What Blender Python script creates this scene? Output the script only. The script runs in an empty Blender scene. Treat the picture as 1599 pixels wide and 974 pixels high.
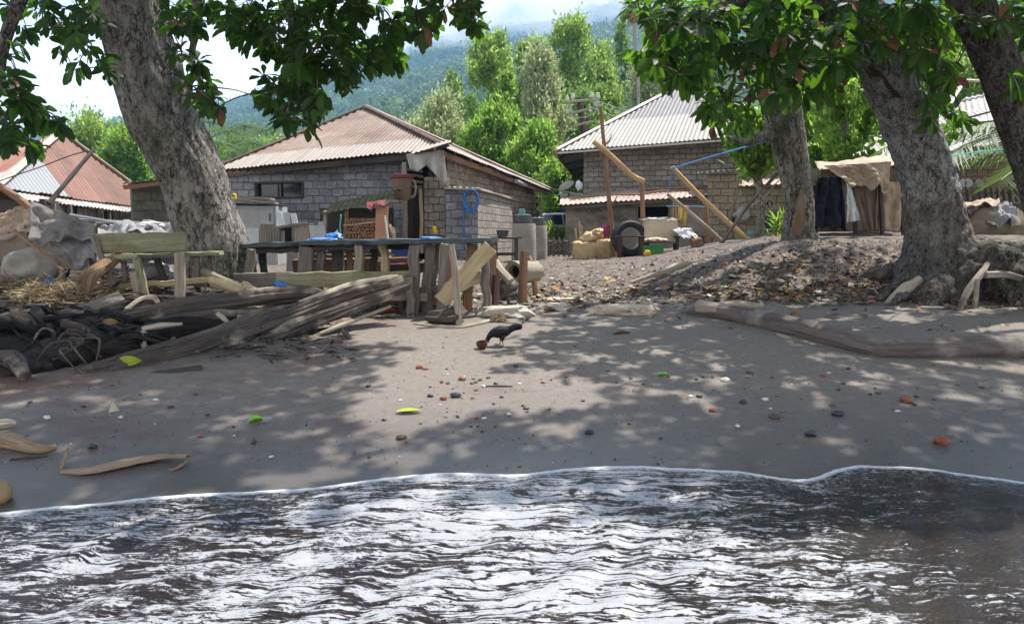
import bpy, bmesh, math, random
import numpy as np
from mathutils import Vector as V, Matrix, noise
R = random.Random(7)
NR = np.random.RandomState(5)
sc = bpy.context.scene
COL = sc.collection
PI = math.pi
# ------------------------------------------------------------------ camera frame (photo pixels 1599 x 974)
F, CX, CY, H = 1231.0, 799.5, 487.0, 1.55
PITCH = math.atan((CY - 366) / F)
cp, sp = math.cos(PITCH), math.sin(PITCH)
def at(px, py, Y):
    xn, yn = (px - CX) / F, (CY - py) / F
    t = Y / (cp + yn * sp)
    return V((xn * t, Y, H + t * (yn * cp - sp)))
def proj(p):
    d = p[1] * cp - (p[2] - H) * sp
    if d < .05: return (-9999, -9999)
    return (CX + F * p[0] / d, CY - F * (p[1] * sp + (p[2] - H) * cp) / d)
def sst(x, a, b):
    t = min(1, max(0, (x - a) / (b - a))); return t * t * (3 - 2 * t)
def lerp(a, b, t): return a + (b - a) * t
def interp(x, pts):
    if x <= pts[0][0]: return pts[0][1]
    for (x0, y0), (x1, y1) in zip(pts, pts[1:]):
        if x <= x1: return y0 + (y1 - y0) * (x - x0) / (x1 - x0)
    return pts[-1][1]
def n3(x, y, z): return noise.noise(V((x, y, z)))
# ------------------------------------------------------------------ terrain
PROF = [(-60, -6), (-10, -1.7), (0, -.62), (4.7, 0), (8, .43), (10.3, .62), (12, .74), (16, .87), (22, .9), (30, .95), (45, 1.3), (80, 3.0), (140, 6.0)]
def prof(Y):
    return (interp(Y - .35, PROF) + interp(Y, PROF) + interp(Y + .35, PROF)) / 3
def hz0(x, y):
    z = prof(y - .09 * max(-4, min(4, x)) * (1 - sst(y, 7, 10)))
    if y > 4:
        z += .72 * sst(x / y, .08, .40) * sst(y, 10.2, 13.2) * (1 - .7 * sst(y, 26, 50))
        z += .32 * sst(-x / y, .24, .5) * sst(y, 6.9, 9.3) * (1 - .9 * sst(y, 12, 17))
    return z
def hz(x, y):
    z = hz0(x, y)
    b = sst(y, 10.0, 11.5)
    if -40 < x < 40 and y < 45:
        z += .035 * b * n3(x * 1.3, y * 1.3, 3) + .02 * b * n3(x * 4, y * 4, 5) + .012 * n3(x * .9, y * .9, 9)
        z += .004 * n3(x * 6, y * 9, 2) * (1 - .5 * b) * sst(y, 6.0, 8.5)
    return z
def gp(px, py, dz=0):
    xn, yn = (px - CX) / F, (CY - py) / F
    d = V((xn, cp + yn * sp, yn * cp - sp)); o = V((0, 0, H)); t = 1.5
    while t < 300:
        p = o + d * t
        if p.z < hz0(p.x, p.y): break
        t += .02 + t * .002
    p = o + d * t
    return V((p.x, p.y, hz(p.x, p.y) + dz))
def gz(px, Y, dz=0):
    x = (px - CX) / F * Y * 1.007
    return V((x, Y, hz(x, Y) + dz))
def mpp(Y): return Y / F * 1.007     # metres per photo pixel at depth Y
# ------------------------------------------------------------------ mesh builder
WL = {}
def catmull(pts, k):
    if len(pts) < 3 or k <= 1:
        out = []
        for a, b in zip(pts, pts[1:]):
            for i in range(max(1, k)): out.append(a + (b - a) * (i / max(1, k)))
        return out + [pts[-1]]
    P = [pts[0] * 2 - pts[1]] + list(pts) + [pts[-1] * 2 - pts[-2]]
    out = []
    for i in range(1, len(P) - 2):
        a, b, c, d = P[i - 1:i + 3]
        for j in range(k):
            t = j / k
            out.append(.5 * ((2 * b) + (c - a) * t + (2 * a - 5 * b + 4 * c - d) * t * t + (3 * b - a - 3 * c + d) * t ** 3))
    return out + [pts[-1]]
def frame(d, up=V((0, 0, 1))):
    d = d.normalized()
    s = d.cross(up)
    if s.length < 1e-3: s = d.cross(V((0, 1, 0)))
    s.normalize(); u = s.cross(d).normalized()
    return d, s, u
class MB:
    def __init__(s): s.v = []; s.f = []; s.g = []
    def add(s, vs, fs, gs=None):
        b = len(s.v); s.v += [tuple(x) for x in vs]; s.f += [tuple(b + i for i in f) for f in fs]
        s.g += [tuple(x) for x in (gs if gs is not None else vs)]
        return s
    def rings(s, rings, grs, cap=True, closed=True):
        b = len(s.v); n = len(rings[0]); vs = []; gs = []; fs = []
        for r, g in zip(rings, grs): vs += r; gs += g
        for i in range(len(rings) - 1):
            for j in range(n if closed else n - 1):
                k = (j + 1) % n
                fs.append((i * n + j, i * n + k, (i + 1) * n + k, (i + 1) * n + j))
        if cap:
            fs.append(tuple(range(n))[::-1]); m = (len(rings) - 1) * n; fs.append(tuple(range(m, m + n)))
        return s.add(vs, fs, gs)
    def bar(s, p, q, w, h, seg=1, jit=0, taper=1, up=V((0, 0, 1)), off=None):
        p, q = V(p), V(q); d, sd, u = frame(q - p, V(up)); L = (q - p).length; sg = R.uniform(0, 50)
        rings, grs = [], []; c = min(w, h) * .14; jit *= 1.7
        for i in range(seg + 1):
            t = i / seg; k = lerp(1, taper, t); a, b = w / 2 * k, h / 2 * k
            o = p + (q - p) * t
            if 0 < i < seg: o += sd * R.uniform(-jit, jit) + u * R.uniform(-jit, jit)
            pr = [(-a + c, -b), (a - c, -b), (a, -b + c), (a, b - c), (a - c, b), (-a + c, b), (-a, b - c), (-a, -b + c)]
            r = []; g = []
            for x, y in pr:
                r.append(o + sd * (x + R.uniform(-jit, jit) * .5) + u * (y + R.uniform(-jit, jit) * .5) + d * (R.uniform(-jit, jit) if i in (0, seg) else 0)); g.append(V((x + sg, y, t * L + sg)))
            rings.append(r); grs.append(g)
        return s.rings(rings, grs)
    def tube(s, pts, rad, n=10, k=4, jit=0, jf=2.0, gro=0, seed=None, cap=True, flat=1.0, bk=0, gf=3.2):
        pts = [V(p) for p in pts]
        if not isinstance(rad, (list, tuple)): rad = [rad] * len(pts)
        m = len(pts); P = catmull(pts, k)
        rr = []
        for i in range(len(P)):
            t = i / (len(P) - 1) * (m - 1); a = min(m - 2, int(t)); rr.append(lerp(rad[a], rad[a + 1], t - a))
        sd0 = R.uniform(0, 99) if seed is None else seed
        rings, grs = [], []; L = 0; u = None
        for i, p in enumerate(P):
            d = (P[min(i + 1, len(P) - 1)] - P[max(i - 1, 0)])
            if d.length < 1e-9: d = V((0, 0, 1))
            d.normalize()
            if u is None: _, sd, u = frame(d)
            else:
                sd = d.cross(u)
                if sd.length < 1e-4: _, sd, u = frame(d)
                sd.normalize(); u = sd.cross(d).normalized()
            if i: L += (p - P[i - 1]).length
            r, g = [], []
            for j in range(n):
                a = 2 * PI * j / n; ca, sa = math.cos(a), math.sin(a); q = rr[i]
                f = 1
                if jit: f += jit * n3(ca * 1.1 + sd0, sa * 1.1, L * jf)
                if gro: g_ = n3(ca * gf + sd0, sa * gf + 7, L * .9); f += gro * (g_ - .5 * abs(n3(ca * 5 + sd0, sa * 5, L * .7 + 3)))
                if bk:
                    f += bk * (.55 - 2.2 * abs(n3(ca * 5 + sd0, sa * 5, L * 1.6)) + .5 * (.5 - 2 * abs(n3(ca * 12 + sd0, sa * 12, L * 4))) + .5 * n3(ca * 16, sa * 16 + sd0, L * 9))
                r.append(p + (sd * ca + u * sa * flat) * q * f); g.append(V((q * ca + sd0, q * sa, L + sd0)))
            rings.append(r); grs.append(g)
        return s.rings(rings, grs, cap)
    def lathe(s, base, prof, n=24, axis=V((0, 0, 1)), jit=0, cap=True):
        base = V(base); _, a, b = frame(V(axis), V((0, 1, 0)) if abs(axis[2]) > .5 else V((0, 0, 1))); ax = V(axis).normalized()
        rings, grs = [], []
        for r, z in prof:
            ring = []; g = []
            for j in range(n):
                t = 2 * PI * j / n; rr = max(r, .0005) * (1 + (jit * n3(math.cos(t) * 2, math.sin(t) * 2, z * 5 + base.x) if jit else 0))
                ring.append(base + (a * math.cos(t) + b * math.sin(t)) * rr + ax * z); g.append(V((t * max(r, .05), z, 0)))
            rings.append(ring); grs.append(g)
        return s.rings(rings, grs, cap)
    def grid(s, fn, nu, nv, gs=None):
        vs, g, fs = [], [], []
        for i in range(nu + 1):
            for j in range(nv + 1):
                u, v = i / nu, j / nv; p = fn(u, v); vs.append(p); g.append(gs(u, v) if gs else p)
        for i in range(nu):
            for j in range(nv):
                a = i * (nv + 1) + j; fs.append((a, a + nv + 1, a + nv + 2, a + 1))
        return s.add(vs, fs, g)
    def blob(s, c, r, sub=3, amp=.2, fr=1.5, seed=0, flat=None):
        bm = bmesh.new(); bmesh.ops.create_icosphere(bm, subdivisions=sub, radius=1)
        c = V(c); vs = []
        for v in bm.verts:
            d = v.co.normalized(); f = 1 + amp * n3(d.x * fr + seed, d.y * fr, d.z * fr) + amp * .4 * n3(d.x * fr * 3 + seed, d.y * fr * 3, d.z * fr * 3)
            p = V((d.x * r[0], d.y * r[1], d.z * r[2])) * f
            if flat is not None: p.z = max(p.z, flat)
            vs.append(c + p)
        fs = [tuple(v.index for v in f.verts) for f in bm.faces]; bm.free()
        return s.add(vs, fs)
    def corr(s, poly, pitch=.15, amp=.018, rows=4, spp=6, rag=0):
        # corrugated sheet over a planar polygon whose first two points are the eave
        poly = [V(p) for p in poly]; o = poly[0]; e = (poly[1] - poly[0]).normalized()
        nrm = e.cross(poly[2] - poly[0]).normalized(); vv = nrm.cross(e)
        if nrm.z < 0: nrm = -nrm
        P2 = [((p - o).dot(e), (p - o).dot(vv)) for p in poly]
        u0, u1 = min(p[0] for p in P2), max(p[0] for p in P2); n = int((u1 - u0) / pitch * spp)
        vs, gs, fs = [], [], []
        for i in range(n + 1):
            u = u0 + (u1 - u0) * (.0005 + .999 * i / n); ys = []
            for a, b in zip(P2, P2[1:] + P2[:1]):
                if (a[0] - u) * (b[0] - u) <= 0 and abs(a[0] - b[0]) > 1e-6: ys.append(a[1] + (b[1] - a[1]) * (u - a[0]) / (b[0] - a[0]))
            lo, hi = (min(ys), max(ys)) if ys else (0, 0)
            if rag: lo -= rag * (n3(math.floor(u / .8) * 3.3 + o.x, 1.5, 0))
            w = amp * math.sin(2 * PI * u / pitch)
            for j in range(rows + 1):
                v = lerp(lo, hi, j / rows)
                vs.append(o + e * u + vv * v + nrm * (w + .02 * n3(u * .7, v * .7, o.x))); gs.append(V((u, v, 0)))
        for i in range(n):
            for j in range(rows):
                a = i * (rows + 1) + j; fs.append((a, a + rows + 1, a + rows + 2, a + 1))
        return s.add(vs, fs, gs)
    def wall(s, p0, p1, zb, zt0, zt1=None, th=.15, holes=(), back=True):
        # upright wall between two ground points; holes = (u0,u1,z0,z1) in metres along / world z ; top may slope
        if zt1 is None: zt1 = zt0
        p0 = V((p0[0], p0[1], 0)); p1 = V((p1[0], p1[1], 0)); d = p1 - p0; L = d.length; d.normalize(); nb = V((-d.y, d.x, 0)) * th
        if nb.y < 0 and back: nb = -nb
        us = sorted(set([0, L] + [u for h in holes for u in h[:2]] + [L * i / 8 for i in range(1, 8)])); zm = min(zt0, zt1)
        zs = sorted(set([zb] + [z for h in holes for z in h[2:]] + [lerp(zb, zm, i / 4) for i in range(1, 4)])); zs = [z for z in zs if z < zm - .01] + [None]
        def P(u, z, k): 
            zz = lerp(zt0, zt1, u / L) if z is None else z
            q = p0 + d * u + nb * k; return V((q.x, q.y, zz)), V((u, zz, k * th))
        ins = lambda u, z: any(h[0] < u < h[1] and h[2] < z < h[3] for h in holes)
        full = {}
        for i in range(len(us) - 1):
            for j in range(len(zs) - 1):
                z1 = zm if zs[j + 1] is None else zs[j + 1]
                full[i, j] = not ins((us[i] + us[i + 1]) / 2, (zs[j] + z1) / 2)
        def quad(a, b, c, e):
            q = [P(*x) for x in (a, b, c, e)]; s.add([x[0] for x in q], [(0, 1, 2, 3)], [x[1] for x in q])
        for (i, j), ok in full.items():
            if not ok: continue
            a, b, z0, z1 = us[i], us[i + 1], zs[j], zs[j + 1]
            quad((a, z0, 0), (b, z0, 0), (b, z1, 0), (a, z1, 0)); quad((b, z0, 1), (a, z0, 1), (a, z1, 1), (b, z1, 1))
            if not full.get((i - 1, j)): quad((a, z0, 1), (a, z0, 0), (a, z1, 0), (a, z1, 1))
            if not full.get((i + 1, j)): quad((b, z0, 0), (b, z0, 1), (b, z1, 1), (b, z1, 0))
            if not full.get((i, j + 1)): quad((a, z1, 0), (b, z1, 0), (b, z1, 1), (a, z1, 1))
            if not full.get((i, j - 1)): quad((a, z0, 1), (b, z0, 1), (b, z0, 0), (a, z0, 0))
        return s
    def build(s, name, mat, parent=None, label=None, cat=None, group=None, kind=None, smooth=True, loc=None, ang=40):
        a = np.array(s.v)
        if parent is not None: o = WL[parent.name]
        elif loc is not None: o = V(loc)
        elif kind in ('structure', 'stuff'): o = V((0, 0, 0))
        else: o = V((float(a[:, 0].mean()), float(a[:, 1].mean()), float(a[:, 2].min())))
        me = bpy.data.meshes.new(name); me.from_pydata((a - np.array(o)).tolist(), [], s.f)
        at_ = me.attributes.new('gc', 'FLOAT_VECTOR', 'POINT'); at_.data.foreach_set('vector', np.array(s.g, dtype=np.float32).ravel())
        me.update()
        if smooth:
            me.shade_smooth(); me.set_sharp_from_angle(angle=math.radians(ang))
        return link(name, me, mat, parent, o, label, cat, group, kind)
def link(name, me, mat, parent, o, label=None, cat=None, group=None, kind=None):
    ob = bpy.data.objects.new(name, me); COL.objects.link(ob)
    if mat: me.materials.append(mat)
    if parent is not None: ob.parent = parent; WL[ob.name] = WL[parent.name]
    else: ob.location = o; WL[ob.name] = V(o)
    tag(ob, label, cat, group, kind)
    return ob
def tag(o, label=None, cat=None, group=None, kind=None):
    for k, v in (('label', label), ('category', cat), ('group', group), ('kind', kind)):
        if v: o[k] = v
    return o
def thing(name, label, cat, loc, group=None):
    o = bpy.data.objects.new(name, None); COL.objects.link(o); o.location = loc; o.empty_display_size = .1; WL[o.name] = V(loc)
    return tag(o, label, cat, group)
def copy_tree(o, parent=None):
    c = o.copy(); COL.objects.link(c)
    if parent is not None: c.parent = parent
    for ch in list(o.children): copy_tree(ch, c)
    return c
def remesh(o, vox, smooth=2):
    m = o.modifiers.new('fuse', 'REMESH'); m.mode = 'VOXEL'; m.voxel_size = vox; m.use_smooth_shade = True
    if smooth:
        q = o.modifiers.new('soft', 'SMOOTH'); q.iterations = smooth; q.factor = .5
def displace(o, strength, size, depth=2, kind='CLOUDS'):
    t = bpy.data.textures.new(o.name + '_rough', kind); t.noise_scale = size
    if kind == 'CLOUDS': t.noise_depth = depth
    m = o.modifiers.new('rough', 'DISPLACE'); m.texture = t; m.strength = strength; m.mid_level = .5; m.texture_coords = 'GLOBAL'
# ------------------------------------------------------------------ material builder
class NT:
    def __init__(s, name, world=False):
        if world: s.id = bpy.data.worlds.new(name)
        else: s.id = bpy.data.materials.new(name)
        s.id.use_nodes = True; s.t = s.id.node_tree; s.t.nodes.clear()
        s.out = s.t.nodes.new('ShaderNodeOutputWorld' if world else 'ShaderNodeOutputMaterial')
    def n(s, typ, ins=None, **props):
        nd = s.t.nodes.new('ShaderNode' + typ)
        for k, v in props.items(): setattr(nd, k, v)
        for k, v in (ins or {}).items():
            sk = nd.inputs[k]
            if isinstance(v, bpy.types.NodeSocket): s.t.links.new(v, sk)
            else:
                if sk.type == 'RGBA' and len(v) == 3: v = (*v, 1)
                sk.default_value = v
        return nd
    def coord(s, kind, scale=(1, 1, 1), rot=(0, 0, 0)):
        if kind == 'gc': o = s.n('Attribute', attribute_name='gc').outputs['Vector']
        elif kind == 'pos': o = s.n('NewGeometry').outputs['Position']
        else: o = s.n('TexCoord').outputs[kind]
        if scale != (1, 1, 1) or rot != (0, 0, 0): o = s.n('Mapping', {'Vector': o, 'Scale': scale, 'Rotation': rot}).outputs[0]
        return o
    def noise(s, vec, scale=5, detail=4, rough=.55, dist=0):
        return s.n('TexNoise', {'Vector': vec, 'Scale': scale, 'Detail': detail, 'Roughness': rough, 'Distortion': dist}).outputs['Fac']
    def ramp(s, fac, stops, inter='LINEAR'):
        r = s.n('ValToRGB', {'Fac': fac}); cr = r.color_ramp; cr.interpolation = inter
        while len(cr.elements) < len(stops): cr.elements.new(.5)
        for e, (p, c) in zip(cr.elements, stops):
            e.position = p; e.color = (c, c, c, 1) if not isinstance(c, (tuple, list)) else (*c, 1)
        return r.outputs['Color']
    def mix(s, fac, a, b, blend='MIX'):
        m = s.n('Mix', data_type='RGBA', blend_type=blend)
        for i, v in ((0, fac), (6, a), (7, b)):
            if isinstance(v, bpy.types.NodeSocket): s.t.links.new(v, m.inputs[i])
            else: m.inputs[i].default_value = (*v, 1) if isinstance(v, (tuple, list)) else v
        return m.outputs[2]
    def math(s, op, a, b=0.0, c=None, clamp=False):
        m = s.n('Math', operation=op, use_clamp=clamp)
        for i, v in enumerate((a, b) if c is None else (a, b, c)):
            if isinstance(v, bpy.types.NodeSocket): s.t.links.new(v, m.inputs[i])
            else: m.inputs[i].default_value = v
        return m.outputs[0]
    def bump(s, h, strength=.5, dist=.02): return s.n('Bump', {'Height': h, 'Strength': strength, 'Distance': dist}).outputs[0]
    def pbr(s, col, rough=.8, bump=None, metal=0, spec=.3, **kw):
        ins = {'Base Color': col, 'Roughness': rough, 'Metallic': metal, 'Specular IOR Level': spec}
        if bump is not None: ins['Normal'] = bump
        ins.update(kw)
        return s.n('BsdfPrincipled', ins).outputs[0]
    def done(s, sh, vol=None):
        if sh is not None: s.t.links.new(sh, s.out.inputs['Surface'])
        if vol is not None: s.t.links.new(vol, s.out.inputs['Volume'])
        return s.id
def mottle(name, c1, c2, scale=(4, 4, 4), coord='Object', rough=.85, bump=.4, bd=.01, c3=None, s3=(1.2, 1.2, 1.2), t3=(.55, .62), fine=6.0, spec=.25, metal=0, detail=6):
    m = NT(name); v = m.coord(coord, scale); f = m.noise(v, 1, detail, .62); f2 = m.noise(v, fine, 4, .6)
    c = m.ramp(m.math('ADD', m.math('MULTIPLY', f, .7), m.math('MULTIPLY', f2, .3)), [(.33, c1), (.66, c2)])
    if c3: c = m.mix(m.ramp(m.noise(m.coord(coord, s3), 1, 5, .6), [(t3[0], 0), (t3[1], 1)]), c, c3)
    h = m.math('ADD', f, m.math('MULTIPLY', f2, .4))
    return m.done(m.pbr(c, rough, m.bump(h, bump, bd), metal, spec))
# ------------------------------------------------------------------ materials
def block_mat(name, c1, c2, mortar, bw=.42, bh=.21, ms=.014, stain=(.03, .03, .03), amt=.6, bump=.6, moss=None):
    m = NT(name); v = m.coord('gc'); wob = m.n('VectorMath', {0: v, 1: m.n('VectorMath', {0: m.n('TexNoise', {'Vector': v, 'Scale': 2.5, 'Detail': 2}).outputs['Color'], 'Scale': .085}, operation='SCALE').outputs[0]}, operation='ADD').outputs[0]
    b = m.n('TexBrick', {'Vector': wob, 'Color1': c1, 'Color2': c2, 'Mortar': mortar, 'Scale': 1, 'Mortar Size': ms, 'Mortar Smooth': .7, 'Bias': 0, 'Brick Width': bw, 'Row Height': bh})
    c = m.mix(.6, b.outputs['Color'], m.ramp(m.noise(v, 11, 6, .75), [(.34, .25), (.62, 1.0)]), 'MULTIPLY')
    c = m.mix(m.ramp(m.math('MULTIPLY', m.noise(m.coord('gc', (.6, .9, 1)), 1.6, 5, .65), 1), [(.48, 0), (.68, amt)]), c, stain)
    if moss: c = m.mix(m.ramp(m.noise(m.coord('gc', (.5, .5, 1)), 1.1, 4, .7), [(.52, 0), (.7, .7)]), c, moss)
    h = m.math('SUBTRACT', m.math('MULTIPLY', m.noise(v, 30, 4, .7), .35), b.outputs['Fac'])
    return m.done(m.pbr(c, .92, m.bump(h, bump, .035), 0, .15))
M = {}
M['block_grey'] = block_mat('grey_blockwork', (.40, .41, .43), (.23, .24, .26), (.17, .17, .175), bw=.35, bh=.2, ms=.02, stain=(.05, .055, .06), amt=.55)
M['block_brown'] = block_mat('brown_blockwork', (.40, .31, .225), (.25, .19, .135), (.15, .12, .095), bw=.29, bh=.19, ms=.02, stain=(.09, .07, .055))
M['block_lit'] = block_mat('lit_blockwork', (.50, .45, .385), (.35, .31, .265), (.16, .14, .12), bw=.3, bh=.195, ms=.02, stain=(.14, .12, .10), amt=.4)  # lighter, warmer block colour carries the light on the brighter wall faces
M['block_far'] = block_mat('weathered_blockwork', (.44, .405, .36), (.32, .295, .262), (.16, .148, .132), bw=.40, bh=.18, ms=.022, stain=(.10, .09, .075), amt=.5)
M['block_moss'] = block_mat('mossy_blockwork', (.17, .165, .14), (.13, .13, .11), (.09, .09, .08), stain=(.035, .035, .03), moss=(.09, .11, .045))
M['block_yellow'] = block_mat('tan_blockwork', (.44, .38, .27), (.34, .29, .21), (.16, .14, .11), bw=.42, bh=.21, ms=.02, stain=(.16, .14, .10), amt=.4)
M['plaster'] = mottle('stained_plaster', (.16, .145, .12), (.40, .36, .30), (.8, .8, 1.4), 'Object', .95, .3, .02, (.10, .095, .085), (.5, .5, .9), (.5, .68))
def roof_mat(name, c1, c2, rust, t=(.45, .65), band=None, row=.95, patch=None, pitch=.15, val=.5):
    m = NT(name); v = m.coord('gc')
    c = m.ramp(m.noise(m.coord('gc', (5, .45, 1)), 1, 6, .7), [(.3, c1), (.7, c2)])
    big = m.noise(m.coord('gc', (.55, .9, 1)), 1, 6, .68)
    c = m.mix(m.ramp(big, [(t[0], 0), (t[1], .9)]), c, rust)
    sep = m.n('SeparateXYZ', {0: v})
    sh = m.n('TexWhiteNoise', {'Vector': m.n('CombineXYZ', {0: m.math('FLOOR', m.math('DIVIDE', sep.outputs[0], .78)), 1: m.math('FLOOR', m.math('DIVIDE', sep.outputs[1], row))}).outputs[0]}, noise_dimensions='2D').outputs['Value']
    c = m.mix(1.0, c, m.ramp(sh, [(0, .74), (1, 1.12)]), 'MULTIPLY')
    if band:  # lower sheets of newer metal, edge slightly irregular between sheets
        lim, bc = band
        e = m.math('ADD', sep.outputs[1], m.math('MULTIPLY', m.noise(m.coord('gc', (1.3, 0.01, 1)), 1, 1, .5), .1))
        c = m.mix(m.math('LESS_THAN', e, lim + .05), c, m.mix(m.ramp(m.noise(m.coord('gc', (7, .5, 1)), 1, 5, .7), [(.35, 0), (.8, .55)]), bc, rust))
    if patch:
        (u0, u1, v0, v1), pc = patch
        inside = m.math('MULTIPLY', m.math('MULTIPLY', m.math('GREATER_THAN', sep.outputs[0], u0), m.math('LESS_THAN', sep.outputs[0], u1)), m.math('MULTIPLY', m.math('GREATER_THAN', sep.outputs[1], v0), m.math('LESS_THAN', sep.outputs[1], v1)))
        c = m.mix(inside, c, pc)
    vl = m.math('FRACT', m.math('DIVIDE', sep.outputs[0], pitch)); c = m.mix(m.ramp(vl, [(.5, 0), (.72, val), (.80, val), (1, 0)]), c, m.mix(.72, c, (.05, .03, .022)))  # dirt tone painted along the troughs, doubling as the corrugation's shading
    fr = m.math('FRACT', m.math('DIVIDE', m.math('ADD', sep.outputs[1], m.math('MULTIPLY', m.noise(m.coord('gc', (.8, .01, 1)), 1, 2, .5), .12)), row))
    c = m.mix(m.ramp(fr, [(0, .65), (.03, 0)]), c, (.06, .04, .035))
    return m.done(m.pbr(c, .62, m.bump(m.noise(v, 14, 4, .6), .15, .01), .0, .35))
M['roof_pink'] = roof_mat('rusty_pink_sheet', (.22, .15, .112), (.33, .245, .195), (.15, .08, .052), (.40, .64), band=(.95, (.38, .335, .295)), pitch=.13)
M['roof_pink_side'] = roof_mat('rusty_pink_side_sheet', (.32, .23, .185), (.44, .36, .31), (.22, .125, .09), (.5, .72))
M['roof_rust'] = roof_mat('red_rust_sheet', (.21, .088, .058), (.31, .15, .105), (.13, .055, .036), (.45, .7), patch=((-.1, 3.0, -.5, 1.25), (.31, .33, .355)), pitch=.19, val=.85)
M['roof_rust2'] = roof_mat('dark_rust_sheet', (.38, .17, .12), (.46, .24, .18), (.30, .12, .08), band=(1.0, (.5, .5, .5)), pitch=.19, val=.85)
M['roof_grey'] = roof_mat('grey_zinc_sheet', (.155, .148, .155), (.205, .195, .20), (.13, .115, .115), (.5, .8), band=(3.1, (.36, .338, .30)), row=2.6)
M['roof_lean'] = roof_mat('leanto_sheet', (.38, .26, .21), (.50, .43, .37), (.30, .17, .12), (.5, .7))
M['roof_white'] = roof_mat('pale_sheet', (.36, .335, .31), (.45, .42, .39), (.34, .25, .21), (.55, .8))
M['ridge'] = mottle('ridge_metal', (.30, .22, .18), (.55, .48, .42), (2, 2, 2), 'Object', .6, .1)
M['ridge_dark'] = mottle('dark_ridge_metal', (.05, .035, .03), (.16, .09, .07), (3, 3, 3), 'Object', .7, .1)
M['ridge_pale'] = mottle('pale_ridge_metal', (.42, .39, .36), (.55, .51, .46), (2, 2, 2), 'Object', .55, .1)
def wood(name, c1, c2, c3=None, t3=(.5, .65), g=(26, 26, 1.6), bump=.7, rough=.85, bd=.008):
    return mottle(name, c1, c2, g, 'gc', rough, bump, bd, c3, (2.2, 2.2, 2.2), t3, 3.0)
M['wood_grey'] = wood('grey_weathered_wood', (.075, .064, .056), (.27, .235, .20))
M['wood_pale'] = wood('pale_weathered_wood', (.19, .16, .125), (.42, .365, .29))
M['wood_tan'] = wood('fresh_tan_wood', (.32, .24, .135), (.56, .45, .29), (.22, .16, .10), (.58, .72))
M['wood_moss'] = wood('mossy_green_wood', (.15, .145, .085), (.34, .32, .21), (.13, .135, .06), (.5, .7))
M['wood_dark'] = wood('dark_wood', (.03, .027, .024), (.10, .085, .07))
M['wood_brown'] = wood('brown_wood', (.16, .085, .05), (.33, .20, .125))
M['wood_red'] = wood('dark_red_wood', (.045, .02, .018), (.10, .05, .042), rough=.5)
M['bamboo'] = wood('dry_bamboo', (.36, .23, .11), (.56, .40, .22), (.20, .12, .07), (.6, .7), (14, 14, .8), .3)
M['driftwood'] = wood('driftwood', (.028, .024, .023), (.15, .125, .108), (.36, .31, .25), (.54, .66), (26, 26, 1.0), 1.0, bd=.03)
M['driftwood_pale'] = wood('bleached_driftwood', (.25, .21, .165), (.48, .42, .345), (.13, .10, .09), (.58, .7), (22, 22, 1.1), .8, bd=.015)
def charred():
    m = NT('wet_black_roots'); rnd = m.n('NewGeometry').outputs['Random Per Island']; f = m.noise(m.coord('gc', (24, 24, 1.6)), 1, 6, .65); g = m.noise(m.coord('Object', (3, 3, 6)), 1, 5, .65)
    c = m.ramp(rnd, [(0, (.006, .006, .007)), (.55, (.014, .012, .012)), (.8, (.035, .028, .024)), (.93, (.08, .066, .055)), (1, (.15, .125, .10))])
    c = m.mix(.75, c, m.ramp(f, [(.3, .25), (.7, 1.6)]), 'MULTIPLY'); c = m.mix(m.ramp(g, [(.56, 0), (.68, .5)]), c, (.05, .044, .036))
    return m.done(m.pbr(c, .7, m.bump(m.math('ADD', f, m.math('MULTIPLY', m.noise(m.coord('Object', (30, 30, 30)), 1, 4, .7), .6)), 1.0, .03), 0, .25))
M['charred'] = charred()
M['log_grey'] = wood('beached_log_bark', (.06, .048, .045), (.19, .16, .148), (.29, .26, .235), (.55, .70), (14, 14, 1.6), .5, bd=.012)
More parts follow.
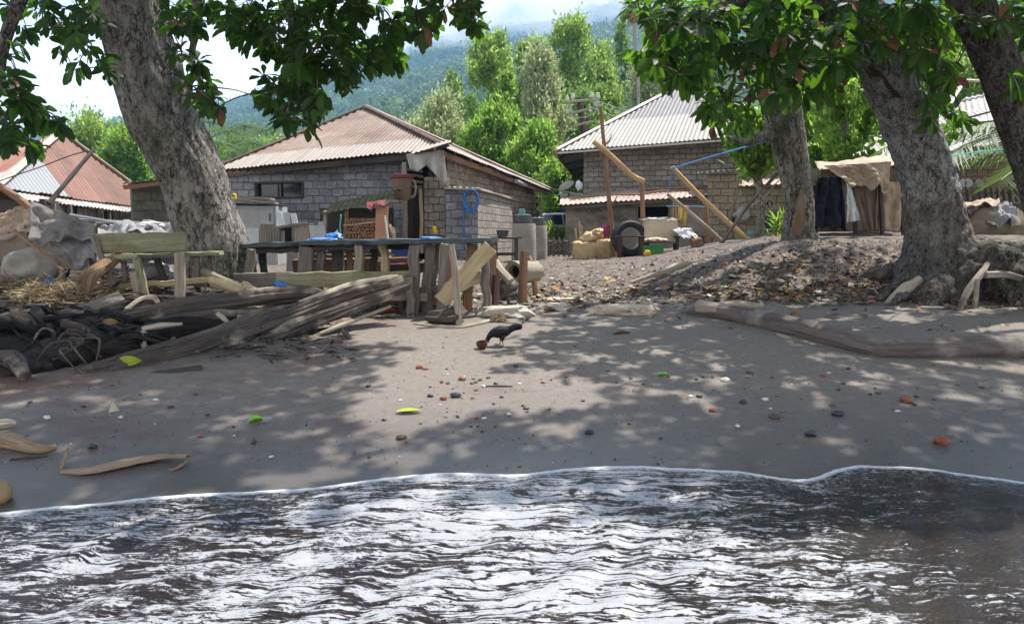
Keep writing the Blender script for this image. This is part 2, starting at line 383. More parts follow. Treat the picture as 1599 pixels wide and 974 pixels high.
def bark(name, c1, c2, c3, c4=None, vs=7, cut=None, base=None):
    m = NT(name); p0 = m.coord('Object', (1, 1, .42)); p = m.n('VectorMath', {0: p0, 1: m.n('VectorMath', {0: m.n('TexNoise', {'Vector': p0, 'Scale': 9, 'Detail': 4}).outputs['Color'], 'Scale': .12}, operation='SCALE').outputs[0]}, operation='ADD').outputs[0]
    f = m.noise(p, vs * 2.2, 7, .72, .4); f3 = m.noise(p, vs * 7, 4, .7)
    w = m.n('TexVoronoi', {'Vector': p, 'Scale': vs * 2.6}, feature='DISTANCE_TO_EDGE').outputs['Distance']
    gate = m.ramp(m.noise(p0, vs * .9, 4, .6), [(.42, 0), (.58, 1)])
    crack = m.math('MAXIMUM', m.ramp(w, [(0, 0), (.16, 1)]), m.math('SUBTRACT', 1.0, gate))
    c = m.ramp(m.math('ADD', m.math('MULTIPLY', f, .62), m.math('MULTIPLY', f3, .38)), [(.40, tuple(x * .6 for x in c1)), (.49, c2), (.58, c3)])
    c = m.mix(m.ramp(crack, [(0, .8), (.6, 0)]), c, tuple(x * .25 for x in c1))
    c = m.mix(m.ramp(m.noise(m.coord('Object', (5, 5, 3.2)), 1, 6, .75), [(.53, 0), (.57, .7)]), c, tuple(min(.6, x * 1.15) for x in c3))
    if c4: c = m.mix(m.ramp(m.noise(m.coord('Object', (1.1, 1.1, .8)), 1.3, 5, .7), [(.54, 0), (.64, .8)]), c, c4)
    if base:  # stained foot of the trunk
        z = m.n('SeparateXYZ', {0: m.coord('Object')}).outputs[2]
        zz = m.math('ADD', z, m.math('MULTIPLY', m.math('SUBTRACT', m.noise(m.coord('Object'), 3, 6, .75), .5), .9))
        st = m.math('MULTIPLY', m.ramp(m.math('DIVIDE', zz, 2.0), [(base[1], .55), (base[1] + .08, 0)]), m.ramp(m.math('DIVIDE', zz, 2.0), [(base[2], 0), (base[2] + .08, 1)]))
        c = m.mix(m.ramp(m.math('DIVIDE', zz, 2.0), [(base[2], .75), (base[2] + .1, 0)]), c, m.ramp(f, [(.35, (.028, .022, .018)), (.65, (.15, .125, .105))]))
        c = m.mix(st, c, m.ramp(f, [(.35, tuple(x * .55 for x in base[0])), (.65, base[0])]))
    h = m.math('ADD', m.math('MULTIPLY', crack, .6), m.math('ADD', m.math('MULTIPLY', f, 1.2), m.math('MULTIPLY', f3, .5)))
    return m.done(m.pbr(c, .93, m.bump(h, 1.0, .06), 0, .1))
M['bark_big'] = bark('grey_tree_bark', (.10, .088, .076), (.255, .228, .20), (.42, .39, .355), (.13, .145, .10), 6)
M['bark_main'] = bark('pale_tree_bark', (.12, .11, .10), (.31, .29, .27), (.54, .52, .49), None, 8, base=((.17, .12, .09), .56, .26))
M['bark_mid'] = bark('lichen_bark', (.11, .092, .075), (.25, .22, .18), (.44, .42, .36), (.12, .15, .075), 8)
M['bark_end'] = bark('brown_tree_bark', (.065, .052, .045), (.14, .115, .10), (.25, .22, .20), None, 8)
M['root'] = bark('root_bark', (.05, .042, .036), (.15, .125, .105), (.30, .265, .225), None, 9)
M['heartwood'] = wood('exposed_heartwood', (.03, .018, .015), (.09, .055, .045))
M['raw_wood'] = mottle('raw_brown_wood', (.13, .08, .052), (.27, .18, .12), (4, 4, 1), 'Object', .9, .7, .02)
def leaf(name, base, trans, tf=.4, rough=.42, var=.35, dead=None, spec=.4):
    m = NT(name); rnd = m.n('NewGeometry').outputs['Random Per Island']
    c = m.ramp(rnd, [(0, tuple(x * (1 - var) for x in base)), (.6, base), (1, tuple(x * (1 + var) for x in base))])
    tc = m.ramp(rnd, [(0, tuple(x * (1 - var) for x in trans)), (1, tuple(x * (1 + var) for x in trans))])
    if dead:
        d = m.math('GREATER_THAN', m.math('FRACT', m.math('MULTIPLY', rnd, 37.7)), 1 - dead[1]); c = m.mix(d, c, dead[0]); tc = m.mix(d, tc, dead[0])
    a = m.pbr(c, rough, None, 0, spec); b = m.n('BsdfTranslucent', {'Color': tc}).outputs[0]
    return m.done(m.n('MixShader', {0: tf, 1: a, 2: b}).outputs[0])
M['leaf_big'] = leaf('broad_leaf', (.017, .034, .012), (.15, .36, .025), .32, dead=((.20, .10, .05), .02), rough=.5, spec=.2)
M['leaf_right'] = leaf('broad_leaf_brown_mixed', (.018, .037, .013), (.21, .46, .03), .36, dead=((.20, .085, .05), .045), rough=.5, spec=.2)
M['leaf_clove'] = leaf('clove_leaf', (.21, .30, .075), (.40, .56, .13), .5, .6, spec=.15)
M['leaf_clove2'] = leaf('dark_clove_leaf', (.15, .24, .065), (.28, .44, .09), .48, .55)
M['leaf_pale'] = leaf('silvery_leaf', (.34, .38, .19), (.46, .52, .25), .48, .6)
M['leaf_bright'] = leaf('fresh_green_leaf', (.15, .245, .04), (.36, .58, .085), .5, .5)
M['leaf_forest'] = leaf('forest_leaf', (.085, .14, .04), (.13, .22, .05), .3, .65, .5)
M['palm'] = leaf('palm_leaflet', (.075, .12, .03), (.17, .27, .06), .4, .45, .3)
M['leaf_fallen'] = leaf('fallen_leaf', (.20, .12, .06), (.2, .12, .05), .15, .75, .6)
M['green_leaf'] = mottle('green_fallen_leaf', (.10, .30, .02), (.16, .40, .03), (9, 9, 9), rough=.45, bump=.1)
M['lime_leaf'] = mottle('lime_fallen_leaf', (.28, .36, .04), (.42, .48, .08), (9, 9, 9), rough=.5, bump=.1)
M['orange_leaf'] = mottle('orange_fallen_leaf', (.22, .14, .07), (.34, .23, .12), (9, 9, 9), rough=.6, bump=.1)
def cloth(name, c1, c2, s=2.5, c3=None, bump=.35, rough=.9): return mottle(name, c1, c2, (s, s, s), 'Object', rough, bump, .01, c3, (1.7, 1.7, 1.7), (.52, .64), 22)
M['tarp_grey'] = cloth('grey_tarpaulin', (.13, .12, .112), (.27, .252, .24), c3=(.09, .08, .07))
M['tarp_pale'] = cloth('pale_grey_cloth', (.22, .215, .22), (.36, .35, .355), c3=(.16, .15, .15))
M['tarp_brown'] = cloth('tan_tarpaulin', (.36, .27, .20), (.52, .41, .31), c3=(.27, .19, .14))
M['tarp_dark'] = cloth('olive_brown_canvas', (.17, .13, .10), (.28, .22, .17), c3=(.11, .10, .06))
M['tarp_white'] = cloth('white_plastic_sheet', (.40, .39, .37), (.58, .57, .545), c3=(.28, .27, .255))
M['sack'] = cloth('tan_sacking', (.50, .37, .20), (.64, .49, .29), 4, c3=(.38, .27, .14))
M['cream'] = cloth('cream_cover', (.54, .44, .32), (.68, .58, .44), 3, c3=(.44, .34, .25))
M['mossy_sheet'] = mottle('dark_mossy_sheet', (.012, .014, .010), (.04, .043, .03), (3, 3, 3), rough=1, bump=.4, c3=(.03, .022, .018), spec=0)
M['navy'] = cloth('navy_cloth', (.010, .012, .022), (.024, .027, .042), 4)
M['yellow_cloth'] = cloth('yellow_cotton', (.55, .38, .12), (.68, .50, .19), 5)
M['pink_cloth'] = cloth('magenta_cloth', (.35, .04, .13), (.55, .10, .24), 14)
M['red_cloth'] = cloth('red_plastic_sheet', (.16, .035, .045), (.25, .07, .085), 6)
M['white_cloth'] = cloth('white_cloth', (.58, .58, .60), (.72, .72, .74), 5)
M['blue_plastic'] = mottle('blue_plastic', (.012, .05, .26), (.02, .075, .36), (3, 3, 3), rough=.35, bump=.05, spec=.5)
M['bright_blue'] = mottle('bright_blue_plastic', (.02, .13, .40), (.035, .19, .50), (6, 6, 6), rough=.4, bump=.1, spec=.5)
M['teal_top'] = mottle('worn_teal_sheet', (.010, .018, .02), (.045, .065, .07), (3, 3, 3), rough=.45, bump=.4, c3=(.07, .115, .13), s3=(1.2, 1.2, 1), spec=.5)
M['dark_metal'] = mottle('black_worn_metal', (.03, .032, .036), (.075, .08, .085), (6, 6, 6), rough=.45, bump=.2, spec=.5)
M['grey_metal'] = mottle('dull_grey_metal', (.28, .28, .29), (.42, .42, .42), (5, 5, 5), rough=.5, bump=.15, spec=.5)
M['grey_panel'] = mottle('faded_grey_board', (.33, .345, .36), (.46, .475, .48), (1.5, 1.5, 1.5), rough=.7, bump=.15, c3=(.22, .22, .22), t3=(.6, .75))
M['pale_panel'] = mottle('pale_blue_board', (.47, .51, .54), (.60, .63, .65), (2, 2, 2), rough=.6, bump=.1)
M['concrete'] = mottle('bare_concrete', (.22, .20, .175), (.37, .345, .30), (2, 2, 2), rough=.92, bump=.3, c3=(.16, .145, .125), t3=(.56, .7))
M['stone_pale'] = mottle('worn_flat_stone', (.42, .355, .27), (.58, .50, .39), (4, 4, 4), rough=.85, bump=.4, c3=(.34, .29, .235), s3=(5, 5, 5))
M['stone_grey'] = mottle('worn_grey_stone', (.31, .285, .25), (.46, .425, .37), (5, 5, 5), rough=.85, bump=.4)
M['rubber'] = mottle('tyre_rubber', (.018, .018, .02), (.05, .05, .052), (8, 8, 8), rough=.6, bump=.2)
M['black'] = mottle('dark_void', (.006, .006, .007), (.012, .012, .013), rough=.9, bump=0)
M['glass_dark'] = mottle('dark_pane', (.012, .015, .017), (.03, .035, .04), (2, 2, 2), rough=.12, bump=0, spec=.6)
M['terracotta'] = mottle('terracotta_board', (.36, .19, .125), (.50, .29, .20), (3, 3, 3), rough=.85, bump=.3, c3=(.27, .13, .085))
M['wicker'] = mottle('woven_cane', (.11, .075, .045), (.27, .19, .12), (40, 40, 60), rough=.85, bump=1, bd=.01)
M['net'] = mottle('brown_netting', (.12, .085, .06), (.30, .22, .155), (30, 30, 30), rough=.95, bump=1, bd=.015)
M['firewood'] = wood('split_firewood', (.14, .075, .045), (.34, .21, .13))
M['coconut'] = mottle('coconut_husk', (.05, .024, .018), (.12, .055, .04), (16, 16, 16), rough=.8, bump=.8)
M['peb_dark'] = mottle('wet_black_pebble', (.012, .012, .016), (.045, .045, .055), (20, 20, 20), rough=.45, bump=.3, spec=.5)
M['peb_red'] = mottle('red_pebble', (.16, .05, .035), (.30, .10, .065), (20, 20, 20), rough=.55, bump=.3)
M['peb_brown'] = mottle('brown_pebble', (.07, .05, .042), (.15, .11, .095), (20, 20, 20), rough=.6, bump=.3)
M['peb_white'] = mottle('white_shell', (.52, .50, .46), (.70, .68, .63), (20, 20, 20), rough=.6, bump=.2)
M['straw'] = leaf('dry_straw', (.34, .26, .16), (.3, .22, .12), .1, .85, .6)
M['feather'] = mottle('black_feathers', (.002, .0024, .004), (.010, .011, .016), (60, 60, 25), rough=.5, bump=.9, spec=.3)
M['leg_skin'] = mottle('scaly_leg', (.17, .13, .11), (.30, .24, .20), (60, 60, 60), rough=.7)
M['comb'] = mottle('red_comb', (.20, .035, .03), (.30, .06, .05), (30, 30, 30), rough=.6)
M['cane_sheath'] = wood('dry_palm_sheath', (.19, .135, .088), (.35, .26, .175), (.12, .08, .05), (.55, .7), (40, 40, 1.5), .8)
M['car_paint'] = mottle('silver_car_paint', (.50, .53, .57), (.52, .55, .59), rough=.25, bump=0, spec=.6, metal=.3)
M['rope_blue'] = mottle('blue_rope', (.07, .22, .52), (.13, .32, .64), (40, 40, 40), rough=.8)
M['rope_teal'] = mottle('teal_rope', (.05, .38, .32), (.08, .48, .40), (40, 40, 40), rough=.8)
M['wire'] = mottle('black_wire', (.02, .02, .022), (.03, .03, .033), rough=.7, bump=0)
M['wire_pale'] = mottle('grey_wire', (.30, .32, .33), (.38, .40, .41), rough=.6, bump=0)
M['green_plastic'] = mottle('green_plastic', (.03, .17, .05), (.05, .25, .08), rough=.5, bump=.1)
M['yellow_plastic'] = mottle('yellow_plastic', (.62, .40, .02), (.72, .50, .04), rough=.5, bump=.1)
M['aqua_plastic'] = mottle('aqua_plastic', (.10, .30, .27), (.14, .38, .34), rough=.4, bump=.1)
# sand and soil
def ground_mat():
    m = NT('sand_and_soil'); p = m.coord('pos'); sep = m.n('SeparateXYZ', {0: p}); X, Y = sep.outputs[0], sep.outputs[1]
    fine = m.noise(p, 160, 3, .7); mid = m.noise(p, 14, 5, .65); big = m.noise(p, 1.3, 5, .6)
    sand = m.ramp(m.math('ADD', m.math('MULTIPLY', fine, .6), m.math('MULTIPLY', mid, .4)), [(.3, (.13, .113, .099)), (.7, (.255, .222, .196))])
    red = m.ramp(m.math('ADD', m.math('MULTIPLY', m.noise(m.coord('pos', (1.2, 2.4, 1)), 1, 5, .62), 1.0), m.math('MULTIPLY', X, -.045)), [(.58, 0), (.78, .75)])
    sand = m.mix(red, sand, m.ramp(fine, [(.3, (.09, .05, .04)), (.7, (.19, .112, .09))]))
    grains = m.ramp(m.n('TexVoronoi', {'Vector': p, 'Scale': 45.0}).outputs['Distance'], [(.05, 1), (.13, 0)])
    sand = m.mix(m.math('MULTIPLY', grains, m.ramp(m.noise(p, 3, 4, .6), [(.5, 0), (.7, .8)])), sand, (.05, .045, .045))
    soil = m.ramp(m.math('ADD', m.math('MULTIPLY', m.noise(p, 55, 4, .75), .5), m.math('MULTIPLY', m.noise(p, 7, 5, .7), .5)), [(.38, (.04, .03, .024)), (.5, (.13, .102, .082)), (.64, (.28, .23, .19))])
    e = m.math('ADD', Y, m.math('MULTIPLY', m.math('SUBTRACT', m.noise(p, 1.7, 6, .7), .5), 2.2))
    c = m.mix(m.ramp(m.math('DIVIDE', e, 20), [(.505, 0), (.56, 1)]), sand, soil)
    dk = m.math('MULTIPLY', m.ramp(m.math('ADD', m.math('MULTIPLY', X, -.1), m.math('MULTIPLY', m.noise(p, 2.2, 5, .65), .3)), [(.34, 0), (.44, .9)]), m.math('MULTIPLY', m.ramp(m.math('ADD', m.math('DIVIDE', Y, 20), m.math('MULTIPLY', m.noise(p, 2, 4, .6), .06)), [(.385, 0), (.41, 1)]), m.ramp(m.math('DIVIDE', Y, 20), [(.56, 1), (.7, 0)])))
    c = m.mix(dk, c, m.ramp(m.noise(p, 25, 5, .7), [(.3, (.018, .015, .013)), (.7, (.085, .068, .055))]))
    grass = m.ramp(m.math('ADD', m.math('DIVIDE', Y, 100), m.math('MULTIPLY', big, .1)), [(.36, 0), (.45, 1)])
    c = m.mix(grass, c, (.06, .10, .025))
    # wet margin next to the wash: darker, smoother sand
    yw = m.math('SUBTRACT', Y, m.math('MULTIPLY', X, .09)); wet = m.ramp(m.math('DIVIDE', m.math('ADD', yw, m.math('MULTIPLY', m.noise(p, 1.1, 3, .5), .6)), 10), [(.53, 1), (.70, 0)])
    c = m.mix(m.math('MULTIPLY', wet, .8), c, (.068, .060, .055))
    r = m.n('MapRange', {0: wet, 1: 0.0, 2: 1.0, 3: .9, 4: .33}).outputs[0]
    h = m.math('ADD', m.math('MULTIPLY', mid, 1.0), m.math('MULTIPLY', fine, .35)); st = m.n('MapRange', {0: wet, 1: 0., 2: 1., 3: .55, 4: .14}).outputs[0]
    b = m.n('Bump', {'Height': h, 'Strength': st, 'Distance': .02}).outputs[0]
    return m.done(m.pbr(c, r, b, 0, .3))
M['ground'] = ground_mat()
def water_mat():
    m = NT('foam_sky_streak_water'); g = m.coord('gc'); p = m.coord('pos')
    # gc = (along crest, across crest, distance behind the wave edge)
    sep = m.n('SeparateXYZ', {0: g}); D = sep.outputs[2]; X = m.n('SeparateXYZ', {0: p}).outputs[0]
    v = m.n('CombineXYZ', {0: m.math('MULTIPLY', sep.outputs[0], 2.6), 1: m.math('MULTIPLY', sep.outputs[1], 15.0)}).outputs[0]
    v2 = m.n('CombineXYZ', {0: m.math('MULTIPLY', sep.outputs[0], 20.0), 1: m.math('MULTIPLY', sep.outputs[1], 62.0)}).outputs[0]
    wp = m.n('VectorMath', {0: p, 1: m.n('VectorMath', {0: m.n('TexNoise', {'Vector': p, 'Scale': 2.2, 'Detail': 3}).outputs['Color'], 'Scale': .22}, operation='SCALE').outputs[0]}, operation='ADD').outputs[0]
    R_ = lambda ang, sx, sy: m.n('Mapping', {'Vector': wp, 'Rotation': (0, 0, -ang), 'Scale': (sx, sy, 1)}).outputs[0]
    big = m.noise(R_(.75, 4.2, 12.5), 1, 5, .66, .5); small = m.noise(R_(.3, 24, 62), 1, 4, .72, .8); rid = m.noise(R_(.98, 1.5, 8.5), 1, 4, .6, .3)
    dens = m.ramp(m.math('DIVIDE', m.math('ADD', X, 4), 8), [(0, .49), (.22, .49), (.30, .44), (.36, .5), (.48, .545), (.60, .54), (.72, .40), (.88, .40), (.95, .49)])  # streak share along the shore copies where trees and open sky would mirror
    patch = m.math('MULTIPLY', m.math('SUBTRACT', m.noise(p, .9, 3, .5), .5), .3)
    th = m.math('ADD', m.math('ADD', m.math('MULTIPLY', big, .44), m.math('MULTIPLY', small, .56)), m.math('ADD', patch, dens))
    th = m.math('SUBTRACT', th, m.ramp(m.math('ABSOLUTE', m.math('SUBTRACT', rid, .47)), [(.0, .17), (.05, 0)]))
    sky_streak = m.ramp(th, [(.95, 0), (1.02, .5), (1.12, .9)])  # pale streaks painted in place of sky reflected by the ripples
    lip = m.ramp(m.math('ADD', D, m.math('MULTIPLY', m.noise(p, 25, 4, .7), .06)), [(.0, 1), (.06, .95), (.12, 0)])
    lace = m.ramp(m.math('ADD', m.noise(p, 30, 4, .7), m.math('MULTIPLY', D, -.35)), [(.45, 0), (.62, .7)])
    fm = m.math('MAXIMUM', m.math('MAXIMUM', sky_streak, lip), m.math('MULTIPLY', lace, m.ramp(D, [(.1, 1), (.55, 0)])))
    body = m.ramp(m.noise(p, 2, 4, .6), [(.3, (.007, .0045, .004)), (.7, (.02, .013, .010))])
    bm_ = m.bump(m.math('ADD', m.noise(p, 55, 3, .6), m.math('MULTIPLY', small, 1.3)), .5, .012)
    w = m.pbr(body, .05, bm_, 0, .36, IOR=1.33)
    f = m.pbr((.37, .375, .40), .25, m.bump(m.noise(p, 120, 3, .7), .5, .006), 0, .5)
    f2 = m.pbr((.72, .74, .77), .5, m.bump(m.noise(p, 90, 4, .7), .8, .01), 0, .5)
    return m.done(m.n('MixShader', {0: lip, 1: m.n('MixShader', {0: fm, 1: w, 2: f}).outputs[0], 2: f2}).outputs[0])
M['water'] = water_mat()
M['hill'] = mottle('hill_soil', (.03, .055, .018), (.07, .11, .035), (.02, .02, .02), 'pos', 1, 0)
# ------------------------------------------------------------------ camera, sun, sky, air
cam = bpy.data.cameras.new('Camera'); cam.sensor_width = 36; cam.lens = 36 * F / 1599; cam.clip_start = .05; cam.clip_end = 20000
co = bpy.data.objects.new('Camera', cam); COL.objects.link(co); co.location = (0, 0, H); co.rotation_euler = (PI / 2 - PITCH, 0, 0); sc.camera = co
AZ, EL = math.radians(50), math.radians(64)   # sun: ahead of the camera, to its right, high
sun = bpy.data.lights.new('Sun', 'SUN'); sun.energy = 5; sun.angle = math.radians(.9); sun.color = (1, .95, .87)
so = bpy.data.objects.new('Sun', sun); COL.objects.link(so); so.location = (30, 50, 80)
sdir = V((math.sin(AZ) * math.cos(EL), math.cos(AZ) * math.cos(EL), math.sin(EL)))
so.rotation_euler = sdir.to_track_quat('Z', 'Y').to_euler()
def world():
    m = NT('World', True); sc.world = m.id
    sky = m.n('TexSky', sky_type='NISHITA', sun_disc=False, sun_elevation=EL, sun_rotation=AZ, altitude=0, air_density=1.2, dust_density=1.5, ozone_density=1.5)
    d = m.coord('Generated'); z = m.n('SeparateXYZ', {0: d}).outputs[2]
    cl = m.noise(m.coord('Generated', (2.2, 2.2, 5)), 1.1, 6, .55, .3)
    mask = m.ramp(m.math('ADD', cl, m.math('MULTIPLY', m.math('SUBTRACT', .35, z), .35)), [(.30, 0), (.55, .97)])
    shade = m.ramp(m.noise(m.coord('Generated', (3, 3, 8)), 1.6, 5, .55), [(.3, (13.5, 13.8, 14.4)), (.7, (19, 18.8, 18.5))])
    bg = m.n('Background', {'Color': m.mix(mask, sky.outputs[0], shade), 'Strength': .055})
    m.done(bg.outputs[0])
world()
sc.view_settings.view_transform = 'Standard'; sc.view_settings.look = 'None'; sc.view_settings.gamma = 1; sc.view_settings.exposure = 1.0
sc.cycles.use_denoising = True; sc.cycles.max_bounces = 10; sc.cycles.diffuse_bounces = 4; sc.cycles.glossy_bounces = 3; sc.cycles.transmission_bounces = 4; sc.cycles.transparent_max_bounces = 6; sc.cycles.volume_bounces = 8; sc.cycles.caustics_reflective = False; sc.cycles.caustics_refractive = False; sc.cycles.sample_clamp_indirect = 6
# ------------------------------------------------------------------ ground sheet
def axis(segs):
    out = []
    for a, b, st in segs:
        n = max(1, round((b - a) / st)); out += [a + (b - a) * i / n for i in range(n)]
    return out + [segs[-1][1]]
def ground():
    xs = axis([(-420, -60, 30), (-60, -14, 2), (-14, -7, .4), (-7, 8.5, .075), (8.5, 16, .4), (16, 60, 2), (60, 420, 30)])
    ys = axis([(-60, -4, 4), (-4, 4, .4), (4, 16, .07), (16, 24, .25), (24, 45, .7), (45, 140, 5)])
    mb = MB(); vs = [V((x, y, hz(x, y))) for x in xs for y in ys]; n = len(ys)
    mb.add(vs, [(i * n + j, (i + 1) * n + j, (i + 1) * n + j + 1, i * n + j + 1) for i in range(len(xs) - 1) for j in range(n - 1)])
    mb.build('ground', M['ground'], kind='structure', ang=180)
ground()
EDGE = [(-500, 850), (0, 805), (140, 790), (300, 775), (480, 765), (600, 750), (700, 742), (800, 745), (880, 737), (950, 730), (1050, 735), (1150, 739), (1230, 754), (1270, 752), (1300, 740), (1340, 730), (1450, 735), (1599, 755), (2100, 790)]
def edge_pts():
    out = []
    for px, py in EDGE:
        p = gp(px, py); out.append((p.x, p.y))
    out.sort(); return out
EP = edge_pts()
def yedge(x):
    return (interp(x - .05, EP) + interp(x, EP) + interp(x + .05, EP)) / 3 + .02 * n3(x * 4, 1, 1) + .008 * n3(x * 17, 3, 1)
def water():
    xs = axis([(-60, -6, 6), (-6, -3.6, .2), (-3.6, 3.6, .014), (3.6, 6, .2), (6, 60, 6)])
    ds = [0, .004, .01, .018] + axis([(.03, 2.3, .014), (2.3, 4, .15), (4, 70, 6)])
    c, s = .48, .88
    vs, gs = [], []
    for x in xs:
        ye = yedge(x); ze = hz(x, ye)
        for d in ds:
            y = ye - d; a, b = x * c + y * s, x * s - y * c
            w = 0
            if abs(x) < 6.1 and d < 4.1:
                env = sst(d, .05, .5); nb = n3(a * .7, b * 1.2, 4)
                w = env * (.006 * math.sin(b * 20 + 4.5 * nb + 2 * n3(a * 1.5, b * .7, 2)) * (1 + .8 * n3(a * 1.1, b * 2.5, 8)) + .010 * n3(x * 2.2 + y * .8, y * 9 - x * 1.5, 1) + .007 * n3(x * 7, y * 24, 6))
                w += .003 * n3(x * 30, y * 30, 2) * sst(d, .01, .1)
            film = .014 * (1 - math.exp(-d / .012)) * (1 + .5 * math.exp(-d / .05)) 
            base = lerp(ze, min(ze, .0) - .0, sst(d, .0, .9))
            z = max(base + film + w, hz(x, y) + min(film, .007))
            if d == 0: z = ze - .004
            vs.append(V((x, y, z))); gs.append(V((a, b, d)))
    n = len(ds); mb = MB()
    mb.add(vs, [(i * n + j + 1, (i + 1) * n + j + 1, (i + 1) * n + j, i * n + j) for i in range(len(xs) - 1) for j in range(n - 1)], gs)
    mb.build('water', M['water'], kind='structure', ang=180)
water()
# ------------------------------------------------------------------ leaves in bulk
def unit(a): return a / np.maximum(np.linalg.norm(a, axis=1, keepdims=True), 1e-6)
def diamonds(P, D, N, L, W):
    D = unit(D); S = unit(np.cross(D, N)); L = L[:, None]; W = W[:, None]; N = unit(np.cross(S, D))
    v = np.stack([P, P + D * L * .45 + S * W * .5 + N * W * .12, P + D * L, P + D * L * .45 - S * W * .5 + N * W * .12], 1).reshape(-1, 3)
    n = len(P); f = np.arange(4 * n).reshape(n, 4)
    return v, f
def broad(P, D, N, L, W, droop=.25):
    D = unit(D); S = unit(np.cross(D, N)); N = unit(np.cross(S, D)); L = L[:, None]; W = W[:, None]
    G = np.array([[0, 0, -1.]]); pt = lambda t, s, k: P + D * L * t + S * W * s + N * W * k + G * L * droop * t * t
    v = np.stack([P, pt(.3, .25, .07), pt(.3, 0, 0), pt(.3, -.25, .07), pt(.65, .5, .12), pt(.65, 0, 0), pt(.65, -.5, .12), pt(.9, .3, .06), pt(.9, 0, -.02), pt(.9, -.3, .06), pt(1, 0, -.05)], 1).reshape(-1, 3)
    n = len(P); b = (np.arange(n) * 11)[:, None]
    tri = np.concatenate([b + np.array([[0, 2, 1]]), b + np.array([[0, 3, 2]]), b + np.array([[7, 8, 10]]), b + np.array([[8, 9, 10]])])
    quad = np.concatenate([b + np.array([[1, 2, 5, 4]]), b + np.array([[2, 3, 6, 5]]), b + np.array([[4, 5, 8, 7]]), b + np.array([[5, 6, 9, 8]])])
    return v, tri, quad
def np_mesh(name, v, quads=None, tris=None, smooth=False):
    me = bpy.data.meshes.new(name); nq = 0 if quads is None else len(quads); nt = 0 if tris is None else len(tris)
    me.vertices.add(len(v)); me.vertices.foreach_set('co', np.asarray(v, dtype=np.float32).ravel())
    loops = np.concatenate([x.ravel() for x in (quads, tris) if x is not None and len(x)]).astype(np.int32)
    me.loops.add(len(loops)); me.loops.foreach_set('vertex_index', loops)
    tot = np.concatenate([np.full(nq, 4), np.full(nt, 3)]).astype(np.int32); st = np.concatenate([[0], np.cumsum(tot)[:-1]]).astype(np.int32)
    me.polygons.add(nq + nt); me.polygons.foreach_set('loop_start', st)
    try: me.polygons.foreach_set('loop_total', tot)
    except Exception: pass
    if smooth: me.polygons.foreach_set('use_smooth', np.ones(nq + nt, dtype=bool))
    me.update(); me.validate()
    return me
def add_np(name, me, mat, parent=None, **kw):
    o = WL[parent.name] if parent is not None else V((0, 0, 0))
    if o.length: me.transform(Matrix.Translation(-o))
    return link(name, me, mat, parent, o, **kw)
# ------------------------------------------------------------------ mountain with its forest
SKY = [(-900, 262), (-300, 250), (0, 236), (120, 218), (250, 200), (330, 182), (440, 150), (520, 132), (600, 106), (680, 76), (760, 64), (850, 52), (960, 33), (1050, 20), (1300, -30), (1700, -90), (2400, -90)]
def hill_z(px, Y):
    t = (Y - 115) / 1885; zs = (366 - interp(px, SKY)) / F * 2000 + H
    x = (px - CX) / F * Y
    k = max(0, t) ** 1.12 if t <= 1 else max(0.0, 1 - (t - 1) * 4)
    z = 3.2 + (zs - 3) * k
    r = n3(x / 260, Y / 420, 3) * 46 + n3(x / 90, Y / 130, 6) * 15
    return z + r * min(1, max(0, t) * 1.6) * (1 if t < 1 else .6) - (4 if t < .03 else 0)
def hills():
    pxs = [-900 + 22 * i for i in range(151)]; ys = []; y = 118.
    while y < 2250: ys.append(y); y *= 1.05
    mb = MB(); n = len(ys)
    mb.add([V(((p - CX) / F * Y, Y, hill_z(p, Y))) for p in pxs for Y in ys], [(i * n + j, (i + 1) * n + j, (i + 1) * n + j + 1, i * n + j + 1) for i in range(150) for j in range(n - 1)])
    mb.build('mountain', M['hill'], kind='structure', ang=180)
    C, S = [], []
    while len(C) < 8500:
        Y = 190 + 1830 * R.random() ** .75; p = R.uniform(-60, 1330) if R.random() < .93 else R.uniform(1330, 1700)
        r = R.uniform(4.5, 8.5) * (1.0 + .35 * (Y > 900)); C.append(((p - CX) / F * Y, Y, hill_z(p, Y) + r * R.uniform(.35, .8))); S.append(r * (1.5 if R.random() < .05 else 1))
    C = np.array(C); S = np.array(S); k = 46
    U = unit(NR.normal(size=(len(C) * k, 3))); U[:, 2] = np.abs(U[:, 2]) * 1.0 - .15; U[:, 1] -= .25; U = unit(U)
    rep = np.repeat(S, k); P = np.repeat(C, k, 0) + U * rep[:, None] * NR.uniform(.75, 1.1, (len(rep), 1)) * np.array([[1, 1, .95]])
    nf = np.clip(.42 + np.repeat(C[:, 1], k) / 1100, 0, 1); D = NR.normal(size=P.shape); v, f = diamonds(P, D, U, rep * nf * NR.uniform(.22, .45, len(rep)), rep * nf * NR.uniform(.2, .36, len(rep)))
    add_np('forest', np_mesh('forest', v, f), M['leaf_forest'], kind='stuff', label='dense jungle covering the slopes of the mountain')
hills()
def haze():
    mb = MB(); x0, x1, y0, y1, z0, z1 = -2600, 2600, -70, 2300, -9, 900
    v = [(x, y, z) for x in (x0, x1) for y in (y0, y1) for z in (z0, z1)]
    mb.add(v, [(0, 1, 3, 2), (4, 6, 7, 5), (0, 4, 5, 1), (2, 3, 7, 6), (0, 2, 6, 4), (1, 5, 7, 3)])
    m = NT('blue_haze'); vol = m.n('VolumePrincipled', {'Color': (.36, .62, 1.0), 'Density': HAZE, 'Anisotropy': .25}).outputs[0]
    mb.build('haze', m.done(None, vol), kind='stuff', smooth=False)
HAZE = .00030
haze()
